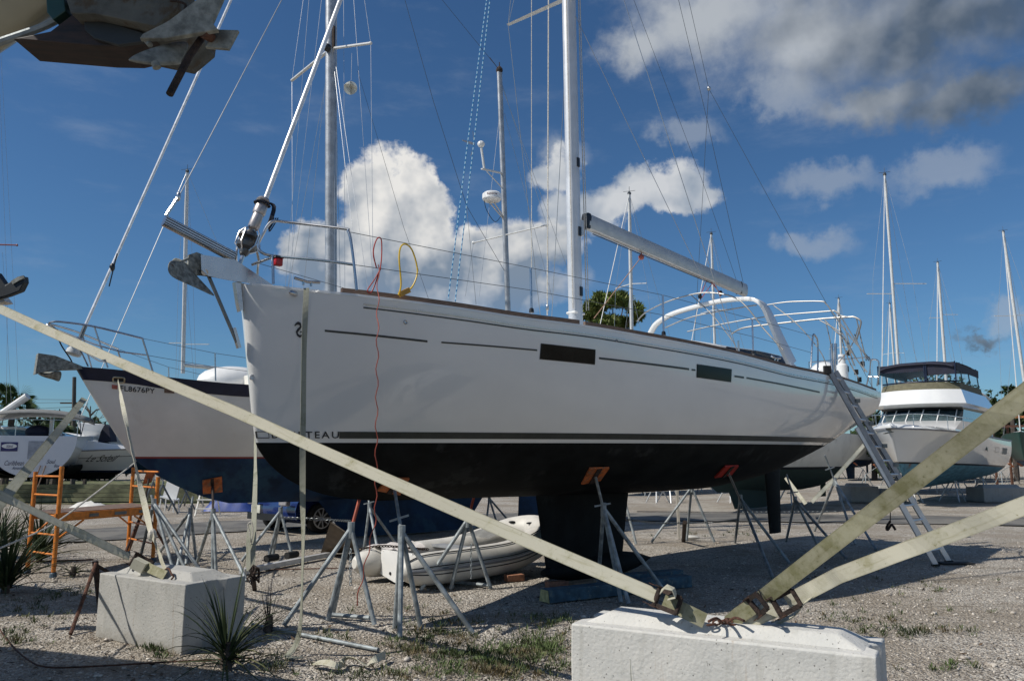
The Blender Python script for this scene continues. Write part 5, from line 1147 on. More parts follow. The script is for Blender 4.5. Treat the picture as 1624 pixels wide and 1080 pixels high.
for sgn in (-1, 1): MB().prism([FM.w(x, sgn * w, z) for x, z, w in ((3.4, 2.42, 1.10), (4.5, 2.72, 1.11), (5.6, 2.78, 1.13), (6.6, 2.50, 1.22), (5, 2.36, 1.24))], FM.ey * .06 * sgn).build('cabin_window', M('tinted_glass', (.05, .08, .09)), my, smooth=False)
fm = lambda x0, x1, z0, z1: (lambda u, v: HM.pt(x0 + (x1 - x0) * u, z0 + (z1 - z0) * v, 1, .01))
lettering('bow_name', 'Le Soleil', txt, my, fm(2.2, .75, 1.38, 1.66), shear=.35) if False else None
MB().prism([D(155, 701, 31.8), D(160, 684, 31.8), D(166, 673, 31.8), D(172, 677, 31.8), D(176, 700, 31.8)], Vector((0, .5, 0))).build('deck_cover', canvasn, my, smooth=False)
MB().loft([[HM.pt(4.4, 1.42, 1, .01), HM.pt(4.4, 1.54, 1, .01)], [HM.pt(5.0, 1.42, 1, .01), HM.pt(5.0, 1.54, 1, .01)]], close=False).build('hull_port', blk, my, smooth=False)
lettering('bow_name', 'Le Soleil', txt, my, lambda u, v: HM.pt(1.7 - 1.0 * u, 1.50 + .26 * v, 1, .014), shear=.35)
# ------------------------------------------------------------------ concrete anchor blocks
def block(label, A, Bp, H, Wd, nt_=.055, cm=None):
    u = (Bp - A); L = u.length; u.normalize(); v = Vector((-u.y, u.x, 0)); A = Vector((A.x, A.y, 0))
    def P(a, b, z): return A + u * a + v * b + Vector((0, 0, z))
    plan = [(0, 0), (L, 0), (L, Wd * .32), (L - nt_, Wd * .42), (L - nt_, Wd * .58), (L, Wd * .68), (L, Wd), (0, Wd), (0, Wd * .68), (nt_, Wd * .58), (nt_, Wd * .42), (0, Wd * .32)]
    mb = MB().prism([P(a, b, -.02) for a, b in plan], (0, 0, H + .02))
    h = .065
    mb.add([P(a, b, H - .004) for a, b in ((.06, Wd * .17), (L - .06, Wd * .17), (L - .06, Wd * .83), (.06, Wd * .83))] + [P(a, b, H + h) for a, b in ((.20, Wd * .30), (L - .20, Wd * .30), (L - .20, Wd * .70), (.20, Wd * .70))],
           [(0, 1, 2, 3), (7, 6, 5, 4), (0, 4, 5, 1), (1, 5, 6, 2), (2, 6, 7, 3), (3, 7, 4, 0)])
    o = mb.build('concrete_block', cm or conc, None, smooth=True, loc=P(L / 2, Wd / 2, 0), ang=25)
    # chip and wobble the cast edges: subdivide and push points by noise
    bm = bmesh.new(); bm.from_mesh(o.data)
    bmesh.ops.bevel(bm, geom=[e for e in bm.edges if e.calc_face_angle(0) > .3], offset=.012, segments=2, profile=.6, affect='EDGES')
    for _ in range(3): bmesh.ops.subdivide_edges(bm, edges=[e for e in bm.edges if e.calc_length() > .06], cuts=1, use_grid_fill=True)
    bm.normal_update()
    for w in bm.verts:
        n = mn.noise(w.co * 5) * .003 + mn.noise(w.co * 25) * .0012; e_ = max((f_.calc_area() for f_ in w.link_faces), default=0); chip = mn.noise(w.co * 4 + Vector((7, 1, 3))); n -= .014 * max(0, chip - .25) * (1 if max(1 - abs(w.normal.x), 0) > 0 and abs(w.normal.z) > .25 and abs(w.normal.z) < .95 else 0); w.co += w.normal * n
    bm.to_mesh(o.data); bm.free()
    tag(o, label, 'concrete block'); return o, P, L
A = G(905, 988, .585); Bq = G(1390, 1041, .585); blkR, PR, LR = block('big white concrete block in the right foreground with three straps tied to its top', A, Bq, .585, .52)
A = G(151, 1007); Bq = G(288, 1036); blkL, PL, LL = block('weathered concrete block at lower left behind a dark spiky plant', A, Bq, .555, .62, cm=concd)

# ------------------------------------------------------------------ tie-down straps
def facing(pts):
    def f(i, d): return d.cross(pts[i] - EYE)
    return f
def strap(name, label, pd, w=.09, m=strap_w, n=24, tw=None, lift=0.0, ext=0.0, group='webbing straps holding the boats down', cat='strap', sag=0.0, subd=None):
    """pd: (px, py, depth) points; straight runs interpolated in 3-D"""
    K = [D(*p) for p in pd]; pts = []
    if ext: K.append(K[-1] + (K[-1] - K[-2]).normalized() * ext)
    for a, b in zip(K[:-1], K[1:]):
        for i in range(n): t = i / n; pts.append(a + (b - a) * t - Vector((0, 0, sag * 4 * t * (1 - t))))
    pts.append(K[-1]); N = len(pts); r_ = random.Random(N + int(pd[0][0]))
    ph = r_.random() * 6
    def wv(i, d):
        base = d.cross(pts[i if not ext else int(N * .3)] - EYE).normalized(); nrm = d.cross(base).normalized()
        a = (tw(i / (N - 1)) if tw else 0) + .12 * math.sin(i * .33 + ph) + .07 * math.sin(i * .9 + ph)
        if lift:
            c_ = []
            for q in (lift, -lift):
                nn = d.cross(base * math.cos(q) + nrm * math.sin(q)).normalized(); nn = nn if nn.dot(pts[i] - EYE) < 0 else -nn; c_.append((nn.dot(sv), q))
            a += max(c_)[1]
        return base * math.cos(a) + nrm * math.sin(a)
    o = ribbon(name, pts, w, m, None, loc=pts[0], wv=wv, th=.0035); tag(o, label, cat, group); return o, pts
def ratchet(parent, c, d, s=1.0, up=None, handle=True):
    """rusty ratchet buckle: side plates, spool, ratchet wheel, handle"""
    d = d.normalized(); v = (c - EYE).normalized(); w = d.cross(v).normalized(); n = w.cross(d)
    mb = MB()
    for k in (-1, 1):
        q = c + w * k * .056 * s; mb.prism([q + d * a * s + n * b * s for a, b in ((-.07, -.02), (.07, -.02), (.085, .0), (.07, .025), (-.05, .03), (-.075, .01))], w * .004 * k)
    o = mb.build('ratchet_buckle', rust, parent, smooth=False)
    MB().tube([c - w * .066 * s, c + w * .066 * s], .017 * s, 12).build('spool', rustd, o)
    for k in (-1, 1):
        q = c + w * k * .062 * s; MB().lathe(q, w, [(-.004, .0), (-.004, .032), (.004, .032), (.004, 0)], 14).build('ratchet_wheel', rustd, o)
    if handle:
        mb = MB()
        for k in (-1, 1): mb.bar(c + w * k * .05 * s, c + w * k * .045 * s + d * .15 * s - n * .075 * s, .008, .028, up=w)
        mb.tube([c - w * .05 * s + d * .15 * s - n * .075 * s, c + w * .05 * s + d * .15 * s - n * .075 * s], .014 * s, 8); mb.build('handle', rustd, o)
    return o
def hook(parent, a, b, r=.008):
    return MB().tube(smooth_path([a, a + (b - a) * .5 + Vector((0, 0, .03)), b, b + Vector((.02, 0, -.02)), b + Vector((.0, 0, -.045))], 4), r, 8).build('hook', rust, parent)
SA, pa = strap('strap', 'long cream strap crossing the white sloop from upper left down to the right foreground block', [(1042, 945, 5.00), (370, 651.5, 6.45), (0, 490, 7.95), (-260, 377, 9.6)], lift=.2, sag=.012)
ratchet(SA, D(1042, 946, 5.00), pa[0] - pa[3])
tl = [D(1052, 953, 4.96), D(1085, 968, 4.90), D(1118, 984, 4.87)]
ribbon('strap_end', tl, .088, strap_y, SA, wv=lambda i, d: d.cross(tl[i] - EYE))
ribbon('rolled_tail', [D(1048, 938, 4.90), D(1056, 930, 4.88), D(1068, 934, 4.86), D(1072, 945, 4.86), D(1060, 948, 4.88)], .07, strap_w, SA, wv=(.3, 1, .2))
SC, pc = strap('strap', 'mould-stained strap rising from the right block across the motor cruiser', [(1210, 948, 4.84), (1624, 628, 3.4), (1900, 415, 2.75)], m=strap_y, w=.092, ext=1.6)
ratchet(SC, D(1196, 962, 4.82), pc[3] - pc[0])
tl2 = [D(1192, 962, 4.82), D(1172, 975, 4.85), D(1157, 988, 4.90)]; ribbon('strap_end', tl2, .09, strap_y, SC, wv=lambda i, d: d.cross(tl2[i] - EYE))
SD, pdn = strap('strap', 'cleaner lower strap from the right foreground block to the right edge', [(1248, 955, 4.81), (1330, 912, 4.66), (1624, 802, 3.95), (1950, 690, 3.55)], m=strap_w, w=.088, ext=2.2)
ratchet(SD, D(1232, 963, 4.80), pdn[3] - pdn[0])
tl3 = [D(1228, 965, 4.80), D(1205, 975, 4.82), D(1180, 985, 4.86)]; ribbon('strap_end', tl3, .095, strap_w, SD, wv=lambda i, d: d.cross(tl3[i] - EYE))
tl4 = smooth_path([D(1315, 925, 4.72), D(1280, 950, 4.76), D(1262, 972, 4.80), D(1240, 984, 4.85), D(1215, 990, 4.90)], 6); ribbon('loose_tail', tl4, .05, strap_w, SD, wv=(.3, .9, .3))
MB().tube([D(1322, 903, 4.70), D(1330, 926, 4.70)], .004, 6).build('band', blk, SD); MB().tube([D(1203, 934, 4.82), D(1211, 952, 4.80)], .004, 6).build('band', blk, SC)
for (px, py, par) in ((1155, 992, SC), (1180, 988, SD), (1124, 989, SA)): hook(par, D(px, py - 4, 4.74), D(1150, 992, 4.90))
# chain links through the lifting eye
mb = MB(); chn = thing('chain', 'rusty chain links threaded through the lifting eye of the right foreground block', 'chain', D(1150, 992, 4.90))
for k in range(6):
    c = D(1128 + 9 * k, 990 - 6 * math.sin(k * .7) + (3 if k > 3 else 0), 4.86 + .02 * (k % 2)); e1 = Vector((1, 0, -.1 if k > 2 else .15)).normalized(); e2 = Vector((0, .5, 1)).normalized() if k % 2 else Vector((0, 1, -.3)).normalized()
    MB().tube([c + e1 * .024 * math.cos(t * math.pi / 6) + e2 * .015 * math.sin(t * math.pi / 6) for t in range(13)], .0065, 6).build('chain_link', rust, chn)
# left side
SBk, pb = strap('strap', 'pale strap from the left edge down to the top of the left concrete block', [(205, 883, 7.7), (0, 785, 7.0), (-200, 690, 6.2)], w=.095, m=strap_w, lift=.8)
ratchet(SBk, D(212, 886, 7.62), pb[0] - pb[3], 1.0)
MB().box(D(222, 896, 7.45), (.12, .1, .09), Matrix.Rotation(R(25), 3, 'Y')).build('folded_tail', strap_w, SBk, smooth=False)
tl5 = [D(222, 893, 7.55), D(240, 902, 7.40), D(262, 912, 7.25)]; ribbon('strap_end', tl5, .08, strap_y, SBk, wv=lambda i, d: d.cross(tl5[i] - EYE))
SF, pf = strap('strap', 'twisted strap hanging from the navy gunwale fairlead of the ketch to the left block', [(187, 604, 12.9), (197, 655, 11.2), (215, 738, 9.0), (238, 838, 8.0), (262, 905, 7.3)], w=.058, m=strap_w, tw=lambda t: 1.25 * math.cos(t * 7.0))
hook(SF, D(262, 903, 7.3), D(272, 910, 7.2)); MB().sphere(D(241, 848, 7.9), .045, 8, 6, sc=(1, 1, 1.4)).build('knot', ropew, SF)
SG, pg = strap('strap', 'grey-green strap running from under the ketch bow down to the left edge', [(134, 632, 13.8), (0, 798, 7.2), (-120, 946, 5.2)], w=.10, m=strap_g)
rp_ = MB().tube(smooth_path([D(212, 735, 12.9), D(150, 783, 11.4), D(82, 832, 10.2), D(0, 869, 9.2), D(-80, 905, 8.4)], 6), .012, 6).build('mooring_rope', ropew, loc=D(82, 832, 10.2)); tag(rp_, 'thin cream rope slanting behind the orange scaffold from the ketch hull', 'rope')
SH, ph_ = strap('strap', 'vertical grey strap from the ketch to a rusty ground anchor beside the left block', [(405, 612, 13.7), (405, 760, 11.5), (400, 905, 9.9)], w=.065, m=strap_g, tw=lambda t: .35 + .5 * math.sin(t * 5))
tl6 = smooth_path([D(398, 832, 10.5), D(394, 850, 10.3), D(394, 905, 9.9)], 5); ribbon('doubled_tail', tl6, .05, strap_g, SH, wv=(1, .3, 0))
MB().tube(smooth_path([D(396, 842, 10.3), D(393, 832, 10.3), D(399, 828, 10.3), D(401, 842, 10.3), D(398, 862, 10.3), D(396, 842, 10.3)], 5), .008, 6).build('rope_loop', ropew, SH)
rr = random.Random(2); q0 = D(401, 910, 9.8); mb = MB().tube([q0 + Vector((rr.uniform(-.07, .07), rr.uniform(-.07, .07), rr.uniform(-.12, .10))) for _ in range(26)], .014, 5).bar(D(400, 905, 9.8), G(404, 935), .05, .03).build('ground_anchor', rustd, SH)
# strap on the bow cleat of the sloop
s_, z_ = HB.hit(484, 470)
pe = [(486, 457, 7.05), (484, 500, 6.98), (482, 560, 6.95), (481, 640, 6.92), (480, 720, 6.88), (480, 790, 6.84), (481, 850, 6.80), (479, 930, 6.74), (477, 985, 6.85), (470, 1020, 6.92), (455, 1042, 6.82), (462, 1047, 6.75), (480, 1046, 6.76)]
K = smooth_path([D(*p) for p in pe], 6)
for p in K: p.z = max(p.z, .014)
o = ribbon('strap', K, .05, strap_g, None, loc=K[0], wv=lambda i, d: (Vector((1, 0, 0)) * math.cos(.9 * math.sin(i * .11)) + Vector((.2, 1, 0)) * math.sin(.9 * math.sin(i * .11))))
tag(o, 'slack strap hanging down the bow of the white sloop, end curled on the gravel', 'strap', 'webbing straps holding the boats down')
K2 = [G(*p, .02) for p in ((497, 1052), (515, 1057), (535, 1060), (548, 1049), (565, 1052), (582, 1055), (598, 1051), (611, 1043))]; K2 = smooth_path(K2, 6)
for i, p in enumerate(K2): p.z = .02 + .035 * abs(math.sin(i * .21))
o = ribbon('strap', K2, .06, strap_w, None, loc=K2[0], wv=lambda i, d: Vector((.15, 1, .5 * math.sin(i * .21)))); tag(o, 'short loose strap lying crumpled on the gravel below the sloop bow', 'strap', 'webbing straps holding the boats down')
strap('strap', 'white strap slanting from the far sailboat behind the aluminium ladder to the ground', [(1389, 684, 25.5), (1318, 765, 22.5), (1287, 796, 22.0)], w=.11, m=strap_w)
strap('strap', 'short pale strap tied beside the sloop rudder to the far ground', [(1246, 757, 22.0), (1278, 799, 21.5)], w=.10, m=strap_w)

# ------------------------------------------------------------------ boat stands
def jack(label, apex, feet, rod=None, pad=None, padhull=None, rodm=galv, padm=orangep, handles=None, tube=None, chain=None, r=.024, dm=None, group='tripod stands propping the boats'):
    F_ = [G(*f) for f in feet]; dep = sum(f.y for f in F_) / len(F_)
    if dm: dep = dm
    ap = D(apex[0], apex[1], dep); t = thing('jack_stand', label, 'boat stand', (ap.x, ap.y, 0), group)
    for f in F_:
        dd_ = (ap - f).normalized(); e = f + dd_ * .0; MB().tube([f + Vector((0, 0, .005)), ap + Vector((0, 0, .0))], r, 10).build('leg', galv, t)
    MB().tube([ap - Vector((0, 0, .10)), ap + Vector((0, 0, .06))], r * 1.5, 10).build('collar', galv, t)
    tip = None
    if padhull is not None and pad:
        hl = padhull; C4 = [hl.pt(*hl.hit(*p, off=.02), -1, .016) for p in pad]; cc = sum(C4, Vector()) / 4
        n = (C4[1] - C4[0]).cross(C4[3] - C4[0]).normalized()
        if n.dot(cc - EYE) > 0: n = -n
        MB().prism(C4, n * .022).build('pad', padm, t, smooth=False); tip = cc + n * .02
        MB().bar(C4[0] * .5 + C4[1] * .5 + n * .03, C4[2] * .5 + C4[3] * .5 + n * .03, .06, .012, up=n).build('pad_bracket', rustd, t)
    elif rod: tip = D(rod[0], rod[1], dep + (rod[2] if len(rod) > 2 else .15))
    if tip is not None:
        rd_ = MB().tube([ap - Vector((0, 0, .02)), tip], r * .72, 8).build('screw_rod', rodm, t)
        if handles:
            q = ap + (tip - ap) * handles; dd_ = (tip - ap).normalized(); s1 = dd_.cross(Vector((0, 1, 0))).normalized()
            MB().bar(q - s1 * .10 - Vector((0, 0, .02)), q + s1 * .10, .03, .02).build('wing_nut', galv, rd_)
    if tube: MB().tube([G(*tube[0]) + Vector((0, 0, .03)), G(*tube[1]) + Vector((0, 0, .03))], r * .9, 8).build('foot_brace', galv, t)
    if chain:
        a = D(chain[0], chain[1], dep - .05); b = D(chain[2], chain[3], dep - .05); chainrun('safety_chain', [a, b], galv, t)
    return t
def chainrun(name, pts, m, parent=None, r=.005, link=.035, **k):
    mb = MB(); d0 = 0
    for a, b in zip(pts[:-1], pts[1:]):
        L = (b - a).length; n = max(2, int(L / link)); d = (b - a).normalized(); u = d.orthogonal().normalized(); w = d.cross(u)
        for i in range(n):
            c = a + d * (i + .5) * L / n; e = u if i % 2 else w
            mb.tube([c + d * link * .62 * math.cos(t * math.pi / 4) + e * link * .36 * math.sin(t * math.pi / 4) for t in range(9)], r, 4, caps=False)
    return mb.build(name, m, parent, **k)
jack('stand left of the dinghy with a red screw rod, under the sloop bow', (557, 837), [(450, 992), (520, 983), (528, 974), (594, 991)], rod=(573, 780, .12), rodm=orod, tube=((524, 979), (586, 984)), chain=(556, 870, 556, 928))
jack('nearest stand under the sloop, wing nut spread wide, pad half hidden by the long strap', (637, 843), [(626, 996), (634, 1012), (668, 999), (750, 1004)], pad=[(616, 757), (649, 757), (634, 783), (598, 776)], padhull=HB, handles=.30)
jack('stand in front of the dinghy with a red-capped rod and hanging chain', (742, 823), [(667, 936), (715, 934), (778, 933)], rod=(753, 782, .1), rodm=orod, tube=((720, 926), (776, 932)), chain=(747, 862, 747, 917))
jack('stand against the sloop keel with an orange pad and grey wing nut', (957, 805), [(948, 935), (985, 955), (997, 958), (1057, 942)], pad=[(935, 741), (966, 740), (952, 760), (922, 766)], padhull=HB, handles=.12)
jack('stand with a red pad under the sloop between keel and rudder', (1174, 790), [(1166, 860), (1225, 916), (1252, 893)], pad=[(1150, 738), (1171, 737), (1160, 751), (1133, 756)], padhull=HB, padm=M('red_pad_paint', (.42, .03, .015), .6), rodm=M('dull_steel', (.16, .17, .17)))
jack('sunlit stand on the far side of the keel beside a short timber post', (1097, 772), [(1033, 860), (1089, 858), (1133, 860)], rod=(1096, 756, .1))
jack('stand whose single leg shows right behind the sloop keel', (986, 775), [(1009, 863), (960, 864), (985, 856)], rod=(986, 760, .1))
jack('dark stand just right of the sloop rudder', (1261, 792), [(1247, 858), (1342, 886), (1300, 872)], rod=(1247, 752, .1), handles=.3)
jack('dark stand under the sloop stern beside the ladder', (1324, 762), [(1292, 842), (1356, 863), (1389, 872)], rod=(1308, 722, -.1), handles=.5)
jack('stand standing behind the left concrete block, legs splayed to the right', (244, 797), [(222, 886), (276, 908), (296, 907), (320, 909)], rod=(240, 785, .05))
jack('stand behind the left block with its bare rod sticking up', (302, 811), [(254, 875), (281, 899), (295, 895), (311, 886)], rod=(306, 787, .05))
jack('stand with a square orange pad against the blue ketch bottom', (338, 813), [(311, 897), (337, 912), (343, 913), (391, 921)], pad=[(321, 761), (352, 755), (353, 779), (322, 783)], padhull=HK, rodm=rustd)
jack('stand in front of the parked blue car with two close legs', (445, 810), [(383, 890), (426, 885), (433, 881), (465, 887)], rod=(447, 802, .0), tube=((427, 884), (434, 881)))
jack('shaded stand against the blue ketch keel behind the dinghy', (586, 803), [(577, 872), (600, 878), (632, 868)], rod=(584, 786, .2), handles=.4)
jack('dark stand behind the ketch keel near the dinghy bow', (776, 790), [(770, 838), (790, 836), (812, 832)], rod=(777, 772, .1), rodm=rustd)
jack('shaded stand at the left of the sloop keel, half hidden by it', (893, 800), [(866, 868), (884, 872), (900, 858)], rod=(893, 775, .1))
# chains slung between stands
def slung(label, pts):
    P = smooth_path([D(*p) for p in pts], 5); o = chainrun('slung_chain', P, M('dull_steel', (.16, .17, .17)), None, r=.006, link=.05, loc=P[0]); tag(o, label, 'chain')
slung('safety chain slung between the stands right of the sloop keel', [(992, 823, 13.5), (1040, 829, 14.5), (1090, 829, 15.3), (1130, 828, 15.5), (1170, 824, 13.5)])
slung('safety chain between the stands in front of the blue car', [(448, 821, 12.8), (480, 822, 12.7), (520, 824, 12.4), (556, 826, 11.5)])
slung('long safety chain running behind the sloop rudder', [(1010, 811, 20), (1120, 812, 20), (1230, 812, 19.5), (1330, 811, 19)])

# ------------------------------------------------------------------ aluminium ladder
lt = [D(1311, 592, 12.0), D(1327, 597, 12.35)]; lf = [G(1484, 898), G(1505, 892)]
lad = thing('ladder', 'aluminium extension ladder leaning on the sloop stern quarter', 'ladder', (lf[0] + lf[1]) / 2)
for a, b in zip(lt, lf):
    MB().bar(b + Vector((0, 0, .02)), b + (a - b) * .72, .028, .085).build('rail', alu, lad)
w_ = (lf[1] - lf[0]).normalized(); nrm = (lt[0] - lf[0]).cross(w_).normalized(); nrm = nrm if nrm.y < 0 else -nrm
for k, (a, b) in enumerate(zip(lt, lf)):
    s1 = w_ * (.045 if k == 0 else -.045); MB().bar(b + (a - b) * .38 + s1 + nrm * .04, a + (a - b) * .02 + s1 + nrm * .04, .026, .08).build('fly_rail', M('oxidised_alloy', (.30, .31, .33), .5, .5), lad)
for i in range(1, 10): t = i * .078; MB().tube([lf[0] + (lt[0] - lf[0]) * t, lf[1] + (lt[1] - lf[1]) * t], .017, 8).build('rung', alu, lad)
for i in range(0, 9): t = .40 + i * .072; MB().tube([lf[0] + (lt[0] - lf[0]) * t + w_ * .05 + nrm * .04, lf[1] + (lt[1] - lf[1]) * t - w_ * .05 + nrm * .04], .017, 8).build('rung', alu, lad)
for i, t in enumerate((.42, .52, .62, .74, .86)):
    q = lf[1] + (lt[1] - lf[1]) * t + nrm * .08; MB().box(q, (.07, .05, .06)).build('rung_lock', M('dull_steel', (.16, .17, .17)), lad)
for b in lf: MB().box(b + Vector((0, 0, .02)), (.10, .07, .03)).build('rubber_foot', rubber, lad)
MB().box(lt[0] + Vector((0, -.03, .05)), (.1, .06, .12)).build('top_pad', rubber, lad)
MB().box((lf[0] + lf[1]) / 2 + Vector((.25, .1, .012)), (.5, .22, .02)).build('base_mat', rubber, lad)

# ------------------------------------------------------------------ orange scaffold
sc1 = thing('scaffold', 'orange steel scaffold with two end frames and a plank, behind the left block', 'scaffold', G(84, 915))
def frame_(P, Q, tops, zs, gate=True):
    for a, tz in zip((P, Q), tops):
        MB().tube([a + Vector((0, 0, .07)), a + Vector((0, 0, tz))], .030, 10).build('post', orange, sc1); 
        for k in range(1, int(tz / .05)): pass
        MB().lathe(a, (0, 0, 1), [(0, .05), (.05, .045), (.07, .025)], 10).build('caster_socket', M('dark_blue_steel', (.05, .08, .11)), sc1)
    for z in zs: MB().tube([P + Vector((0, 0, z)), Q + Vector((0, 0, z))], .014, 8).build('rung', orange, sc1)
P1, P3 = G(84, 915), G(43, 908); P2, P4 = G(242, 891), G(202, 880)
frame_(P1, P3, (1.50, 1.42), (.30, .56, .82, 1.10, 1.36)); frame_(P2, P4, (1.32, 1.46), (.28, .55, .85, 1.15, 1.40))
zp = .80; MB().bar(P1 + Vector((0, 0, zp)) + (P1 - P2).normalized() * .05, P2 + Vector((0, 0, zp)), .03, .11).build('side_beam', orange, sc1); MB().bar(P3 + Vector((0, 0, zp)), P4 + Vector((0, 0, zp)), .03, .11).build('side_beam', orange, sc1)
e1, e2 = P1 * .97 + P3 * .03, P1 * .03 + P3 * .97; g1, g2 = P2 * .97 + P4 * .03, P2 * .03 + P4 * .97
MB().prism([p + Vector((0, 0, zp + .045)) for p in (e1, e2, g2, g1)], Vector((0, 0, .02))).build('plank', teak, sc1, smooth=False)
for a, b in ((P2, P1), (P4, P3), (P1, P2), (P3, P4)):
    u_ = (b - a).normalized(); MB().bar(a + Vector((0, 0, .50)), a + u_ * .42 + Vector((0, 0, zp - .06)), .02, .02).build('brace', orange, sc1)
n_ = Vector((P2.y - P1.y, P1.x - P2.x, 0)).normalized(); n_ = n_ if n_.y < 0 else -n_
for t in (.33, .60, .86): q = P1 + (P2 - P1) * t + Vector((0, 0, zp)) + n_ * .018; u_ = (P2 - P1).normalized(); MB().box(q, (.16 if t < .5 else .22, .004, .045), Matrix.Rotation(math.atan2(u_.y, u_.x), 3, 'Z')).build('maker_plate', M('dull_steel', (.16, .17, .17)), sc1)
pd_ = [(231, 747), (245, 746), (232, 765), (210, 775)]
t_ = thing('jack_stand', 'stand behind the scaffold whose tilted orange pad touches the ketch bow', 'boat stand', G(226, 880), 'tripod stands propping the boats')
C4 = [HK.pt(*HK.hit(*p, off=.02), -1, .02) for p in ((232, 748), (247, 747), (240, 765), (226, 768))]; n = (C4[1] - C4[0]).cross(C4[3] - C4[0]).normalized(); n = n if n.dot(C4[0] - EYE) < 0 else -n
MB().prism(C4, n * .025).build('pad', orangep, t_, smooth=False); cc = sum(C4, Vector()) / 4; apx = Vector((cc.x + .1, cc.y - .35, .75)); MB().tube([cc, apx], .018, 8).build('screw_rod', rustd, t_)
for a in (20, 140, 260): MB().tube([apx, Vector((apx.x + .45 * math.cos(R(a)), apx.y + .45 * math.sin(R(a)), 0))], .022, 8).build('leg', rust, t_)

# ------------------------------------------------------------------ inflatable dinghy
sx0, sy0 = -1.50, 10.62; ax = R(44); ex_ = Vector((math.cos(ax), math.sin(ax), 0)); ey_ = Vector((-math.sin(ax), math.cos(ax), 0))
def dw(x, y, z): return Vector((sx0, sy0, 0)) + ex_ * x + ey_ * y + Vector((0, 0, z))
ding = thing('inflatable_dinghy', 'white inflatable dinghy with grey rub strakes lying on the gravel under the sloop', 'dinghy', dw(1.2, 0, 0))
half = [(-.30, -.52, .24, .06), (-.22, -.52, .24, .13), (-.08, -.52, .24, .185), (.15, -.53, .24, .205), (.8, -.54, .25, .21), (1.5, -.53, .28, .21), (2.0, -.47, .38, .21), (2.38, -.32, .50, .215), (2.55, 0, .55, .21)]
full = half + [(a, -b, c, r) for a, b, c, r in half[-2::-1]]
cpts = smooth_path([dw(a, b, c) for a, b, c, r in full], 4); rs = []
for i in range(len(full) - 1):
    for k in range(4): rs.append(full[i][3] + (full[i+1][3] - full[i][3]) * k / 4)
rs.append(full[-1][3]); MB().tube(cpts, rs, 20, upv=(0, 0, 1)).build('buoyancy_tube', tubew, ding)
def strake(ang0, r_=.016, dr_=0.0, m=tubeg, par=None, a0=3, a1=None, name='rub_strake'):
    P = []
    for i in range(a0, (a1 or len(cpts) - 3)):
        d = (cpts[i+1] - cpts[i-1]).normalized(); up_ = Vector((0, 0, 1)); out = d.cross(up_).normalized(); up_ = out.cross(d)
        P.append(cpts[i] + (out * math.cos(R(ang0)) + up_ * math.sin(R(ang0))) * (rs[i] + dr_))
    return MB().tube(P, r_, 8).build(name, m, par or ding)
strake(2, .022); strake(14, .007, m=blk); strake(-14, .007, m=blk); strake(62, .008, .012, m=blk, name='grab_line')
MB().prism([dw(0, y, z) for y, z in ((-.34, .10), (-.34, .42), (.34, .42), (.34, .10), (0, .02))], ex_ * .03).build('transom', gel, ding, smooth=False)
for y in (-.12, .12): MB().lathe(dw(-.002, y, .13), -ex_, [(0, .022), (.008, .02), (.008, 0)], 10).build('drain_plug', blk, ding)
MB().loft([[dw(x, y, z + .05 * abs(y) * 2) for y in (-.42, -.2, 0, .2, .42)] for x, z in ((.02, .12), (1.5, .14), (2.2, .3))], close=False).build('floor', tubeg, ding)
for x, y in ((2.30, -.16), (2.28, .2)): MB().sphere(dw(x, y, .66), .035, 8, 6, sc=(1.6, 1, .5)).build('air_valve', blk, ding)
MB().box(dw(1.0, 0, .40), (.22, 1.0, .03), Matrix.Rotation(ax, 3, 'Z')).build('thwart', M('grey_thwart', (.25, .26, .27), .6), ding)
mb = MB(); rr = random.Random(5); rings = []
for i in range(9):
    rings.append([dw(-.02 + i * .09 + rr.uniform(-.02, .02), .28 + .06 * j, .42 + .06 * rr.random() - .004 * (j - 4) ** 2) for j in range(9)])
cl_ = mb.loft(rings, close=False).build('rumpled_cloth', cloth, loc=dw(.3, .5, .4)); tag(cl_, 'crumpled pale cloth lying on the far stern tube of the dinghy', 'cloth')
mb = MB(); rings = []
for i in range(10): rings.append([dw(1.35 + i * .085, -.3 + .08 * j, .50 + .12 * math.sin(math.pi * i / 9) * (1 - ((j - 3.5) / 4.5) ** 2) + .03 * rr.random()) for j in range(8)])
cv_ = mb.loft(rings, close=False).build('folded_cover', canvasg, loc=dw(1.7, 0, .5)); tag(cv_, 'grey folded cover lying across the middle of the dinghy', 'cover')
chainrun('chain_on_dinghy', smooth_path([dw(-.25, .62, .40), dw(-.02, .35, .46), dw(.1, .05, .46), dw(.05, -.2, .47), dw(.2, -.4, .46)], 4), rustd, ding, r=.007, link=.045).name = 'lock_chain'

# ------------------------------------------------------------------ timbers, bricks, board, pipes
def beam(label, a, b, h, w, m, name='timber_beam', cat='timber', z=0.0, endm=None):
    u_ = (b - a).normalized(); v_ = Vector((-u_.y, u_.x, 0)); P = [a, b, b + v_ * w, a + v_ * w]
    o = MB().prism([Vector((p.x, p.y, z + .002)) for p in P], Vector((0, 0, h))).build(name, m, None, smooth=True, loc=(a + b) / 2, bevel=.006, ang=30); tag(o, label, cat)
    if endm: e = MB().prism([Vector((p.x, p.y, z + .004)) - u_ * .004 for p in (a, a + v_ * w)] + [Vector((p.x, p.y, z + h - .004)) - u_ * .004 for p in (a + v_ * w * .85, a + v_ * w * .15)], -u_ * .004).build('painted_end', endm, o, smooth=False)
    return o
beam('long faded blue timber with a yellow painted end, lying in front of the sloop keel', G(872, 957), G(1098, 931), .14, .20, bluewood, endm=yelwood)
beam('second blue timber beside the first, partly under the keel bulb', G(960, 936), G(1085, 924), .16, .18, bluewood)
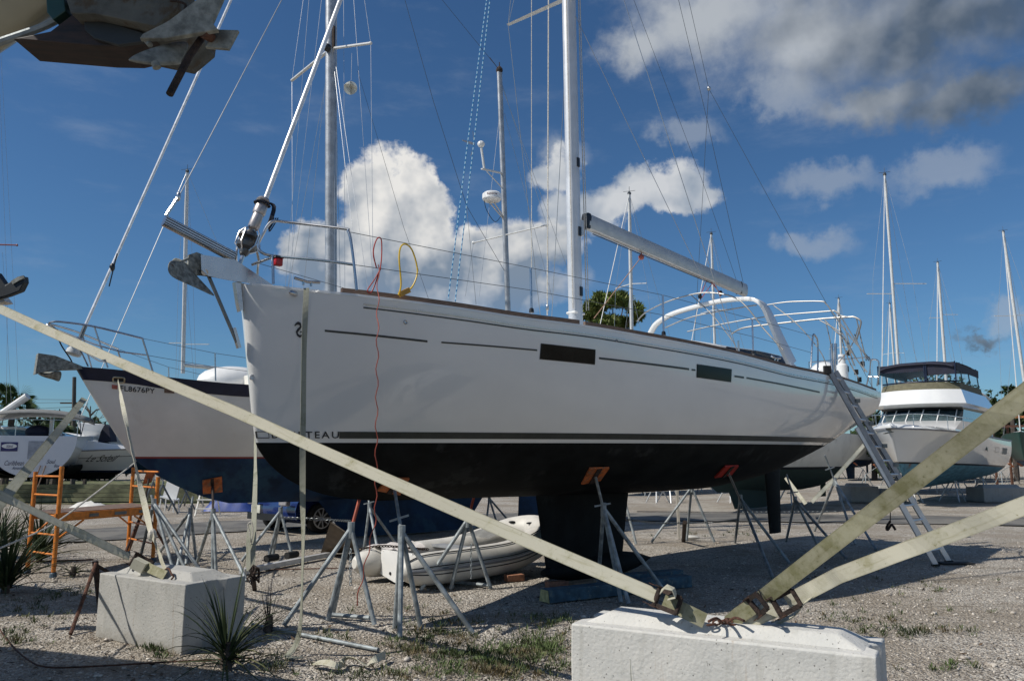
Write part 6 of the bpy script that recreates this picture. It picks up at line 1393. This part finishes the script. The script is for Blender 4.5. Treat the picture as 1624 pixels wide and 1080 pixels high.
beam('small reddish timber offcut on the gravel right of the dinghy', G(805, 923), G(832, 921), .085, .12, M('red_timber', (.36, .17, .10), .8, var=.2, vs=14), cat='timber offcut')
beam('reddish timber offcut at the front foot of the keel', G(870, 934), G(902, 932), .08, .12, M('red_timber', (.36, .17, .10)), cat='timber offcut')
beam('keel block timber under the sloop keel bulb', G(925, 932), G(1000, 905), .055, .30, woodm, cat='timber')
bd_ = MB().prism([G(508, 878), G(566, 876), D(556, 850, 12.6), D(524, 828, 12.6)], Vector((.02, .03, 0))).build('leaning_board', ply, None, smooth=False, loc=G(530, 877)); tag(bd_, 'dark plywood board leaning beside the blue car wheel', 'board')
def pipe(label, a, b, r, m, name='steel_pipe', cat='pipe'):
    o = MB().tube([a + Vector((0, 0, r)), b + Vector((0, 0, r))], r, 10).build(name, m, None, loc=(a + b) / 2); tag(o, label, cat)
pipe('grey pipe lying on the shaded gravel right of the left block', G(400, 993), G(600, 1033), .017, galv)
pipe('thin rod lying along the ground left of the block', G(0, 893), G(148, 888), .010, rust); pipe('long thin rod on the gravel behind the dark plant', G(395, 905), G(700, 897), .008, rust, cat='rod')
tr = thing('trailer_rail', 'pair of galvanised rails with black rollers lying under the ketch', 'rail', G(440, 895))
MB().bar(G(383, 912) + Vector((0, 0, .05)), G(520, 884) + Vector((0, 0, .05)), .10, .07).build('rail', M('light_steel', (.5, .5, .5), .5, .3), tr)
for q in ((430, 895), (462, 890)): MB().tube([G(*q) + Vector((-.05, -.1, .1)), G(*q) + Vector((.05, .12, .1))], .055, 10).build('roller', rubber, tr)
stk = thing('rusty_stake', 'rusty iron stake leaning beside the left concrete block', 'stake', G(112, 1005))
MB().tube([G(112, 1005), D(152, 893, 8.3)], .018, 8).build('shaft', rust, stk); MB().bar(D(151, 890, 8.9), G(159, 965), .06, .05).build('driven_post', rustd, stk); MB().tube([D(153, 896, 8.8), D(172, 907, 8.9)], .018, 6).build('cross_arm', rustd, stk)
cable = MB().tube([Vector((p.x, p.y, .012)) for p in smooth_path([G(0, 1000), G(12, 1018), G(40, 1045), G(75, 1060), G(160, 1058), G(260, 1052), G(400, 1045)], 6)], .007, 6).build('brown_cable', rust, None, loc=G(40, 1045)); tag(cable, 'thin brown cable snaking over the gravel at lower left', 'cable')
cb = MB().tube([Vector((p.x, p.y, .014)) for p in smooth_path([G(594, 958), G(585, 985), G(577, 1000), G(580, 1020)], 6)], .006, 6).build('cord_end', ropeo, rc) if False else None

# ------------------------------------------------------------------ blue car half hidden by the ketch keel
FCx = Frame(-4.78, 17.25, 49)
car = thing('parked_car', 'dark blue car parked under the ketch, only its front and one alloy wheel showing', 'car', FCx.w(2, .87, 0))
bluep = M('dark_blue_car_paint', (.015, .03, .12), .2, var=.05, coat=.6)
prof = [(0.0, .32), (-.04, .5), (.02, .68), (.25, .82), (1.15, .98), (1.9, 1.42), (3.2, 1.45), (4.0, 1.05), (4.3, .95), (4.35, .4), (4.2, .25), (.2, .22)]
rings = []
for y, s in ((0.06, .96), (0, 1), (1.75, 1), (1.69, .96)):
    rings.append([FCx.w(2.1 + (x - 2.1) * s + (.25 * abs(y / .875 - 1) ** 3 if x < 1 else 0), y + (0.14 * (1 if y < .8 else -1) if z > 1.1 else 0), z) for x, z in prof])
MB().loft(rings).build('body', bluep, car, ang=40)
for y in (-.02, 1.77): MB().prism([FCx.w(x, y + (.10 if y < 1 else -.10), z) for x, z in ((1.45, 1.02), (2.0, 1.36), (3.1, 1.38), (3.7, 1.06))], FCx.ey * .01).build('side_window', M('tinted_glass', (.05, .08, .09)), car, smooth=False)
MB().loft([[FCx.w(1.22, .18, 1.01), FCx.w(1.22, 1.57, 1.01)], [FCx.w(1.84, .24, 1.40), FCx.w(1.84, 1.5, 1.40)]], close=False).build('windscreen', M('tinted_glass', (.05, .08, .09)), car, solid=.02)
for y in (.02, 1.73):
    for x in (.85, 3.45):
        c = FCx.w(x, y, .32); w = MB().lathe(c - FCx.ey * .09, FCx.ey, [(0, .2), (.0, .30), (.02, .32), (.16, .32), (.18, .30), (.18, .2)], 28).build('wheel', rubber, car)
        s_ = -1 if y < 1 else 1; cf = c + FCx.ey * .095 * s_; mb = MB().lathe(cf, FCx.ey * s_, [(-.02, .20), (-.02, .225), (.01, .225), (.012, .20)], 28, False).lathe(cf, FCx.ey * s_, [(-.01, .05), (.012, .05), (.012, 0)], 12)
        for k in range(9): a = k * 2 * math.pi / 9; e = FCx.ex * math.cos(a) + Vector((0, 0, 1)) * math.sin(a); mb.bar(cf + e * .04, cf + e * .21, .028, .012, up=FCx.ey)
        mb.build('alloy_rim', alu, w)
MB().box(FCx.w(-.06, 1.1, .52), (.02, .34, .17), Matrix.Rotation(R(49), 3, 'Z')).build('licence_plate', M('plate_cream', (.6, .6, .52), .5), car)
for y in (.25, 1.5): MB().box(FCx.w(.10, y, .66), (.12, .3, .12), Matrix.Rotation(R(49), 3, 'Z')).build('headlight', M('lamp_glass', (.3, .3, .32), .1), car, bevel=.03)
MB().box(FCx.w(-.02, .87, .36), (.05, 1.2, .14), Matrix.Rotation(R(49), 3, 'Z')).build('lower_grille', blk, car)
# ------------------------------------------------------------------ plants
leafm = lambda n, c, c2=None: M(n, c, .65, var=.35, vs=1.1, col2=c2, c2s=2.5, spec=.25) if c2 else M(n, c, .65, var=.35, vs=1.1, spec=.25)
pineg = leafm('pine_needles', (.10, .135, .030), (.16, .17, .05)); treeg = leafm('tree_leaves', (.030, .050, .018), (.06, .085, .025)); palmg = leafm('palm_leaves', (.04, .075, .022), (.09, .11, .04)); yucg = leafm('spiky_leaves', (.035, .055, .022), (.10, .10, .04)); weedg = leafm('weed_green', (.06, .085, .028), (.13, .10, .05)); barkm = M('tree_bark', (.07, .055, .045), .9, var=.3, vs=8, bump=.5)
def leafcloud(blobs_, n, ls, seed, flat=.7):
    g = np.random.default_rng(seed); V = []; tot = sum(b[3] ** 2 for b in blobs_)
    for (x, y, z, r, rz) in blobs_:
        k = int(n * r ** 2 / tot); d = g.normal(size=(k, 3)); d /= np.linalg.norm(d, axis=1)[:, None]
        rad = g.random(k) ** .45 * (1 + .25 * np.sin(d[:, 0] * 5 + d[:, 2] * 7 + seed)); c = np.stack([x + d[:, 0] * rad * r, y + d[:, 1] * rad * r, z + d[:, 2] * rad * rz], 1)
        a = g.normal(size=(k, 3)); a /= np.linalg.norm(a, axis=1)[:, None]; b = g.normal(size=(k, 3)); b -= (a * b).sum(1)[:, None] * a; b /= np.linalg.norm(b, axis=1)[:, None]
        s = ls * (.6 + .8 * g.random(k))[:, None]; V.append(np.stack([c - a * s, c + b * s * flat * .5, c + a * s, c - b * s * flat * .5], 1).reshape(-1, 3))
    return np.concatenate(V)
def leafmesh(name, V, m, parent, base):
    V = V - np.array(base); n = len(V) // 4; me = bpy.data.meshes.new(name); me.vertices.add(len(V)); me.vertices.foreach_set('co', V.astype(np.float32).ravel())
    me.loops.add(len(V)); me.loops.foreach_set('vertex_index', np.arange(len(V), dtype=np.int32)); me.polygons.add(n); me.polygons.foreach_set('loop_start', np.arange(0, len(V), 4, dtype=np.int32)); me.polygons.foreach_set('loop_total', np.full(n, 4, dtype=np.int32))
    me.update(calc_edges=True); me.materials.append(m); o = bpy.data.objects.new(name, me); C.objects.link(o); o.parent = parent; return o
def tree(label, px, py_top, y, wpx, name='tree', m=treeg, seed=1, n=3500, ls=.22, crown=None, trunk=True, cat='tree', group=None, hmin=.25):
    c = D(px, 728, y); zt = 1.6 + (728 - py_top) / F0 * y; R_ = wpx / 2 / F0 * y; base = (c.x, c.y, 0); g = random.Random(seed)
    t = thing(name, label, cat, base, group)
    bl = []
    zc = zt * (1 - hmin) / 2 + zt * hmin
    for i in range(crown or 9):
        a = g.random() * 6.28; rr_ = R_ * .62 * g.random() ** .5; zz_ = zt * hmin + (zt * (1 - hmin) - R_ * .35) * g.random() ** .8 + R_ * .1; q = R_ * (.30 + .25 * g.random())
        bl.append((c.x + rr_ * math.cos(a), c.y + rr_ * math.sin(a), min(zz_, zt - q * .7), q, q * .72))
    leafmesh('crown', leafcloud(bl, n, ls, seed), m, t, base)
    if trunk:
        mb = MB().tube([Vector((c.x, c.y, -.05)), Vector((c.x + .1, c.y, zt * .45)), Vector((c.x, c.y, zt * .8))], .16 + zt * .012, 8, r2=.05)
        for b in bl[:5]: mb.tube([Vector((c.x + .05, c.y, zt * .35)), Vector(b[:3])], .07, 6, r2=.02)
        mb.build('trunk', barkm, t)
    return t
# pine behind the main mast
c = D(972, 728, 62); zt = 1.6 + (728 - 458) / F0 * 62; pt = thing('pine_tree', 'broad dark pine crown showing behind the main mast and boom', 'tree', (c.x, c.y, 0))
bl = []; g = random.Random(8)
for (px, py, r) in ((940, 488, 16), (955, 478, 16), (972, 476, 17), (990, 478, 14), (1006, 488, 13), (1012, 500, 9), (945, 503, 15), (965, 510, 16), (985, 512, 14), (932, 500, 10), (1000, 510, 8), (960, 520, 14), (950, 470, 8), (985, 468, 9)):
    p = D(px, py, 62 + g.uniform(-2, 2)); s = r / F0 * 62; bl.append((p.x, p.y, p.z, s, s * .62))
leafmesh('crown', leafcloud(bl, 15000, .34, 5, .35), pineg, pt, (c.x, c.y, 0))
mb = MB().tube([Vector((c.x, c.y, 0)), Vector((c.x + .3, c.y, 6)), Vector((c.x, c.y, zt - 2))], .35, 10, r2=.12)
for b in bl[:12]: mb.tube([Vector((c.x + .1, c.y, zt * .6 + g.random())), Vector(b[:3])], .10, 6, r2=.03)
mb.build('trunk', barkm, pt)
# hedge of trees along the horizon
k = 0
TREES = [(60, 655, 60, 120), (150, 668, 62, 90), (330, 690, 66, 120), (430, 700, 64, 120), (560, 700, 66, 140), (700, 700, 70, 140), (840, 690, 72, 130), (960, 690, 64, 120), (1080, 700, 70, 130), (1190, 695, 72, 120), (1290, 680, 68, 110), (1385, 618, 62, 60), (1450, 592, 64, 110), (1540, 600, 66, 110), (1610, 640, 70, 90), (1700, 640, 70, 140), (-60, 660, 60, 140)]
WHR = ['behind the stern-view sailboat', 'behind the white motor yacht', 'behind the ketch hull', 'behind the ketch cabin', 'behind the sloop bow', 'behind the sloop bow stanchions', 'behind the dinghy', 'behind the sloop keel', 'right of the sloop keel', 'behind the sloop rudder', 'behind the sloop stern', 'left of the motor cruiser', 'behind the motor cruiser canopy', 'right of the motor cruiser canopy', 'at the right edge', 'beyond the right edge', 'beyond the left edge']
for (px, pt_, y, w), wh in zip(TREES, WHR):
    tree('leafy tree in the far tree line ' + wh, px, pt_, y, w * 1.15, seed=20 + k, n=2600, ls=.28, group='trees of the far tree line', crown=12, hmin=.04); k += 1
# fan palms
def palm(label, px, py, y, rp, seed, m=palmg, nf=26):
    c = D(px, py, y); t = thing('palm_tree', label, 'palm', (c.x, c.y, 0)); g = random.Random(seed); MB().tube([Vector((c.x, c.y, 0)), Vector((c.x + .1, c.y, c.z))], .2, 8, r2=.14).build('trunk', barkm, t); R_ = rp / F0 * y; mb = MB()
    for i in range(nf):
        a = g.random() * 6.28; e = g.uniform(-.5, 1.2); d = Vector((math.cos(a) * math.cos(e), math.sin(a) * math.cos(e), math.sin(e))); st = c + d * R_ * .45 ; s1 = d.orthogonal().normalized(); s2 = d.cross(s1)
        mb.tube([c, st], .025, 4)
        for j in range(15):
            b = (j - 7) / 7 * 1.35; dd_ = (d * math.cos(b) + (s1 if i % 2 else s2) * math.sin(b)).normalized(); L = R_ * (.62 - .18 * abs(b)); tip = st + dd_ * L - Vector((0, 0, .22 * L)); w = s2 * .035 * (1 if i % 2 else 0) + s1 * .035 * (0 if i % 2 else 1)
            mb.add([st + dd_ * .04 + w, st + dd_ * L * .6 + w * 1.2, tip, st + dd_ * L * .6 - w * 1.2, st + dd_ * .04 - w], [(0, 1, 2, 3, 4)])
    mb.build('fronds', m, t, smooth=False)
palm('fan palm with its round crown above the bimini at the left edge', 18, 642, 42, 44, 3); palm('small fan palm behind the round-sterned sailboat', 92, 688, 40, 26, 4); palm('far palm at the right edge behind the steep strap', 1600, 622, 60, 16, 6)
# bare trees and utility pole
def bare(label, px, pyt, y, seed):
    c = D(px, 728, y); zt = 1.6 + (728 - pyt) / F0 * y; g = random.Random(seed); t = thing('bare_tree', label, 'tree', (c.x, c.y, 0)); mb = MB(); mb.tube([Vector((c.x, c.y, 0)), Vector((c.x + .1, c.y, zt * .6)), Vector((c.x, c.y, zt))], .13, 6, r2=.03)
    for i in range(16):
        z = zt * (.35 + .6 * g.random()); a = g.random() * 6.28; L = (zt - z) * .5 + .5; e = Vector((c.x + L * math.cos(a), c.y + L * math.sin(a), z + L * .55)); mb.tube([Vector((c.x, c.y, z)), (Vector((c.x, c.y, z)) + e) / 2 + Vector((0, 0, .15)), e], .045, 5, r2=.012)
        for q in range(2): mb.tube([e, e + Vector((g.uniform(-.4, .4), g.uniform(-.4, .4), g.uniform(.1, .5)))], .014, 4)
    mb.build('trunk', barkm, t)
bare('bare dead tree between the utility pole and the ketch bow', 137, 645, 48, 3); bare('small bare tree left of the utility pole', 78, 660, 46, 9)
c = D(119, 728, 44); up_ = thing('utility_pole', 'thin utility pole with a crossarm standing behind the motor yacht', 'utility pole', (c.x, c.y, 0))
MB().tube([Vector((c.x, c.y, 0)), D(118, 598, 44)], .13, 8, r2=.1).build('pole', M('pole_timber', (.09, .08, .07), .9), up_); MB().bar(D(96, 639, 44), D(122, 639, 44), .1, .08).build('crossarm', barkm, up_); MB().tube([D(124, 652, 43.8), D(128, 668, 43.8)], .15, 8).build('transformer', M('dull_steel', (.16, .17, .17)), up_)
for yy in (634, 638, 645): MB().tube([D(119, yy, 44), D(-60, yy - 2 + (yy - 634), 60)], .012, 4).build('cable', wired, up_)
# spiky plants near by
def spiky(label, base, n, L, seed, lift=(.3, 1.3), m=yucg, w=.018, arch=.5, spread=None):
    g = random.Random(seed); mb = MB(); t = thing('spiky_plant', label, 'plant', base)
    for i in range(n):
        a = g.random() * 6.28 if not spread else R(g.uniform(*spread)); e = g.uniform(*lift); d = Vector((math.cos(a) * math.cos(e), math.sin(a) * math.cos(e), math.sin(e))); l = L * g.uniform(.6, 1.05); side = Vector((-math.sin(a), math.cos(a), 0)); V = []; hgt = base.z + g.random() * .12 * L
        for k in range(7):
            s = k / 6; p = base + Vector((0, 0, hgt)) + d * l * s - Vector((0, 0, arch * l * s ** 2.3 * math.cos(e))); p.z = max(p.z, .01); ww = w * (1 - s ** 1.6) + .0012; V += [p - side * ww / 2 + Vector((0, 0, .15 * ww)), p - Vector((0, 0, .2 * ww)), p + side * ww / 2 + Vector((0, 0, .15 * ww))]
        mb.add(V, [(3*k + j, 3*k + j + 1, 3*k + j + 4, 3*k + j + 3) for k in range(6) for j in (0, 1)])
    mb.build('leaves', m, t); MB().tube([base, base + Vector((.01, 0, .16 * L + .05))], .05, 8, r2=.03).build('stem', barkm, t); return t
b0_ = G(358, 1058); spiky('dark spiky plant with arching leaves in front of the left concrete block', b0_, 80, .86, 11, lift=(.1, 1.45), w=.020, arch=.55)
spiky('palmetto clump at the left edge beside the scaffold', G(8, 940), 110, 1.25, 12, lift=(.3, 1.4), m=yucg, w=.03, arch=.45); spiky('palmetto clump behind the left scaffold frame', G(62, 890), 110, 1.15, 13, lift=(.4, 1.4), w=.03, arch=.4); spiky('palmetto clump at the far left behind the grey strap', G(-10, 885), 90, 1.4, 17, lift=(.5, 1.4), w=.035, arch=.4)
spiky('small spiky plant at the right foot of the scaffold frame', G(115, 912), 26, .45, 14, lift=(.1, .9), w=.02); spiky('dry twiggy plant around the foot of the vertical grey strap', G(425, 1000), 34, .55, 15, lift=(.5, 1.5), w=.007, arch=.2, m=barkm)
spiky('thin weed growing against the front of the right concrete block', Vector((PR(.42, -.05, 0).x, PR(.42, -.05, 0).y, 0)), 9, .42, 16, lift=(.9, 1.5), w=.006, m=weedg, arch=.3)
# weeds and grass tufts strewn over the gravel
g = np.random.default_rng(9)
PATCH = [(690, 1005, 70, 16, 1.1), (640, 1030, 60, 12, 1.0), (760, 1040, 90, 26, 1.3), (850, 1025, 70, 28, 1.3), (800, 1065, 110, 14, 1.2), (880, 985, 50, 10, .7), (600, 1070, 120, 16, .5), (1440, 1003, 110, 10, .8), (1370, 985, 60, 8, .4), (1500, 1060, 60, 8, .3), (235, 1030, 30, 5, .35), (260, 1042, 40, 5, .2), (1080, 848, 60, 5, .4), (1180, 845, 40, 8, .5), (60, 960, 60, 20, .5), (130, 940, 60, 10, .6), (520, 1010, 60, 8, .25), (720, 985, 80, 5, .4), (250, 800, 120, 4, .3), (700, 970, 200, 14, .12), (1400, 950, 200, 40, .08), (30, 1010, 50, 25, .4), (440, 1060, 60, 14, .3)]
V = []
for (px, py, rx, ry, den) in PATCH:
    for _ in range(int(40 * den * max(1, rx * ry / 700))):
        qx, qy = px + g.normal() * rx * .5, py + g.normal() * ry * .5; b = G(qx, max(qy, 790)); hs = .5 + .9 * g.random()
        for k in range(int(16)):
            a = g.random() * 6.28; r_ = g.random() * .05; p = np.array([b.x + r_ * math.cos(a), b.y + r_ * math.sin(a), 0]); l = (.015 + .035 * g.random()) * hs; d = np.array([math.cos(a) * .8, math.sin(a) * .8, .5 + g.random()]); sd_ = np.array([-math.sin(a), math.cos(a), 0]) * (.002 + .003 * g.random())
            V += [p - sd_, p + d * l * .6 - sd_ * 1.2, p + d * l, p + d * l * .6 + sd_ * 1.2]
LV = []
for _ in range(2600):
    y = 3.6 + 9 * g.random() ** 1.6; x = (g.random() * 2 - 1) * y * .68
    if mn.noise(Vector((x * .5, y * .5, 9))) < -.05: continue
    a = g.random() * 6.28; l = .012 + .03 * g.random(); u = np.array([math.cos(a), math.sin(a), g.normal() * .25]) * l; v = np.array([-math.sin(a), math.cos(a), g.normal() * .25]) * l * (.12 + .4 * g.random()); p = np.array([x, y, gz(x, y) + .012]); LV += [p - u, p + v, p + u, p - v]
lv_ = leafmesh('leaf_litter', np.array(LV), M('dead_leaf_brown', (.085, .055, .032), .9, var=.5, vs=3), None, (0, 0, 0)); tag(lv_, 'brown dead leaves and bits of debris scattered on the gravel', 'leaf litter', kind='stuff')
me_ = leafmesh('weeds', np.array(V), weedg, None, (0, 0, 0)); tag(me_, 'low green weeds growing in patches through the gravel', 'weeds', kind='stuff')

# ------------------------------------------------------------------ clutter of the far yard
def blockfar(label, px, py, y_, w, h, d=1.2, m=None):
    c = G(px, py); o = MB().prism([Vector((c.x - w / 2, c.y, 0)), Vector((c.x + w / 2, c.y - .1, 0)), Vector((c.x + w / 2, c.y + d, 0)), Vector((c.x - w / 2, c.y + d, 0))], (0, 0, h)).add([Vector((c.x - w * .4, c.y + d * .3, h)), Vector((c.x + w * .4, c.y + d * .3, h)), Vector((c.x + w * .4, c.y + d * .7, h)), Vector((c.x - w * .4, c.y + d * .7, h)), Vector((c.x - w * .36, c.y + d * .36, h + .1)), Vector((c.x + w * .36, c.y + d * .36, h + .1)), Vector((c.x + w * .36, c.y + d * .64, h + .1)), Vector((c.x - w * .36, c.y + d * .64, h + .1))], [(4, 5, 6, 7), (0, 1, 5, 4), (1, 2, 6, 5), (2, 3, 7, 6), (3, 0, 4, 7)]).build('concrete_block', m or conc, None, smooth=False, loc=c, bevel=.03); tag(o, label, 'concrete block')
blockfar('far concrete block under the grey sailboat left of the ladder', 1372, 797, 0, 1.0, .6, m=concf); blockfar('far concrete block behind the motor cruiser at the right edge', 1600, 797, 0, 1.8, .55, m=concf); blockfar('far concrete block just left of the motor cruiser bottom', 1418, 796, 0, .9, .5, m=concf)
# stands around the cruiser
def jfar(label, px, py, hz, seed, m=galv, y=None):
    b = G(px, py); t = thing('jack_stand', label, 'boat stand', b, 'stands in the middle distance'); g_ = random.Random(seed); ap = b + Vector((0, 0, hz))
    for a in (10, 130, 250): MB().tube([ap, b + Vector((math.cos(R(a + 20 * g_.random())) * .5, math.sin(R(a)) * .5, .0))], .028, 6).build('leg', m, t)
    MB().tube([ap, ap + Vector((g_.uniform(-.1, .1), .1, .3))], .02, 6).build('screw_rod', m, t); MB().box(ap + Vector((0, .1, .32)), (.28, .2, .03), Matrix.Rotation(R(35), 3, 'X')).build('pad', orangep, t)
lg_ = M('pale_galvanised', (.55, .56, .56), .5, .3)
for i, (lb, px, py, hz) in enumerate((('pale stand under the motor cruiser bow', 1515, 795, 1.0), ('pale stand at the stem of the motor cruiser', 1445, 797, .85), ('sunlit stand left of the sloop rudder across the road', 1160, 797, .9), ('sunlit stand nearest the sloop rudder across the road', 1195, 793, .9), ('pale stand across the road right of the sloop keel', 1042, 797, .85), ('second pale stand across the road, beside a white post', 1062, 797, .8), ('stand across the road left of the sloop keel', 812, 788, .8), ('stand across the road near the ketch rudder', 820, 786, .8), ('stand behind the right-hand side of the motor cruiser', 1560, 790, .9), ('stand just right of the sloop rudder across the road', 1255, 800, .9))):
    jfar(lb, px, py, hz, i, lg_)
pp = D(1090, 757, 15.6); pb_ = G(1089, 858); o = MB().bar(Vector((pp.x, pb_.y + .5, 1.2)), Vector((pp.x + .02, pb_.y + .5, 0)), .05, .05).build('timber_post', M('bleached_timber', (.46, .43, .37), .8), None, loc=Vector((pp.x, pb_.y + .5, 0))); tag(o, 'pale timber post standing behind the sunlit stand right of the keel', 'post')
pb2 = thing('bent_post', 'short rusty post with a chain shackle right of the keel stand', 'post', G(1088, 860)); MB().tube([G(1084, 858), D(1086, 828, 15.0)], .04, 8).build('stump', rustd, pb2); MB().sphere(G(1096, 856) + Vector((0, 0, .05)), .09, 8, 6, sc=(2, 1, .5)).build('stone_heap', conc, pb2)
# blue tarpaulin heap, ladder, white chair and crates behind the ketch
def heap(label, name, px, py, w, h, d, m, seed, cat):
    c = G(px, py); g_ = random.Random(seed); rings = []
    for i in range(12):
        rings.append([Vector((c.x - w / 2 + w * i / 11, c.y - d / 2 + d * j / 8, max(.01, h * math.sin(math.pi * i / 11) ** .5 * math.sin(math.pi * j / 8) ** .6 * (.75 + .35 * g_.random())))) for j in range(9)])
    o = MB().loft(rings, close=False).build(name, m, None, loc=c, ang=50); tag(o, label, cat)
heap('blue tarpaulin heap behind the stand with the orange pad', 'tarpaulin', 368, 810, 1.6, .55, .9, M('blue_tarp', (.02, .05, .22), .5), 3, 'tarpaulin'); heap('dark bundle under the far boat left of the blue tarpaulin', 'tarpaulin', 420, 808, 1.4, .5, .9, rubber, 4, 'tarpaulin'); heap('white sheeting heaped on the ground behind the scaffold plank', 'sheeting', 140, 812, 1.3, .32, .8, gelold, 5, 'sheeting')
stp = thing('step_ladder', 'small white step ladder standing behind the ketch bow stands', 'ladder', G(323, 818)); b = G(323, 818)
for s in (-.25, .25):
    MB().bar(b + Vector((s, 0, 0)), b + Vector((s * .8, .25, .75)), .04, .03).build('rail', gelold, stp); MB().bar(b + Vector((s, .6, 0)), b + Vector((s * .8, .3, .75)), .03, .03).build('rear_rail', gelold, stp)
for z in (.2, .45, .7): MB().bar(b + Vector((-.25, .08 * z * 3, z)), b + Vector((.25, .08 * z * 3, z)), .1, .03).build('tread', gelold, stp)
chr_ = thing('garden_chair', 'white plastic chair tipped among the clutter behind the scaffold', 'chair', G(268, 812)); b = G(268, 812)
MB().box(b + Vector((0, 0, .42)), (.45, .42, .04), Matrix.Rotation(R(15), 3, 'Y'), ).build('seat', gel, chr_); MB().box(b + Vector((-.05, .22, .66)), (.42, .04, .5), Matrix.Rotation(R(12), 3, 'Y')).build('backrest', gel, chr_)
for sx in (-.19, .19):
    for sy in (-.18, .18): MB().tube([b + Vector((sx, sy, .42)), b + Vector((sx * 1.15, sy * 1.15, 0))], .02, 6).build('leg', gel, chr_)
lf_ = thing('lumber_stack', 'stack of weathered planks lying across the far verge behind the scaffold', 'lumber', G(150, 800)); b = G(150, 797)
for k in range(4): MB().box(b + Vector((.1 * k, .1 * k, .12 + .16 * k)), (9 - .5 * k, .5, .14), Matrix.Rotation(R(4 + k), 3, 'Z')).build('plank', M('green_grey_plank', (.16, .16, .09), .9, var=.3, vs=2), lf_)
for i, (px, py) in enumerate(((255, 815), (284, 808), (300, 803), (240, 806))): jfar('stand in the clutter %s' % ('behind the left block stand', 'left of the step ladder', 'just behind the step ladder', 'right behind the scaffold')[i], px, py, .85, 40 + i, M('dull_steel', (.16, .17, .17)))
# rack of stored boats at the far right
rk = thing('storage_rack', 'rusty brown storage rack with boats at the right edge beyond the cruiser', 'rack', D(1610, 728, 52)); 
for px in (1578, 1602, 1640):
    MB().tube([Vector((D(px, 728, 52).x, 52, 0)), Vector((D(px, 728, 52).x, 52, 4.4))], .09, 6).build('upright', rust, rk)
for z in (2.9, 3.7, 4.3): MB().bar(Vector((D(1572, 728, 52).x, 52, z)), Vector((D(1700, 728, 52).x, 51, z)), .2, .14).build('shelf_beam', M('rack_orange', (.33, .12, .04), .7, var=.3) if z > 4 else rust, rk)
hookp = thing('hanging_hook', 'dark shackle hanging on a line from the ladder side of the sloop stern', 'hook', D(1413, 835, 13)); MB().tube([D(1412, 780, 13), D(1412, 828, 13)], .008, 6).build('line', rustd, hookp); MB().tube(smooth_path([D(1412, 826, 13), D(1406, 836, 13), D(1408, 840, 13), D(1414, 832, 13), D(1420, 840, 13)], 4), .02, 6).build('shackle', rustd, hookp)
